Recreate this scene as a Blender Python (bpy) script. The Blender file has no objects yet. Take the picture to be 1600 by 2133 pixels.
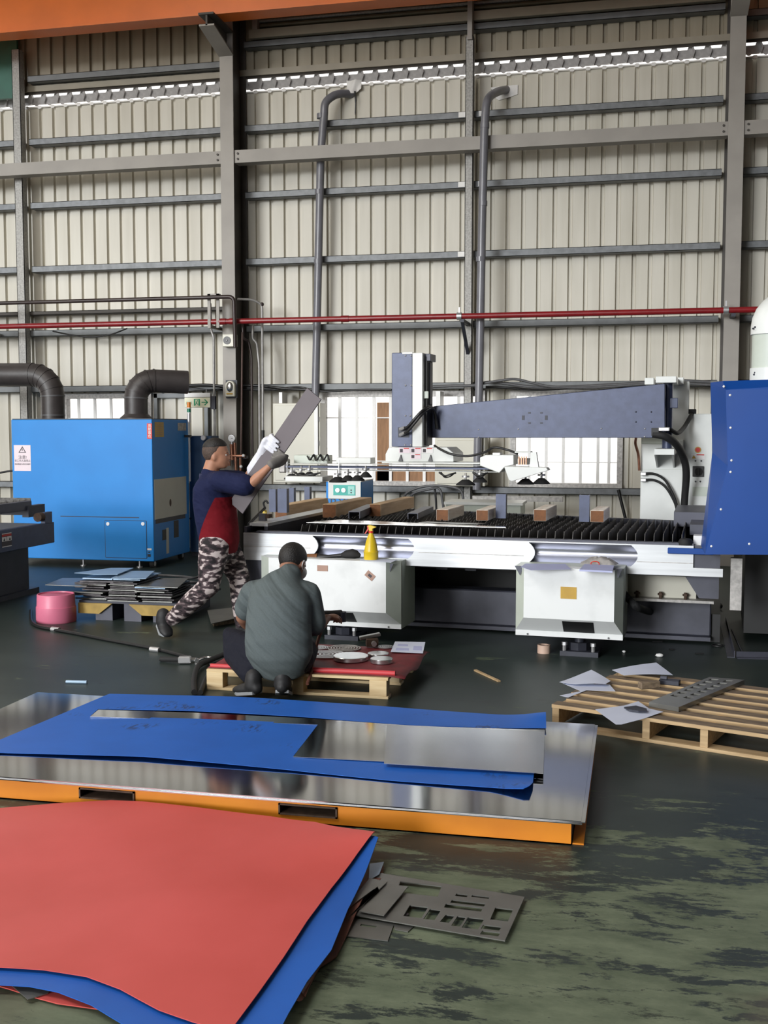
import bpy, bmesh, math, random
from mathutils import Vector, Matrix, noise as mnoise
random.seed(7)
SC = bpy.context.scene
COL = SC.collection
R = math.radians
# ---------------------------------------------------------------- camera
FPX, CX, CY, EYE = 2300.0, 800.0, 1066.5, 1.67
YAW, PITCH = R(12.7), math.atan((1066.5-893.0)/2300.0)
cam_d = bpy.data.cameras.new('camera'); cam = bpy.data.objects.new('camera', cam_d); COL.objects.link(cam)
cam_d.sensor_fit = 'HORIZONTAL'; cam_d.sensor_width = 36.0; cam_d.lens = FPX/1600.0*36.0
cam.location = (0, 0, EYE); cam.rotation_euler = (math.pi/2-PITCH, 0, YAW)
cam_d.clip_start = 0.05; cam_d.clip_end = 200
SC.camera = cam
# ---------------------------------------------------------------- world, daylight, exposure
wd = bpy.data.worlds.new('overcast_sky'); SC.world = wd; wd.use_nodes = True
bg = wd.node_tree.nodes['Background']; bg.inputs[0].default_value = (1.0, 0.97, 0.92, 1); bg.inputs[1].default_value = 1.9
SC.view_settings.view_transform = 'Standard'; SC.view_settings.look = 'None'
SC.view_settings.exposure = 0.0; SC.view_settings.gamma = 1.0; SC.view_settings.use_curve_mapping = False
def area(name, loc, target, sx, sy, power, col):
    d = bpy.data.lights.new(name, 'AREA'); d.shape = 'RECTANGLE'; d.size = sx; d.size_y = sy; d.energy = power; d.color = col
    o = bpy.data.objects.new(name, d); COL.objects.link(o); o.location = loc
    o.rotation_euler = (Vector(target)-Vector(loc)).to_track_quat('-Z', 'Y').to_euler()
    return o
# low, soft daylight entering through the open front of the hall behind the photographer, and two unseen overhead fills, the first added to brighten the foreground
sd = bpy.data.lights.new('sun', 'SUN'); sd.energy = 1.95; sd.angle = R(14); sd.color = (0.95, 0.98, 1.0)
sun = bpy.data.objects.new('sun', sd); COL.objects.link(sun); sun.location = (-4, -8, 5)
sun.rotation_euler = Vector((.36, 1.0, -.17)).to_track_quat('-Z', 'Y').to_euler()
area('roof_fill', (-4.2, 1.0, 8.4), (-1.5, 3.5, 0), 3.0, 6.0, 680, (0.97, 0.97, 1.0))
area('roof_fill', (-6.5, 7.5, 8.4), (-4.5, 8.6, 0), 2.0, 7.0, 360, (1.0, 0.92, 0.80))
# ---------------------------------------------------------------- where a pixel's ray meets a plane
_F = Vector((-math.sin(YAW)*math.cos(PITCH), math.cos(YAW)*math.cos(PITCH), -math.sin(PITCH)))
_R = Vector((math.cos(YAW), math.sin(YAW), 0)); _U = _R.cross(_F)
FR = [Matrix.Identity(4), 0.0]      # frame that a turned machine is laid out in
def use_frame(px=0, py=0, rz=0.0):
    T = Matrix.Translation((px, py, 0)); FR[0] = T @ Matrix.Rotation(rz, 4, 'Z') @ T.inverted(); FR[1] = rz
def at(x, y, Y=None, Z=None, X=None):
    d = _F + _R*((x-CX)/FPX) - _U*((y-CY)/FPX); iv = FR[0].inverted()
    c = iv @ Vector((0, 0, EYE)); d = iv.to_3x3() @ d
    t = (Z-EYE)/d.z if Z is not None else ((Y-c.y)/d.y if Y is not None else (X-c.x)/d.x)
    return c + d*t
# ---------------------------------------------------------------- materials
MATS = {}
def M(name, col, rough=.5, metal=0.0, var=.12, scale=6.0, bump=0.0, bscale=40.0, spec=.5, stretch=(1, 1, 1), col2=None, lo=.35, hi=.65, emit=0, detail=4.0, trans=0):
    m = bpy.data.materials.new(name); m.use_nodes = True; nt = m.node_tree; N = nt.nodes; L = nt.links
    b = N['Principled BSDF']; b.inputs['Roughness'].default_value = rough; b.inputs['Metallic'].default_value = metal
    b.inputs['Specular IOR Level'].default_value = spec
    tc = N.new('ShaderNodeTexCoord'); mp = N.new('ShaderNodeMapping'); mp.inputs['Scale'].default_value = stretch
    L.new(tc.outputs['Object'], mp.inputs[0])
    nz = N.new('ShaderNodeTexNoise'); nz.inputs['Scale'].default_value = scale; nz.inputs['Detail'].default_value = detail
    L.new(mp.outputs[0], nz.inputs['Vector'])
    cr = N.new('ShaderNodeValToRGB'); cr.color_ramp.elements[0].position = lo; cr.color_ramp.elements[1].position = hi
    c2 = col2 if col2 else tuple(max(0, c*(1-var)) for c in col)
    cr.color_ramp.elements[0].color = (*c2, 1); cr.color_ramp.elements[1].color = (*col, 1)
    L.new(nz.outputs['Fac'], cr.inputs[0]); L.new(cr.outputs[0], b.inputs['Base Color'])
    if emit:
        L.new(cr.outputs[0], b.inputs['Emission Color']); b.inputs['Emission Strength'].default_value = emit
    if bump:
        n2 = N.new('ShaderNodeTexNoise'); n2.inputs['Scale'].default_value = bscale; n2.inputs['Detail'].default_value = 3
        L.new(mp.outputs[0], n2.inputs['Vector'])
        bp = N.new('ShaderNodeBump'); bp.inputs['Strength'].default_value = bump; bp.inputs['Distance'].default_value = .01
        L.new(n2.outputs['Fac'], bp.inputs['Height']); L.new(bp.outputs[0], b.inputs['Normal'])
    if trans:
        b.inputs['Transmission Weight'].default_value = trans
    MATS[name] = m
    return m
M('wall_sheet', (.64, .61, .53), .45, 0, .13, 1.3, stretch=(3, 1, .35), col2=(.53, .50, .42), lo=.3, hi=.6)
M('wall_sheet_shaded', (.33, .29, .215), .5, 0, .13, 1.3, stretch=(3, 1, .35), col2=(.26, .225, .16), lo=.3, hi=.6)  # same sheet, with the shade high on the wall put into its colour
M('galv', (.19, .20, .21), .5, .3, .25, 14, bump=.05)
M('galv_spot', (.36, .35, .33), .5, .2, .35, 40)
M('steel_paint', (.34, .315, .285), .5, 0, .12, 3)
M('steel_dark_shade', (.075, .066, .058), .6, 0, .25, 3)
M('purlin_dark', (.17, .18, .185), .5, .2, .25, 6)
M('closure', (.42, .41, .41), .6, 0, .2, 20)
M('flash_white', (.86, .85, .83), .5, 0, .08, 10)
M('flash_beige', (.33, .295, .23), .5, 0, .12, 4)
M('olive', (.13, .115, .075), .45, .2, .25, 5)
M('crane_orange', (.78, .165, .012), .38, 0, .12, 2)
M('green_sheet', (.02, .13, .09), .5, 0, .2, 4)
M('pvc_grey', (.20, .20, .225), .28, 0, .15, 6)
M('pipe_red', (.25, .013, .017), .32, 0, .2, 9)
M('pipe_brown', (.045, .03, .028), .4, .1, .3, 12)
M('cable_black', (.012, .012, .013), .42, 0, .2, 20)
M('cable_grey', (.10, .10, .105), .45, 0, .2, 20)
M('chrome', (.62, .62, .62), .22, .9, .15, 30)
M('copper', (.42, .20, .13), .32, .75, .3, 25)
M('cream', (.60, .58, .49), .4, 0, .05, 3)
M('white_paint', (.74, .76, .74), .38, 0, .06, 4, col2=(.66, .68, .66))
M('white_dirty', (.78, .80, .80), .42, 0, .1, 5, col2=(.66, .68, .68), lo=.25, hi=.5)
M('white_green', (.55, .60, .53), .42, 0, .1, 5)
M('slate', (.056, .071, .135), .4, .15, .2, 14, bump=.04, bscale=120)
M('slate_dark', (.035, .038, .055), .5, .1, .3, 6)
M('slate_mid', (.075, .078, .105), .45, .15, .25, 6)
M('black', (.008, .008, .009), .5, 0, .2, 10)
M('rubber', (.013, .013, .014), .75, 0, .3, 15)
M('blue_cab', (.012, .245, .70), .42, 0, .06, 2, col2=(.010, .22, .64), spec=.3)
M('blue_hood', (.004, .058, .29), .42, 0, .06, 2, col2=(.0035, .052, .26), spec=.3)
M('navy_side', (.022, .27, .72), .34, 0, .06, 2, col2=(.02, .24, .66))
M('frame_zinc', (.50, .48, .46), .5, .2, .35, 30)
M('glass', (.95, .95, .95), .02, 0, 0, 4, trans=1.0)
M('brown_board', (.34, .18, .09), .7, 0, .25, 9, stretch=(4, 1, .6))
M('ivory', (.70, .68, .58), .4, 0, .05, 6)
M('sign_green', (.0, .34, .13), .45, 0, .05, 6)
M('sign_face', (.86, .85, .62), .4, 0, .03, 6)
M('lamp_amber', (.75, .22, .02), .25, 0, .1, 6)
M('lamp_green', (.0, .18, .10), .25, 0, .1, 6)
M('red_print', (.60, .03, .02), .5, 0, .05, 6)
M('yellow_print', (.55, .33, .03), .45, 0, .15, 8)
M('dark_print', (.06, .05, .06), .6, 0, .1, 6)
M('pink_print', (.82, .70, .76), .5, 0, .04, 6)
M('white_print', (.84, .82, .82), .5, 0, .04, 6)
M('tan_print', (.42, .26, .20), .6, 0, .1, 6)
M('teal', (.02, .42, .36), .4, 0, .05, 6)
M('teal_light', (.30, .66, .60), .4, 0, .05, 6)
M('duct_black', (.05, .043, .043), .45, 0, .25, 9, bump=.25, bscale=9)
M('silver_plate', (.66, .68, .70), .36, .3, .12, 3, stretch=(.5, 1, 12), col2=(.56, .58, .60))
M('silver_trough', (.42, .43, .49), .3, .9, .1, 2, stretch=(.3, 1, 8))
M('sheet_bright', (.80, .80, .79), .2, .85, .1, 3)
M('slat_steel', (.13, .125, .12), .6, .3, .5, 30, col2=(.05, .047, .045))
M('wood_end', (.20, .072, .018), .65, 0, .3, 30, bump=.1)
M('wood_side', (.72, .52, .32), .65, 0, .3, 3, stretch=(9, 1, 9), col2=(.58, .38, .21))
M('wood_pale', (.92, .87, .79), .65, 0, .2, 3, stretch=(9, 1, 9), col2=(.70, .60, .50))
M('pine', (.74, .58, .34), .6, 0, .2, 3, stretch=(1.2, 12, 12), col2=(.62, .45, .24))
M('pine_old', (.56, .40, .22), .65, 0, .3, 3, stretch=(1.2, 14, 14), col2=(.40, .27, .14))
M('pine_dirty', (.27, .20, .13), .75, 0, .4, 6, stretch=(1.2, 8, 8), col2=(.13, .095, .065))
M('pallet_orange', (.80, .27, .012), .42, 0, .1, 4, col2=(.70, .22, .01))
M('rust_edge', (.10, .06, .04), .7, .2, .4, 25)
M('stainless', (.55, .56, .58), .09, 1.0, .05, 2)
M('stainless_dull', (.52, .53, .54), .2, 1.0, .12, 4)
M('film_red', (.64, .095, .085), .55, 0, .12, 1.6, col2=(.56, .075, .062))
M('film_blue', (.012, .12, .52), .5, 0, .1, 3, col2=(.01, .10, .44))
M('film_rust', (.20, .075, .05), .6, 0, .3, 8)
M('scrap_steel', (.22, .22, .205), .34, .6, .2, 5)
M('scrap_blue', (.30, .42, .56), .4, .3, .15, 4)
M('plate_stack', (.10, .09, .095), .5, .5, .5, 30)
M('pink', (.72, .19, .30), .4, 0, .06, 6)
M('paper', (.66, .71, .86), .6, 0, .05, 5)
M('paper_blue', (.46, .49, .74), .6, 0, .06, 5)
M('mat_red', (.22, .022, .028), .65, 0, .25, 7, col2=(.12, .014, .018))
M('mat_red_bright', (.62, .05, .06), .5, 0, .1, 7)
M('tape', (.66, .46, .36), .5, 0, .1, 10)
M('skid_yellow', (.42, .28, .07), .65, 0, .3, 10)
M('bottle_yellow', (.74, .52, .02), .35, 0, .1, 9)
M('trigger_red', (.66, .04, .02), .35, 0, .05, 6)
M('skin', (.44, .215, .135), .5, 0, .12, 14, spec=.35)
M('skin_dark', (.28, .135, .085), .5, 0, .12, 14, spec=.35)
M('hair', (.010, .008, .007), .55, 0, .3, 60, bump=.5, bscale=150)
M('hair_short', (.095, .060, .045), .7, 0, .4, 120, bump=.3, bscale=220, col2=(.045, .03, .024))
M('shirt_navy', (.012, .016, .055), .8, 0, .2, 10, bump=.2, bscale=30)
M('shirt_red', (.17, .006, .012), .8, 0, .15, 10)
M('shirt_grey', (.062, .078, .080), .85, 0, .15, 12, bump=.12, bscale=400, col2=(.050, .063, .066))
M('trousers_navy', (.012, .013, .022), .8, 0, .25, 10, bump=.2, bscale=30)
M('shoe_black', (.018, .018, .020), .6, 0, .3, 20)
M('shoe_sole', (.34, .36, .38), .6, 0, .1, 20)
M('tank_blue', (.055, .11, .21), .5, 0, .15, 3)
M('conduit_grey', (.38, .37, .36), .4, .3, .2, 20)
M('pipe_rust', (.10, .06, .05), .5, .2, .3, 14)
M('rail_blue', (.028, .038, .085), .35, .2, .15, 6)
M('glove_white', (.74, .75, .82), .8, 0, .08, 30, bump=.2, bscale=200)
M('glove_grey', (.16, .15, .14), .8, 0, .15, 30)
M('board_grey', (.105, .088, .098), .5, .2, .12, 4)
M('white_plastic', (.80, .80, .79), .4, 0, .05, 10)
M('tie_silver', (.55, .55, .56), .35, .7, .1, 10)

def camo():
    m = bpy.data.materials.new('camo'); m.use_nodes = True; nt = m.node_tree; N = nt.nodes; L = nt.links
    b = N['Principled BSDF']; b.inputs['Roughness'].default_value = .85
    tc = N.new('ShaderNodeTexCoord'); mp = N.new('ShaderNodeMapping'); mp.inputs['Scale'].default_value = (17, 17, 34)
    L.new(tc.outputs['Object'], mp.inputs[0])
    nz = N.new('ShaderNodeTexNoise'); nz.inputs['Scale'].default_value = 1.0; nz.inputs['Detail'].default_value = 1.5
    L.new(mp.outputs[0], nz.inputs['Vector'])
    cr = N.new('ShaderNodeValToRGB'); cr.color_ramp.interpolation = 'CONSTANT'
    e = cr.color_ramp.elements; e[0].position = 0; e[0].color = (.010, .007, .009, 1); e[1].position = .50; e[1].color = (.13, .095, .10, 1)
    x = e.new(.56); x.color = (.50, .43, .42, 1); x = e.new(.40); x.color = (.045, .03, .035, 1)
    L.new(nz.outputs['Fac'], cr.inputs[0]); L.new(cr.outputs[0], b.inputs['Base Color'])
    MATS['camo'] = m
camo()

def film_dusty():
    m = bpy.data.materials.new('film_blue_dusty'); m.use_nodes = True; nt = m.node_tree; N = nt.nodes; L = nt.links
    b = N['Principled BSDF']; b.inputs['Roughness'].default_value = .5; b.inputs['Specular IOR Level'].default_value = .35
    tc = N.new('ShaderNodeTexCoord')
    def nz(sc, det, st=(1, 1, 1)):
        mp = N.new('ShaderNodeMapping'); mp.inputs['Scale'].default_value = st; L.new(tc.outputs['Object'], mp.inputs[0])
        n = N.new('ShaderNodeTexNoise'); n.inputs['Scale'].default_value = sc; n.inputs['Detail'].default_value = det; L.new(mp.outputs[0], n.inputs['Vector']); return n.outputs['Fac']
    def rp(f, a, c, ca, cb):
        r = N.new('ShaderNodeValToRGB'); r.color_ramp.elements[0].position = a; r.color_ramp.elements[1].position = c; r.color_ramp.elements[0].color = ca; r.color_ramp.elements[1].color = cb; L.new(f, r.inputs[0]); return r.outputs[0]
    base = rp(nz(3, 4), .3, .7, (.010, .105, .46, 1), (.013, .125, .54, 1))
    area_ = rp(nz(2.6, 1, (1, 1.4, 1)), .60, .70, (0, 0, 0, 1), (1, 1, 1, 1)); mark = rp(nz(60, 2, (1, .35, 1)), .50, .60, (0, 0, 0, 1), (.8, .8, .8, 1))
    mu = N.new('ShaderNodeMath'); mu.operation = 'MULTIPLY'; L.new(area_, mu.inputs[0]); L.new(mark, mu.inputs[1])
    mx = N.new('ShaderNodeMix'); mx.data_type = 'RGBA'; L.new(mu.outputs[0], mx.inputs['Factor']); L.new(base, mx.inputs['A']); mx.inputs['B'].default_value = (.015, .03, .09, 1)
    L.new(mx.outputs['Result'], b.inputs['Base Color']); MATS['film_blue_dusty'] = m
film_dusty()

def floor_mat():
    m = bpy.data.materials.new('worn_green_floor'); m.use_nodes = True; nt = m.node_tree; N = nt.nodes; L = nt.links
    b = N['Principled BSDF']; b.inputs['Specular IOR Level'].default_value = .3
    tc = N.new('ShaderNodeTexCoord')
    def nz(scale, stretch, det=6, rough=.6, dist=0):
        mp = N.new('ShaderNodeMapping'); mp.inputs['Scale'].default_value = stretch; L.new(tc.outputs['Object'], mp.inputs[0])
        n = N.new('ShaderNodeTexNoise'); n.inputs['Scale'].default_value = scale; n.inputs['Detail'].default_value = det
        n.inputs['Roughness'].default_value = rough; n.inputs['Distortion'].default_value = dist
        L.new(mp.outputs[0], n.inputs['Vector']); return n.outputs['Fac']
    def ramp(f, a, c, ca=(0, 0, 0, 1), cb=(1, 1, 1, 1)):
        r = N.new('ShaderNodeValToRGB'); r.color_ramp.elements[0].position = a; r.color_ramp.elements[1].position = c
        r.color_ramp.elements[0].color = ca; r.color_ramp.elements[1].color = cb; L.new(f, r.inputs[0]); return r.outputs[0]
    def mix(f, a, c):
        x = N.new('ShaderNodeMix'); x.data_type = 'RGBA'; L.new(f, x.inputs['Factor'])
        if isinstance(a, tuple): x.inputs['A'].default_value = a
        else: L.new(a, x.inputs['A'])
        if isinstance(c, tuple): x.inputs['B'].default_value = c
        else: L.new(c, x.inputs['B'])
        return x.outputs['Result']
    def math_(op, a, c):
        x = N.new('ShaderNodeMath'); x.operation = op
        for i, q in enumerate((a, c)):
            if isinstance(q, (int, float)): x.inputs[i].default_value = q
            else: L.new(q, x.inputs[i])
        return x.outputs[0]
    base = ramp(nz(1.1, (1, 1, 1)), .35, .7, (.020, .031, .028, 1), (.036, .050, .045, 1))
    # traffic wear: strongest in the gangway in front of the pallets
    sx = N.new('ShaderNodeSeparateXYZ'); L.new(tc.outputs['Object'], sx.inputs[0])
    gate = N.new('ShaderNodeMapRange'); gate.inputs['From Min'].default_value = 5.6; gate.inputs['From Max'].default_value = 3.4
    gate.inputs['To Min'].default_value = -.12; gate.inputs['To Max'].default_value = .05; L.new(sx.outputs['Y'], gate.inputs['Value'])
    w = math_('ADD', nz(2.3, (.5, 1.5, 1), 14, .78, .15), gate.outputs[0])
    wear = ramp(w, .485, .515)
    wc = ramp(nz(5, (.7, 1.4, 1), 6, .7), .3, .75, (.075, .098, .062, 1), (.20, .235, .155, 1))
    c1 = mix(wear, base, wc)
    brown = ramp(math_('ADD', nz(.9, (.6, 1, 1), 5, .6), gate.outputs[0]), .60, .72)
    c2 = mix(brown, c1, (.115, .098, .068, 1))
    dark = ramp(nz(6, (.45, 1.3, 1), 12, .78), .57, .61)
    dk2 = math_('MULTIPLY', dark, .75); c3 = mix(dk2, c2, (.020, .026, .023, 1))
    spots = ramp(nz(28, (1, 1, 1), 3, .5), .70, .74)
    c4 = mix(spots, c3, (.05, .055, .045, 1))
    L.new(c4, b.inputs['Base Color'])
    rr = ramp(wear, 0, 1, (.42, .42, .42, 1), (.6, .6, .6, 1)); L.new(rr, b.inputs['Roughness'])
    bp = N.new('ShaderNodeBump'); bp.inputs['Strength'].default_value = .12; bp.inputs['Distance'].default_value = .004
    L.new(w, bp.inputs['Height']); L.new(bp.outputs[0], b.inputs['Normal'])
    MATS['floor'] = m
floor_mat()

# ---------------------------------------------------------------- geometry helpers
WM = {}
def frame(d, up=None):
    d = Vector(d).normalized(); u = Vector(up) if up else (Vector((0, 0, 1)) if abs(d.z) < .95 else Vector((0, 1, 0)))
    s = u.cross(d)
    if s.length < 1e-5: s = Vector((1, 0, 0)).cross(d)
    s.normalize(); return d, s, d.cross(s).normalized()
class G:
    def __init__(s): s.v = []; s.f = []; s.mi = []; s.k = 0
    def add(s, vs, fs):
        o = len(s.v); s.v += [Vector(p) for p in vs]
        for q in fs: s.f.append([i+o for i in q]); s.mi.append(s.k)
        return s
    def mat(s, k): s.k = k; return s
    def box(s, x0, x1, y0, y1, z0, z1):
        return s.add([(x, y, z) for z in (z0, z1) for y in (y0, y1) for x in (x0, x1)],
                     [(0, 2, 3, 1), (4, 5, 7, 6), (0, 1, 5, 4), (2, 6, 7, 3), (0, 4, 6, 2), (1, 3, 7, 5)])
    def obox(s, c, size, rot=None):
        c = Vector(c); a, b_, d = (q/2 for q in size); rt = rot if rot is not None else Matrix.Identity(3)
        vs = [c + rt @ Vector((x, y, z)) for z in (-d, d) for y in (-b_, b_) for x in (-a, a)]
        return s.add(vs, [(0, 2, 3, 1), (4, 5, 7, 6), (0, 1, 5, 4), (2, 6, 7, 3), (0, 4, 6, 2), (1, 3, 7, 5)])
    def prism(s, pts, axis, a, b_):
        n = len(pts)
        def mk(p, t): return {'x': (t, p[0], p[1]), 'y': (p[0], t, p[1]), 'z': (p[0], p[1], t)}[axis]
        vs = [mk(p, a) for p in pts] + [mk(p, b_) for p in pts]
        return s.add(vs, [list(range(n))[::-1], list(range(n, 2*n))] + [(i, (i+1) % n, n+(i+1) % n, n+i) for i in range(n)])
    def cyl(s, p0, p1, r0, r1=None, n=16, caps=True):
        p0, p1 = Vector(p0), Vector(p1); r1 = r0 if r1 is None else r1; d, u, w = frame(p1-p0)
        vs = []
        for p, r in ((p0, r0), (p1, r1)):
            vs += [p + (u*math.cos(2*math.pi*i/n) + w*math.sin(2*math.pi*i/n))*r for i in range(n)]
        fs = [(i, (i+1) % n, n+(i+1) % n, n+i) for i in range(n)]
        if caps: fs += [list(range(n))[::-1], list(range(n, 2*n))]
        return s.add(vs, fs)
    def tube(s, path, r, n=10, rr=None):
        P = [Vector(p) for p in path]; vs = []; u = None; m = len(P)
        for i, p in enumerate(P):
            d = (P[min(i+1, m-1)] - P[max(i-1, 0)]).normalized()
            if u is None: d, u, w = frame(d)
            else:
                u = (u - d*u.dot(d)).normalized(); w = d.cross(u)
            q = rr[i] if rr else r
            vs += [p + (u*math.cos(2*math.pi*k/n) + w*math.sin(2*math.pi*k/n))*q for k in range(n)]
        fs = [(i*n+k, i*n+(k+1) % n, (i+1)*n+(k+1) % n, (i+1)*n+k) for i in range(m-1) for k in range(n)]
        fs += [list(range(n))[::-1], list(range((m-1)*n, m*n))]
        return s.add(vs, fs)
    def lathe(s, prof, c, n=24, axis=(0, 0, 1)):
        c = Vector(c); d, u, w = frame(axis); vs = []; m = len(prof)
        for r, z in prof:
            vs += [c + d*z + (u*math.cos(2*math.pi*k/n) + w*math.sin(2*math.pi*k/n))*max(r, 1e-4) for k in range(n)]
        fs = [(i*n+k, i*n+(k+1) % n, (i+1)*n+(k+1) % n, (i+1)*n+k) for i in range(m-1) for k in range(n)]
        fs += [list(range(n))[::-1], list(range((m-1)*n, m*n))]
        return s.add(vs, fs)
    def ball(s, c, r, n=12, sc=(1, 1, 1), rot=None):
        c = Vector(c); vs = []; fs = []; h = n//2; rt = rot if rot is not None else Matrix.Identity(3)
        for i in range(h+1):
            t = math.pi*i/h
            for k in range(n):
                a = 2*math.pi*k/n
                vs.append(c + rt @ Vector((r*sc[0]*math.sin(t)*math.cos(a), r*sc[1]*math.sin(t)*math.sin(a), r*sc[2]*math.cos(t))))
        for i in range(h):
            for k in range(n): fs.append((i*n+k, (i+1)*n+k, (i+1)*n+(k+1) % n, i*n+(k+1) % n))
        return s.add(vs, fs)
    def loft(s, rings, n=16, side=(0, 1, 0), cap=True):
        """rings: (centre, a, b): half width a along 'side', b along the other normal; rounded ends"""
        P = [Vector(q[0]) for q in rings]; m = len(P); out = []
        sd = Vector(side)
        ds = [(P[min(i+1, m-1)] - P[max(i-1, 0)]).normalized() for i in range(m)]
        full = []
        if cap:
            for f_, g_ in ((.95, .3), (.6, .8)): full.append((P[0]-ds[0]*min(rings[0][1], rings[0][2])*f_, rings[0][1]*g_, rings[0][2]*g_, ds[0]))
        for i, q in enumerate(rings): full.append((P[i], q[1], q[2], ds[i]))
        if cap:
            for f_, g_ in ((.6, .8), (.95, .3)): full.append((P[-1]+ds[-1]*min(rings[-1][1], rings[-1][2])*f_, rings[-1][1]*g_, rings[-1][2]*g_, ds[-1]))
        vs = []
        for p, a, b_, d in full:
            u = sd - d*sd.dot(d)
            if u.length < .05: u = Vector((1, 0, 0)) - d*d.x
            u.normalize(); w = d.cross(u)
            vs += [p + u*a*math.cos(2*math.pi*k/n) + w*b_*math.sin(2*math.pi*k/n) for k in range(n)]
        m = len(full)
        fs = [(i*n+k, i*n+(k+1) % n, (i+1)*n+(k+1) % n, (i+1)*n+k) for i in range(m-1) for k in range(n)]
        fs += [list(range(n))[::-1], list(range((m-1)*n, m*n))]
        return s.add(vs, fs)
    def build(s, name, mats, parent=None, bevel=0, smooth=None, local=False, origin=None, seg=1):
        me = bpy.data.meshes.new(name)
        if parent is not None:
            mi = Matrix.Identity(4) if local else WM[parent].inverted()
            vs = [mi @ v for v in s.v]; loc = Vector((0, 0, 0))
        else:
            xs = [v.x for v in s.v]; ys = [v.y for v in s.v]; zs = [v.z for v in s.v]
            loc = Vector(origin) if origin is not None else Vector(((min(xs)+max(xs))/2, (min(ys)+max(ys))/2, min(zs)))
            vs = [v-loc for v in s.v]
        me.from_pydata([tuple(v) for v in vs], [], s.f)
        if not isinstance(mats, (list, tuple)): mats = [mats]
        for q in mats: me.materials.append(MATS[q])
        if len(mats) > 1: me.polygons.foreach_set('material_index', s.mi)
        bm = bmesh.new(); bm.from_mesh(me); bmesh.ops.recalc_face_normals(bm, faces=bm.faces); bm.to_mesh(me); bm.free()
        if smooth is not None:
            me.polygons.foreach_set('use_smooth', [True]*len(me.polygons)); me.set_sharp_from_angle(angle=R(smooth))
        me.update()
        o = bpy.data.objects.new(name, me); COL.objects.link(o); o.location = loc if parent is not None else FR[0] @ loc
        if parent is None: o.rotation_euler = (0, 0, FR[1])
        if parent is not None: o.parent = parent; WM[o] = WM[parent].copy()
        else: WM[o] = Matrix.Translation(loc)
        if bevel:
            b = o.modifiers.new('bevel', 'BEVEL'); b.width = bevel; b.segments = seg; b.limit_method = 'ANGLE'; b.angle_limit = R(40)
        return o
def thing(name, label, cat, loc=(0, 0, 0), rz=0.0, group=None):
    o = bpy.data.objects.new(name, None); COL.objects.link(o); o.location = FR[0] @ Vector(loc); o.rotation_euler = (0, 0, rz+FR[1])
    o.empty_display_size = .1
    o['label'] = label; o['category'] = cat
    if group: o['group'] = group
    WM[o] = Matrix.Translation(Vector(loc)) @ Matrix.Rotation(rz, 4, 'Z')
    return o
def tag(o, label, cat=None, group=None):
    o['label'] = label
    if cat: o['category'] = cat
    if group: o['group'] = group
    return o
def struct(o, label=None):
    o['kind'] = 'structure'
    if label: o['label'] = label
    return o
def again(src, parent, off, rz=None):
    """another piece sharing the mesh of src, moved by off"""
    c = src.copy(); COL.objects.link(c); c.parent = parent; c.location = Vector(src.location) + Vector(off)
    if rz is not None: c.rotation_euler = (0, 0, rz)
    WM[c] = WM[parent].copy() if parent else Matrix.Identity(4)
    return c
def fillet(pts, rad, n=6):
    """round the corners of a polyline"""
    P = [Vector(p) for p in pts]; out = [P[0]]
    for i in range(1, len(P)-1):
        a = (P[i-1]-P[i]); b = (P[i+1]-P[i]); r = min(rad, a.length*.48, b.length*.48)
        p0 = P[i]+a.normalized()*r; p1 = P[i]+b.normalized()*r
        for k in range(n+1):
            t = k/n; out.append(p0*(1-t)**2 + P[i]*2*t*(1-t) + p1*t*t)
    out.append(P[-1]); return out
def curve(pts, n=8):
    """smooth Catmull-Rom through points"""
    P = [Vector(p) for p in pts]; P = [P[0]*2-P[1]] + P + [P[-1]*2-P[-2]]; out = []
    for i in range(1, len(P)-2):
        for k in range(n):
            t = k/n; a, b, c, d = P[i-1], P[i], P[i+1], P[i+2]
            out.append(.5*((2*b) + (c-a)*t + (2*a-5*b+4*c-d)*t*t + (3*b-a-3*c+d)*t**3))
    out.append(P[-2]); return out
_TX = {}
def text(body, size, mat, parent, pos, normal='-y', name='lettering', align='CENTER', squash=1.0):
    """flat lettering turned into a thin mesh; normal -y faces the camera side, +x faces right, +z lies flat"""
    cu = bpy.data.curves.new(name, 'FONT'); cu.body = body; cu.size = size; cu.align_x = align; cu.align_y = 'CENTER'; cu.extrude = .0004
    cu.resolution_u = 2
    tmp = bpy.data.objects.new('tmp', cu); COL.objects.link(tmp)
    dg = bpy.context.evaluated_depsgraph_get(); me = bpy.data.meshes.new_from_object(tmp.evaluated_get(dg))
    bpy.data.objects.remove(tmp)
    rot = {'-y': Matrix.Rotation(R(90), 4, 'X'), '+x': Matrix.Rotation(R(90), 4, 'Z') @ Matrix.Rotation(R(90), 4, 'X'), '+z': Matrix.Identity(4)}[normal]
    me.transform(WM[parent].inverted() @ Matrix.Translation(Vector(pos)) @ rot @ Matrix.Diagonal((squash, 1, 1, 1)))
    me.materials.clear(); me.materials.append(MATS[mat])
    o = bpy.data.objects.new(name, me); COL.objects.link(o); o.parent = parent; WM[o] = WM[parent].copy()
    return o
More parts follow.
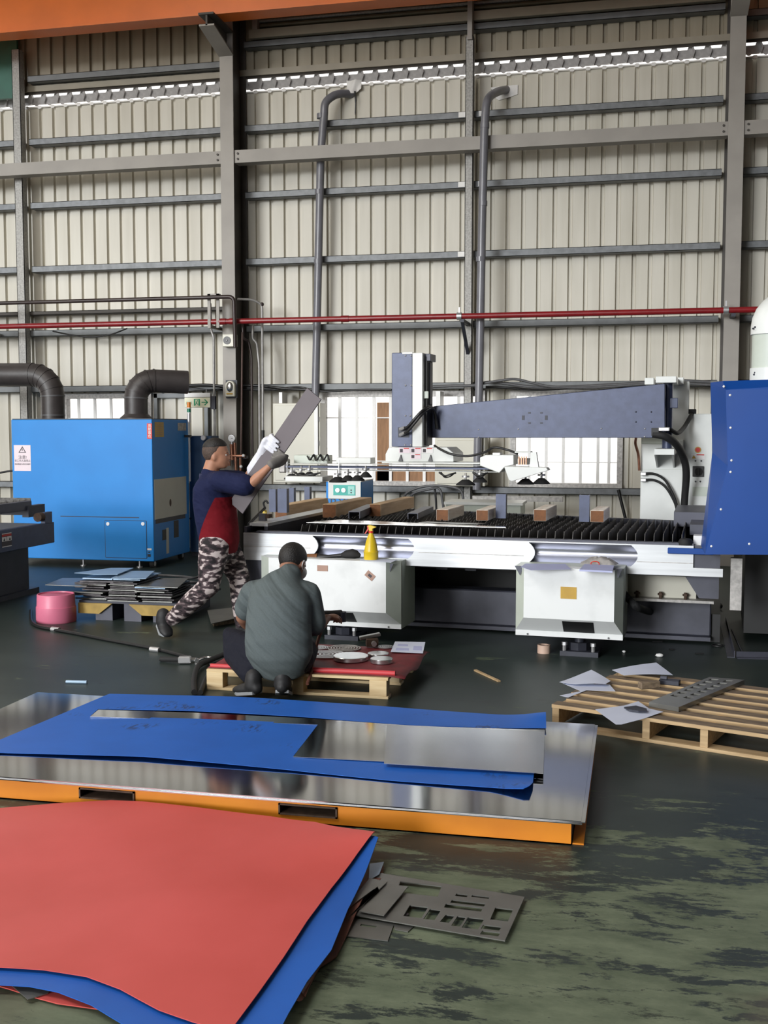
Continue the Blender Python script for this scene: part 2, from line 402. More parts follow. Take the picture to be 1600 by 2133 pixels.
# ================================================================ THE HALL
# floor
struct(G().box(-14, 8, -9, 16, -.12, 0).build('floor', 'floor', origin=(0, 0, 0)), 'worn dark green painted concrete floor')
WY = 14.5                        # inner face of the cladding
PITCHX = .2
def corr(x0, x1, z0, z1, y=WY, th=.004, dep=.042):
    """a piece of trapezoid-ribbed sheet between x0 and x1"""
    pts = []
    k = math.floor(x0/PITCHX)-1
    while k*PITCHX < x1+PITCHX:
        b = k*PITCHX
        pts += [(b, 0), (b+.142, 0), (b+.15, dep), (b+.19, dep), (b+.198, 0)]
        k += 1
    # clip
    def val(x):
        f = (x/PITCHX-math.floor(x/PITCHX+1e-9))*PITCHX
        if f < .142: return 0
        if f < .15: return dep*(f-.142)/.008
        if f < .19: return dep
        return max(0, dep*(.198-f)/.008)
    cl = [(x0, val(x0))] + [p for p in pts if x0+1e-4 < p[0] < x1-1e-4] + [(x1, val(x1))]
    prof = [(x, y+d) for x, d in cl] + [(x, y+d+th) for x, d in reversed(cl)]
    return G().prism(prof, 'z', z0, z1)
wall = bpy.data.objects.new('wall_back', None); COL.objects.link(wall); wall.location = (-3.5, WY, 0); WM[wall] = Matrix.Translation((-3.5, WY, 0))
struct(wall, 'ribbed cream metal cladding wall of the workshop')
WINS = [(-7.95, -6.62), (-4.12, -1.92), (-1.55, -.15)]
SILL, HEAD = .93, 2.14
ZTOP = 6.195
x = -9.6
while x < 2.3:
    x1 = x+.8
    segs = [(x, x1)]
    corr(x, x1, 0, SILL).build('wall_sheet', 'wall_sheet', wall)
    corr(x, x1, HEAD, ZTOP).build('wall_sheet', 'wall_sheet', wall)
    corr(x, x1, 6.40, 8.6, y=WY-.02).build('wall_sheet', 'wall_sheet_shaded', wall)
    for a, b in WINS:
        nw = []
        for s0, s1 in segs:
            if b <= s0 or a >= s1: nw.append((s0, s1)); continue
            if a > s0: nw.append((s0, a))
            if b < s1: nw.append((b, s1))
        segs = nw
    for s0, s1 in segs:
        if s1-s0 > .02: corr(s0, s1, SILL, HEAD).build('wall_sheet', 'wall_sheet', wall)
    x = x1
# the strip where daylight leaks in over the top of the lower sheets: rib closures with gaps, drip flashing above
G().box(-9.6, 2.4, WY-.06, WY-.025, 6.39, 6.47).build('drip_flashing', 'flash_beige', wall)
G().prism([(WY-.045, 6.36), (WY-.02, 6.40), (WY-.02, 6.375), (WY-.043, 6.35)], 'x', -9.6, 2.4).build('drip_edge', 'steel_dark_shade', wall)
cl = G().prism([(-.1, 6.228), (-.03, 6.228), (-.012, 6.212), (.012, 6.212), (.03, 6.228), (.1, 6.228), (.1, 6.37), (.085, 6.37), (.07, 6.332), (-.045, 6.332), (-.055, 6.37), (-.1, 6.37)], 'y', WY+.005, WY+.02)
for v in cl.v: v.x += -9.5
c0 = cl.build('rib_closure', 'closure', wall)
pl = G().prism([(-9.585, 6.228), (-9.56, 6.228), (-9.535, 6.30), (-9.56, 6.37), (-9.58, 6.37), (-9.56, 6.30)], 'y', WY-.03, WY+.004)
p0 = pl.build('closure_fold', 'closure', wall)
for i in range(1, 60):
    again(c0, wall, (i*.2, 0, 0)); again(p0, wall, (i*.2, 0, 0))
# lip along the lower sheets; its white paints in the daylight leaking over the top
lip = [(0, 6.192), (.138, 6.192), (.152, 6.203), (.186, 6.203), (.2, 6.192), (.2, 6.176), (.186, 6.16), (.152, 6.16), (.138, 6.176), (0, 6.176)]
lg = G().prism([(q[0]-9.6, q[1]) for q in lip], 'y', WY-.035, WY-.005)
l0 = lg.build('sheet_lip', 'flash_white', wall)
for i in range(1, 60): again(l0, wall, (i*.2, 0, 0))
# girts: C channels between the columns
CH = [(0, 0), (0, .1), (.2, .1), (.2, .095), (.006, .095), (.006, .005), (.2, .005), (.2, 0)]
def girt(x0, x1, z, mat='galv', h=.085, y0=14.33, y1=14.485):
    g = G(); g.box(x0, x1, y0, y0+.006, z-h/2, z+h/2); g.box(x0, x1, y0, y1, z+h/2-.006, z+h/2); g.box(x0, x1, y0, y1, z-h/2, z-h/2+.006)
    g.box(x0, x1, y1-.006, y1, z-h/2, z+h/2)
    return g.build('girt', mat, wall)
for z in (5.67, 4.795, 3.913):
    girt(-9.6, -8.49, z); girt(-8.33, -5.36, z); girt(-5.14, 1.0, z); girt(1.24, 2.4, z)
for z in (3.02, 2.23):
    girt(-9.6, -5.36, z, 'purlin_dark'); girt(-5.14, 1.0, z, 'purlin_dark'); girt(1.24, 2.4, z, 'purlin_dark')
girt(-9.6, -5.36, .87); girt(-5.14, 1.0, .87)
girt(-9.6, -8.49, 6.53, 'purlin_dark'); girt(-8.33, -5.36, 6.53, 'purlin_dark'); girt(-5.14, 1.0, 6.76, 'purlin_dark'); girt(1.24, 2.4, 6.66, 'purlin_dark')
girt(-9.6, -5.36, 3.30, 'steel_dark_shade', .05)
# louvre band high in the second bay
G().box(-5.05, 1.0, 14.28, 14.36, 6.82, 6.93).build('louvre_rail', 'flash_beige', wall)
G().box(-5.02, 1.0, 14.40, 14.46, 6.93, 7.4).build('louvre_panel', 'olive', wall)
for z, r_, mt in ((7.0, .03, 'olive'), (7.06, .022, 'galv_spot'), (7.17, .05, 'olive'), (7.26, .012, 'galv_spot')):
    G().cyl((-4.98, 14.37, z), (1.0, 14.37, z), r_, n=10).build('louvre_blade', mt, wall, smooth=60)
G().box(-5.0, -4.93, 14.27, 14.40, 6.93, 7.4).build('louvre_rail', 'steel_paint', wall)
# clips where girts meet the middle post
for z in (5.67, 4.795, 3.913):
    G().box(-2.25, -2.16, 14.318, 14.33, z-.03, z+.035).build('girt_clip', 'flash_white', wall)
    G().box(-1.99, -1.95, 14.318, 14.33, z-.03, z+.035).build('girt_clip', 'flash_white', wall)
# intermediate posts
for xa, xb, z1, mt in ((-8.49, -8.37, 6.9, 'galv_spot'), (-2.145, -2.045, 6.6, 'galv_spot')):
    g = G(); g.box(xa, xb, 14.2, 14.208, 0, z1); g.box(xa, xa+.008, 14.2, 14.32, 0, z1); g.box(xb-.008, xb, 14.2, 14.32, 0, z1)
    g.build('wall_post', mt, wall)
G().box(-2.12, -2.06, 14.17, 14.32, 6.55, 8.0).build('wall_post', 'steel_paint', wall)
# dark green sheet filling the corner above the left bay
G().box(-9.6, -8.5, 14.36, 14.40, 6.62, 7.6).build('green_infill', 'green_sheet', wall)
G().box(-9.6, -8.5, 14.30, 14.36, 6.28, 6.60).build('green_infill', 'green_sheet', wall)
# columns (H section): flanges face the hall
def column(xa, xb, label, bracket=True):
    r = thing('steel_column', label, 'column', ((xa+xb)/2, 14.2, 0)); r['kind'] = 'structure'
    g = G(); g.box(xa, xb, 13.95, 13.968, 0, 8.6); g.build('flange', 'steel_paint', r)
    G().box(xa, xb, 14.45, 14.468, 0, 8.6).build('flange', 'steel_dark_shade', r)
    xm = (xa+xb)/2; G().box(xm-.008, xm+.008, 13.968, 14.45, 0, 8.6).build('web', 'steel_dark_shade', r)  # web and back flange coloured dark for the shade behind the front flange
    if bracket:
        g = G(); g.prism([(13.95, 6.52), (13.95, 6.80), (13.28, 6.80), (13.28, 6.66)], 'x', xm-.012, xm+.012); g.build('bracket_web', 'steel_dark_shade', r)
        g = G(); g.box(xa-.01, xb+.01, 13.26, 13.95, 6.785, 6.81); g.build('bracket_plate', 'steel_dark_shade', r)
        g = G(); g.prism([(13.95, 6.50), (13.95, 6.52), (13.28, 6.675), (13.28, 6.655)], 'x', xa-.01, xb+.01); g.build('bracket_plate', 'steel_paint', r)
    return r
column(-5.34, -5.16, 'grey steel column left of centre with speaker, lamp and pipes on it')
column(1.035, 1.215, 'grey steel column on the right behind the blue machine hood')
# heavy horizontal beam in front of the girts
for a, b in ((-9.6, -5.34), (-5.16, 1.035), (1.215, 2.4)):
    g = G(); g.box(a, b, 13.98, 14.15, 5.292, 5.305); g.box(a, b, 13.98, 14.15, 5.142, 5.155); g.box(a, b, 14.055, 14.067, 5.155, 5.292); g.box(a, b, 13.978, 13.988, 5.142, 5.305)
    o = struct(g.build('trim_1', 'steel_paint')); o['label'] = 'grey horizontal steel wall beam between columns'
    if a < -9: o['label'] = 'grey steel wall beam in the left bay'
    elif a > 1: o['label'] = 'short end of grey steel wall beam at the right edge'
    else: o['label'] = 'long grey steel wall beam across the middle bay behind two pipes'
    for xx in ((a+.05,) if a > -6 else ()):
        for zz in (5.19, 5.26): G().cyl((xx, 13.978, zz), (xx, 13.962, zz), .014, n=6).build('bolt', 'steel_dark_shade', o)
    if b < 2:
        for zz in (5.19, 5.26): G().cyl((b-.05, 13.978, zz), (b-.05, 13.962, zz), .014, n=6).build('bolt', 'steel_dark_shade', o)
# crane runway girder
cr = thing('crane_girder', 'orange painted crane runway girder at the top left', 'girder', (-3.5, 13.5, 6.815))
G().box(-9.6, 2.4, 13.36, 13.64, 6.815, 6.84).build('lower_flange', 'crane_orange', cr)
G().box(-9.6, 2.4, 13.42, 13.58, 6.84, 7.6).build('web', 'crane_orange', cr)
G().box(-9.6, 2.4, 13.36, 13.64, 7.6, 7.625).build('upper_flange', 'crane_orange', cr)
# windows: zinc frame, security bars, panes
def window(n, x0, x1, bars, boards=(), label=''):
    w = bpy.data.objects.new('window_%d' % n, None); COL.objects.link(w); w.location = ((x0+x1)/2, WY, SILL); WM[w] = Matrix.Translation(w.location)
    struct(w, label)
    g = G(); t = .05
    g.box(x0-.02, x1+.02, 14.44, 14.56, HEAD-.045, HEAD+.03); g.box(x0-.02, x1+.02, 14.40, 14.56, SILL-.03, SILL+.035)
    g.box(x0-.02, x0+t, 14.44, 14.56, SILL+.035, HEAD-.045); g.box(x1-t, x1+.02, 14.44, 14.56, SILL+.035, HEAD-.045)
    g.build('window_frame', 'frame_zinc', w)
    for b in bars: G().box(b-.019, b+.019, 14.455, 14.475, SILL+.035, HEAD-.045).build('bar', 'flash_white', w)
    G().box(x0+t, x1-t, 14.462, 14.470, SILL+.30, SILL+.312).build('crossbar', 'flash_white', w)
    G().box(x0+t, x1-t, 14.462, 14.470, HEAD-.33, HEAD-.318).build('crossbar', 'flash_white', w)
    ed = [x0+t] + [(bars[i]+bars[i+1])/2 for i in range(1, len(bars)-2, 3)] + [x1-t]
    for a, b in zip(ed, ed[1:]): G().box(a, b, 14.535, 14.539, SILL+.035, HEAD-.045).build('pane', 'glass', w)
    for a, b, z0, z1 in boards: G().box(a, b, 14.485, 14.50, z0, z1).build('board', 'brown_board', w)
    return w
window(1, -7.95, -6.62, [-7.72, -7.47, -7.22, -6.97, -6.8], label='barred daylight window behind the blue cabinet on the left')
window(2, -4.12, -1.92, [-3.87, -3.635, -3.40, -3.17, -2.94, -2.71, -2.48, -2.25, -2.08], [(-3.36, -3.19, SILL+.04, HEAD-.12), (-3.38, -2.0, SILL+.04, 1.10)], label='barred daylight window behind the slate blue loader post')
window(3, -1.55, -.15, [-1.32, -1.10, -.88, -.66, -.44, -.30], label='barred daylight window under the slate blue arm')
# frame of a blocked-up opening beside window 1
fr = G(); fr.box(-6.55, -6.5, 14.42, 14.5, .9, 2.16); fr.box(-6.55, -5.75, 14.42, 14.5, 2.1, 2.16); fr.box(-5.8, -5.75, 14.42, 14.5, .9, 2.16)
struct(fr.build('trim_2', 'purlin_dark'), 'dark steel frame around a sheeted-over opening beside the exit sign')
# side walls and roof of the hall, outside the picture
struct(G().box(-13.2, -13, 6, 14.5, 0, 8.6).build('wall_left', 'wall_sheet_shaded'), 'left wall of the hall')
struct(G().box(7, 7.2, -9, 14.5, 0, 8.6).build('wall_right', 'steel_dark_shade'), 'right wall of the hall')  # unseen; dark colour keeps bounce light off right-facing surfaces
struct(G().box(-1, 7.2, -9.2, -9, 0, 8.6).build('front_light_block', 'steel_dark_shade'), 'unseen wall added beside the open front to block light from the right')  # added out of view so ambient light enters from the left only
struct(G().box(-13.2, 7.2, -9, 14.7, 8.6, 8.7).build('ceiling', 'wall_sheet_shaded'), 'roof sheeting of the hall')
# ================================================================ BIG MACHINES
def quadplate(pts, normal, th):
    """thin plate from a planar polygon of 3-D points, thickened along -normal"""
    n = Vector(normal).normalized(); k = len(pts); P = [Vector(p) for p in pts]
    return G().add(P + [p-n*th for p in P], [list(range(k)), list(range(k, 2*k))[::-1]] + [(i, (i+1) % k, k+(i+1) % k, k+i) for i in range(k)])
# ---------------------------------------------------------------- blue filter cabinet
CBX0, CBX1, CBY0, CBY1, CBZ0, CBZ1 = -7.42, -5.57, 12.2, 13.3, .085, 1.78
cab = thing('filter_cabinet', 'large bright blue sheet metal cabinet with two black ducts on top', 'cabinet', ((CBX0+CBX1)/2, 12.75, 0))
G().box(CBX0, CBX1, CBY0, CBY1, CBZ0, CBZ1).build('body', 'blue_cab', cab, bevel=.008, seg=2)
G().box(CBX0+.01, CBX1-.01, CBY0+.012, CBY1-.01, CBZ1, CBZ1+.012).build('top_plate', 'slate_dark', cab)
def onfront(px0, py0, px1, py1, mat, nm, th=.004, Y=None, par=cab):
    Y = CBY0 if Y is None else Y
    a = at(px0, py0, Y=Y); b = at(px1, py1, Y=Y)
    return G().box(min(a.x, b.x), max(a.x, b.x), Y-th, Y+.001, min(a.z, b.z), max(a.z, b.z)).build(nm, mat, par)
def onside(px0, py0, px1, py1, mat, nm, th=.004, X=CBX1, par=cab):
    a = at(px0, py0, X=X); b = at(px1, py1, X=X)
    return G().box(X-.001, X+th, min(a.y, b.y), max(a.y, b.y), min(a.z, b.z), max(a.z, b.z)).build(nm, mat, par)
o = onfront(126, 1076, 290, 1077.5, 'slate_dark', 'seam', .001)
ap = onfront(219, 1084, 306, 1163, 'blue_cab', 'access_panel', .006); ap.modifiers.new('b', 'BEVEL').width = .002
g = G(); a = at(219, 1084, Y=CBY0); b = at(306, 1163, Y=CBY0)
for (xa, xb, za, zb) in ((a.x-.006, a.x, b.z, a.z), (b.x, b.x+.006, b.z, a.z), (a.x, b.x, a.z, a.z+.006), (a.x, b.x, b.z-.006, b.z)): g.box(xa, xb, CBY0-.0015, CBY0+.001, za, zb)
g.build('panel_gap', 'slate_dark', cab)
for px in (225, 298):
    p = at(px, 1091, Y=CBY0-.006); G().cyl(p, p+Vector((0, -.008, 0)), .022, n=12).build('screw', 'tie_silver', ap, smooth=50)
o = onside(321, 999, 388, 1070, 'cream', 'side_panel', .006)
p = at(355, 1047, X=CBX1+.006); G().ball(p, .03, 14, (.2, 1, 1.6)).build('knob', 'rust_edge', o, smooth=60)
onside(338, 1104, 346, 1124, 'black', 'slot', .003); onside(362, 1085, 372, 1118, 'black', 'slot', .003)
onside(346, 1100, 352, 1152, 'cream', 'tape_strip', .003)
onside(324, 1078, 386, 1079, 'slate_dark', 'seam', .002)
onside(370, 881, 387, 897, 'frame_zinc', 'vent_plate', .006)
st = onside(322, 879, 341, 910, 'yellow_print', 'yellow_label', .003)
for k in range(6):
    onside(325, 883+k*4.3, 338, 884.2+k*4.3, 'tan_print', 'print_line', .004, par=st)
wl = onfront(29, 927, 65, 981, 'pink_print', 'warning_label', .003); wl['label'] = 'pale pink warning label with black triangle'
P = lambda x, y: (lambda q: (q.x, q.z))(at(x, y, Y=CBY0-.003))
tri = [P(46.5, 929.5), P(54.5, 943), P(38.5, 943)]; tri2 = [P(46.5, 932.5), P(51.9, 941.6), P(41.1, 941.6)]
g = G()
for i in range(3):
    j = (i+1) % 3; g.prism([tri[i], tri[j], tri2[j], tri2[i]], 'y', CBY0-.0042, CBY0-.003)
q = at(46.5, 937, Y=CBY0); g.box(q.x-.005, q.x+.005, CBY0-.0042, CBY0-.003, q.z-.012, q.z+.016)
g.build('warning_mark', 'dark_print', wl)
q = at(47, 953, Y=CBY0-.004); text('注意!', .05, 'dark_print', wl, q)
q = at(47, 960, Y=CBY0-.004); text('非工作人員禁止', .031, 'dark_print', wl, q)
q = at(47, 967, Y=CBY0-.004); text('開啟機器內部請先關閉', .021, 'dark_print', wl, q)
rs = onfront(306, 882, 317, 914, 'red_print', 'red_label', .003); rs['label'] = 'small red vertical label with white characters'
for k, ch in enumerate('高壓電危'):
    q = at(311.5, 887+k*7.4, Y=CBY0-.004); text(ch, .043, 'white_print', rs, q)
onfront(307, 1142, 316, 1146, 'white_print', 'white_tag'); onfront(309, 1149, 313, 1151.5, 'black', 'socket'); onfront(308, 1154, 314, 1160, 'black', 'socket')
for xx, yy in ((CBX1-.05, CBY0+.08), (CBX0+.08, CBY0+.08), (CBX1-.08, CBY1-.1)):
    w = G(); w.cyl((xx-.025, yy, .05), (xx+.025, yy, .05), .05, n=16); o = w.build('caster', 'rubber', cab, smooth=50)
    G().cyl((xx-.027, yy, .05), (xx+.027, yy, .05), .03, n=14).build('hub', 'tie_silver', o, smooth=50)
    G().box(xx-.035, xx+.035, yy-.03, yy+.03, .085, .10).build('caster_plate', 'tie_silver', o)
for px in (291, 174):
    q = at(px, 1172, Y=CBY0+.06); g = G().cyl((q.x, q.y, .015), (q.x, q.y, .1), .012, n=8).cyl((q.x, q.y, 0), (q.x, q.y, .015), .035, n=12); g.build('levelling_foot', 'tie_silver', cab, smooth=50)
# ducts on top
def seg_tube(path, r, n=20):
    return G().tube(path, r, n)
ax = at(111, 870, Y=12.75)
pth = [(ax.x, 12.75, CBZ1+.012), (ax.x, 12.75, 2.08)]
cz = 2.08; rad = .27
for k in range(1, 6):
    t = R(90*k/5); pth.append((ax.x-rad*(1-math.cos(t)), 12.75, cz+rad*math.sin(t)))
pth.append((ax.x-2.0, 12.75, cz+rad+.02))
d1 = tag(G().tube(pth, .147, 22).build('exhaust_duct', 'duct_black', None, smooth=28), 'black taped exhaust duct on the cabinet bending left out of the picture', 'duct', 'ducts on the blue cabinet')
for k in (0, 1, 2, 3, 4, 5, 6):
    pa = Vector(pth[max(k, 1)]); db = (Vector(pth[min(max(k, 1)+1, 7)])-Vector(pth[max(k, 1)-1])).normalized()
    if k == 0: pa = Vector((ax.x, 12.75, 1.84)); db = Vector((0, 0, 1))
    G().cyl(pa-db*.009, pa+db*.009, .152, n=22).build('band', 'cable_grey' if k in (0, 1) else 'duct_black', d1, smooth=40)
bx = at(284, 870, Y=12.75)
pth = [(bx.x, 12.75, CBZ1+.05), (bx.x, 12.75, 2.05)]
dr = Vector((.86, .5, -.03)).normalized(); rad = .22
for k in range(1, 6):
    t = R(90*k/5); pth.append(Vector((bx.x, 12.75, 2.05)) + dr*rad*(1-math.cos(t)) + Vector((0, 0, rad*math.sin(t))))
pth.append(Vector(pth[-1]) + dr*.42)
d2 = tag(G().tube(pth, .145, 22).build('exhaust_duct', 'duct_black', None, smooth=28), 'shorter black duct on the cabinet bending right towards the wall', 'duct', 'ducts on the blue cabinet')
G().lathe([(.20, 0), (.20, .012), (.155, .05), (.147, .06)], (bx.x, 12.75, CBZ1+.0121), 24).build('flange', 'duct_black', d2, smooth=40)
for k in (1, 2, 3, 4, 5, 6):
    pa = Vector(pth[k]); db = (Vector(pth[min(k+1, 7)])-Vector(pth[k-1])).normalized()
    G().cyl(pa-db*.009, pa+db*.009, .151, n=22).build('band', 'cable_grey' if k == 1 else 'duct_black', d2, smooth=40)
# signal tower beside the cabinet
q = at(394, 885, Y=13.2)
sl = thing('signal_tower', 'slim signal tower with amber and green lamps beside the blue cabinet', 'signal lamp', (q.x, q.y, 1.0))
def zc(py): return at(394, py, Y=13.2).z
G().cyl((q.x, q.y, 1.0), (q.x, q.y, zc(880)), .012, n=10).build('pole', 'tie_silver', sl, smooth=50)
G().cyl((q.x, q.y, zc(880)), (q.x, q.y, zc(861)), .024, n=14).build('base', 'tie_silver', sl, smooth=50)
G().cyl((q.x, q.y, zc(861)), (q.x, q.y, zc(859)), .026, n=14).build('ring', 'white_plastic', sl, smooth=50)
G().cyl((q.x, q.y, zc(859)), (q.x, q.y, zc(851)), .025, n=14).build('green_lens', 'lamp_green', sl, smooth=50)
G().cyl((q.x, q.y, zc(851)), (q.x, q.y, zc(849)), .026, n=14).build('ring', 'white_plastic', sl, smooth=50)
G().cyl((q.x, q.y, zc(849)), (q.x, q.y, zc(839)), .025, n=14).build('amber_lens', 'lamp_amber', sl, smooth=50)
G().cyl((q.x, q.y, zc(839)), (q.x, q.y, zc(838)), .027, n=14).build('cap', 'lamp_amber', sl, smooth=50)
G().box(-5.5695, q.x+.02, q.y-.03, q.y+.03, zc(911), zc(906)).build('bracket', 'black', sl)
# dull blue locker between cabinet and column, with gauge
a, b = at(393, 908, Y=13.55), at(440, 908, Y=13.55)
tk = thing('dryer_locker', 'dull blue upright box unit between the blue cabinet and the column', 'locker', ((a.x+b.x)/2, 13.68, 0))
G().box(max(a.x, -5.9), b.x, 13.55, 13.82, .05, a.z).build('body', 'tank_blue', tk, bevel=.006)
G().box(a.x+.02, b.x-.02, 13.57, 13.8, 0, .05).build('plinth', 'slate_dark', tk)
for px, py in ((396, 940), (397, 1080)): q = at(px, py, Y=13.55); G().cyl(q, q+Vector((0, -.01, 0)), .014, n=10).build('lock', 'slate_dark', tk)
g_ = at(425, 912, Y=13.5); o = G().cyl(g_, g_+Vector((0, -.03, 0)), .035, n=18).build('gauge', 'tie_silver', tk, smooth=50)
G().cyl(g_+Vector((0, -.03, 0)), g_+Vector((0, -.033, 0)), .029, n=18).build('dial', 'white_print', o)
G().cyl(g_, g_+Vector((0, .06, -.0)), .012, n=8).build('gauge_stem', 'copper', tk)
# ---------------------------------------------------------------- machine at the left edge
lm = thing('cutting_table', 'dark slate machine table cut off by the left edge of the picture', 'machine', (-6.4, 9.4, 0))
def zs(px, py, X): return at(px, py, X=X)
za = zs(113, 1087, -5.75); zb = zs(113, 1130, -5.75)
G().box(-5.80, -5.75, 7.6, za.y, zb.z, za.z).build('side_beam', 'slate', lm, bevel=.004)
G().box(-7.6, -5.80, za.y-.05, za.y, zb.z, za.z-.02).build('end_beam', 'slate_dark', lm)
G().box(-7.6, -5.80, 7.6, za.y-.05, zb.z+.02, zb.z+.05).build('bed_pan', 'slate_dark', lm)
zc_ = zs(66, 1043, -5.95); zd = zs(66, 1062, -5.95); 
G().box(-6.01, -5.95, 7.6, zc_.y, zd.z, zc_.z).build('upper_rail', 'slate_mid', lm, bevel=.004)
G().box(-6.0, -5.93, zc_.y-.1, zc_.y+.22, zd.z-.07, zd.z+.045).build('rail_end', 'slate_dark', lm)
G().box(-7.6, -6.0, zc_.y-.08, zc_.y+.1, zd.z-.05, zd.z+.02).build('cross_rail', 'slate_dark', lm)
for k in range(7):
    y0 = zc_.y+.08-k*.11; G().prism([(y0, zc_.z-.06), (y0+.02, zc_.z+.02), (y0+.04, zc_.z-.06)], 'x', -7.5, -6.02).build('slat', 'slat_steel', lm)
s_ = zs(98, 1075, -5.78); G().box(-5.80, -5.75, s_.y-.09, s_.y+.05, za.z-.01, at(98, 1066, X=-5.78).z).build('stop_block', 'slate', lm, bevel=.003)
G().cyl((-5.79, s_.y-.09, s_.z), (-5.79, s_.y-.17, s_.z), .045, n=16).build('buffer', 'rust_edge', lm, smooth=50)
G().box(-6.35, -5.98, 9.1, 10.1, .04, zb.z).build('pedestal', 'slate_dark', lm, bevel=.01)
G().box(-6.45, -5.93, 9.0, 10.2, 0, .05).build('base_plate', 'slate_dark', lm)
a = zs(3, 1112, -5.75); b = zs(24, 1137, -5.75)
lb = G().box(-5.751, -5.747, a.y, b.y, b.z, a.z).build('safety_label', 'dark_print', lm); lb['label'] = 'small white and black safety label'
for k, (u0, u1, v0, v1, mt) in enumerate(((.02, .98, .78, .92, 'red_print'), (.02, .48, .42, .74, 'white_print'), (.54, .98, .42, .74, 'white_print'), (.02, .98, 0, .06, 'white_print'), (.02, .98, .94, 1, 'white_print'))):
    w, h = b.y-a.y, a.z-b.z; G().box(-5.747, -5.745, a.y+w*u0, a.y+w*u1, b.z+h*v0, b.z+h*v1).build('print_block', mt, lb)
w, h = b.y-a.y, a.z-b.z
for u in (.22, .80): G().prism([(a.y+w*(u-.1), b.z+h*.46), (a.y+w*(u+.1), b.z+h*.46), (a.y+w*u, b.z+h*.68)], 'x', -5.745, -5.744).build('print_mark', 'black', lb)

# ---------------------------------------------------------------- laser cutting machine
use_frame(-.4, 8.0, R(-4.0))
LY0, LY1 = 8.3, 10.7; LX0, LX1 = at(508, 1140, Y=LY0).x, at(1506, 1190, Y=LY0).x
PZ0, PZ1 = .605, .825
lz = thing('laser_cutter', 'long laser cutting bed with slatted top, silver front and blue hood', 'machine', (-1.2, 9.4, 0))
# silver front plate between round-ended hollows
def xof(px, Y=LY0): return at(px, 1140, Y=Y).x
def arc_edge(x, z0, z1, bulge=.05, n=9):
    return [(x+bulge*(1-((2*k/(n-1))-1)**2)-bulge*.5, z0+(z1-z0)*k/(n-1)) for k in range(n)]
xa, xb, xc, xd = xof(657), xof(857), xof(1108), xof(1322)
T0, T1 = PZ0+.055, PZ1-.008
def plate(poly): return G().prism(poly, 'y', LY0-.006, LY0+.012).build('front_plate', 'silver_plate', lz)
plate([(LX0, T0)] + arc_edge(xa, T0, T1) + [(LX0, T1)])
plate(list(reversed(arc_edge(xb, T0, T1)))[::-1] + list(reversed(arc_edge(xc, T0, T1))) if False else [p for p in arc_edge(xc, T0, T1)] + [p for p in reversed(arc_edge(xb, T0, T1))])
xr = xof(1445)
plate([p for p in reversed(arc_edge(xd, T0, T1))] + [(xr, T0), (xr, T1)][0:0] + [(xof(1330)-.0, T0)][0:0] + [(xr, T0), (xr, T1)])
plate([(LX0, PZ0), (LX1, PZ0), (LX1, T0+.005), (xr, T0+.005), (xr, T0), (LX0, T0)])
G().box(LX0, xr, LY0-.008, LY0+.03, T1, PZ1).build('top_edge', 'silver_plate', lz)
G().box(xr-.40, xr-.002, LY0-.0075, LY0-.005, T0+.035, T0+.040).build('fold_line', 'frame_zinc', lz); G().box(LX0, xa-.04, LY0-.0075, LY0-.005, T0+.055, T0+.060).build('fold_line', 'frame_zinc', lz); G().box(xb+.06, xc-.06, LY0-.0075, LY0-.005, T0+.050, T0+.055).build('fold_line', 'frame_zinc', lz)
for x0, x1 in ((xa-.06, xb+.06), (xc-.06, xd+.06)):
    n = 12; prof = []
    for k in range(n+1):
        t = k/n; prof.append((LY0+.012+.075*math.sin(math.pi*t)**.7*(1 if t < .75 else 1), T0+(T1-T0)*t))
    g = G(); vs = []; fs = []
    for xx in (x0, x1):
        for y, z in prof: vs.append((xx, y, z))
    m = n+1
    fs = [(k, k+1, m+k+1, m+k) for k in range(n)]
    g.add(vs, fs); g.build('front_hollow', 'silver_trough', lz, smooth=60)
# bed frame
G().box(LX0, LX1-.2, LY0+.1, LY0+.14, PZ0, PZ1).build('bed_wall', 'slate_dark', lz)
G().box(LX0+.1, .42, LY0+.03, LY0+.10, PZ1-.02, PZ1+.015).build('front_rail', 'slate_mid', lz)
G().box(LX0, LX0+.02, LY0+.012, LY1, PZ0, PZ1+.05).build('bed_end', 'slate_mid', lz)
G().box(LX0, LX0+.16, LY0+.12, LY1, PZ1+.045, PZ1+.07).build('side_rail', 'silver_plate', lz)
G().box(LX0+.13, LX0+.16, LY0+.12, LY1, PZ1-.1, PZ1+.045).build('side_rail', 'slate_dark', lz)
G().prism([(LX0, LY1-.06), (LX1-.1, LY1-1.0), (LX1-.1, LY1-.94), (LX0, LY1)], 'z', .62, .885).build('back_rail', 'slate_dark', lz)
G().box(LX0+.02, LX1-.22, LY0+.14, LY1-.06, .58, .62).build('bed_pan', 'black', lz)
G().box(LX0, LX0+.33, LY0+.01, LY0+.05, .40, PZ0).build('apron', 'slate_mid', lz)
G().box(LX0+.02, LX0+.06, LY0+.05, LY1-.1, .1, .58).build('under_frame', 'slate_dark', lz)
G().box(-2.9, .55, 8.95, 9.15, .05, .34).build('base_beam', 'slate_mid', lz, bevel=.01)
G().box(-2.9, .55, 8.90, 9.2, .02, .05).build('base_flange', 'slate_mid', lz)
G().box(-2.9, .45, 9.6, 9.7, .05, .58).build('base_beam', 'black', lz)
for px in (920, 980): 
    q = at(px, 1195, Y=8.8); G().box(q.x-.04, q.x+.05, 8.78, 8.82, .52, .6).build('hanger', 'slate_dark', lz)
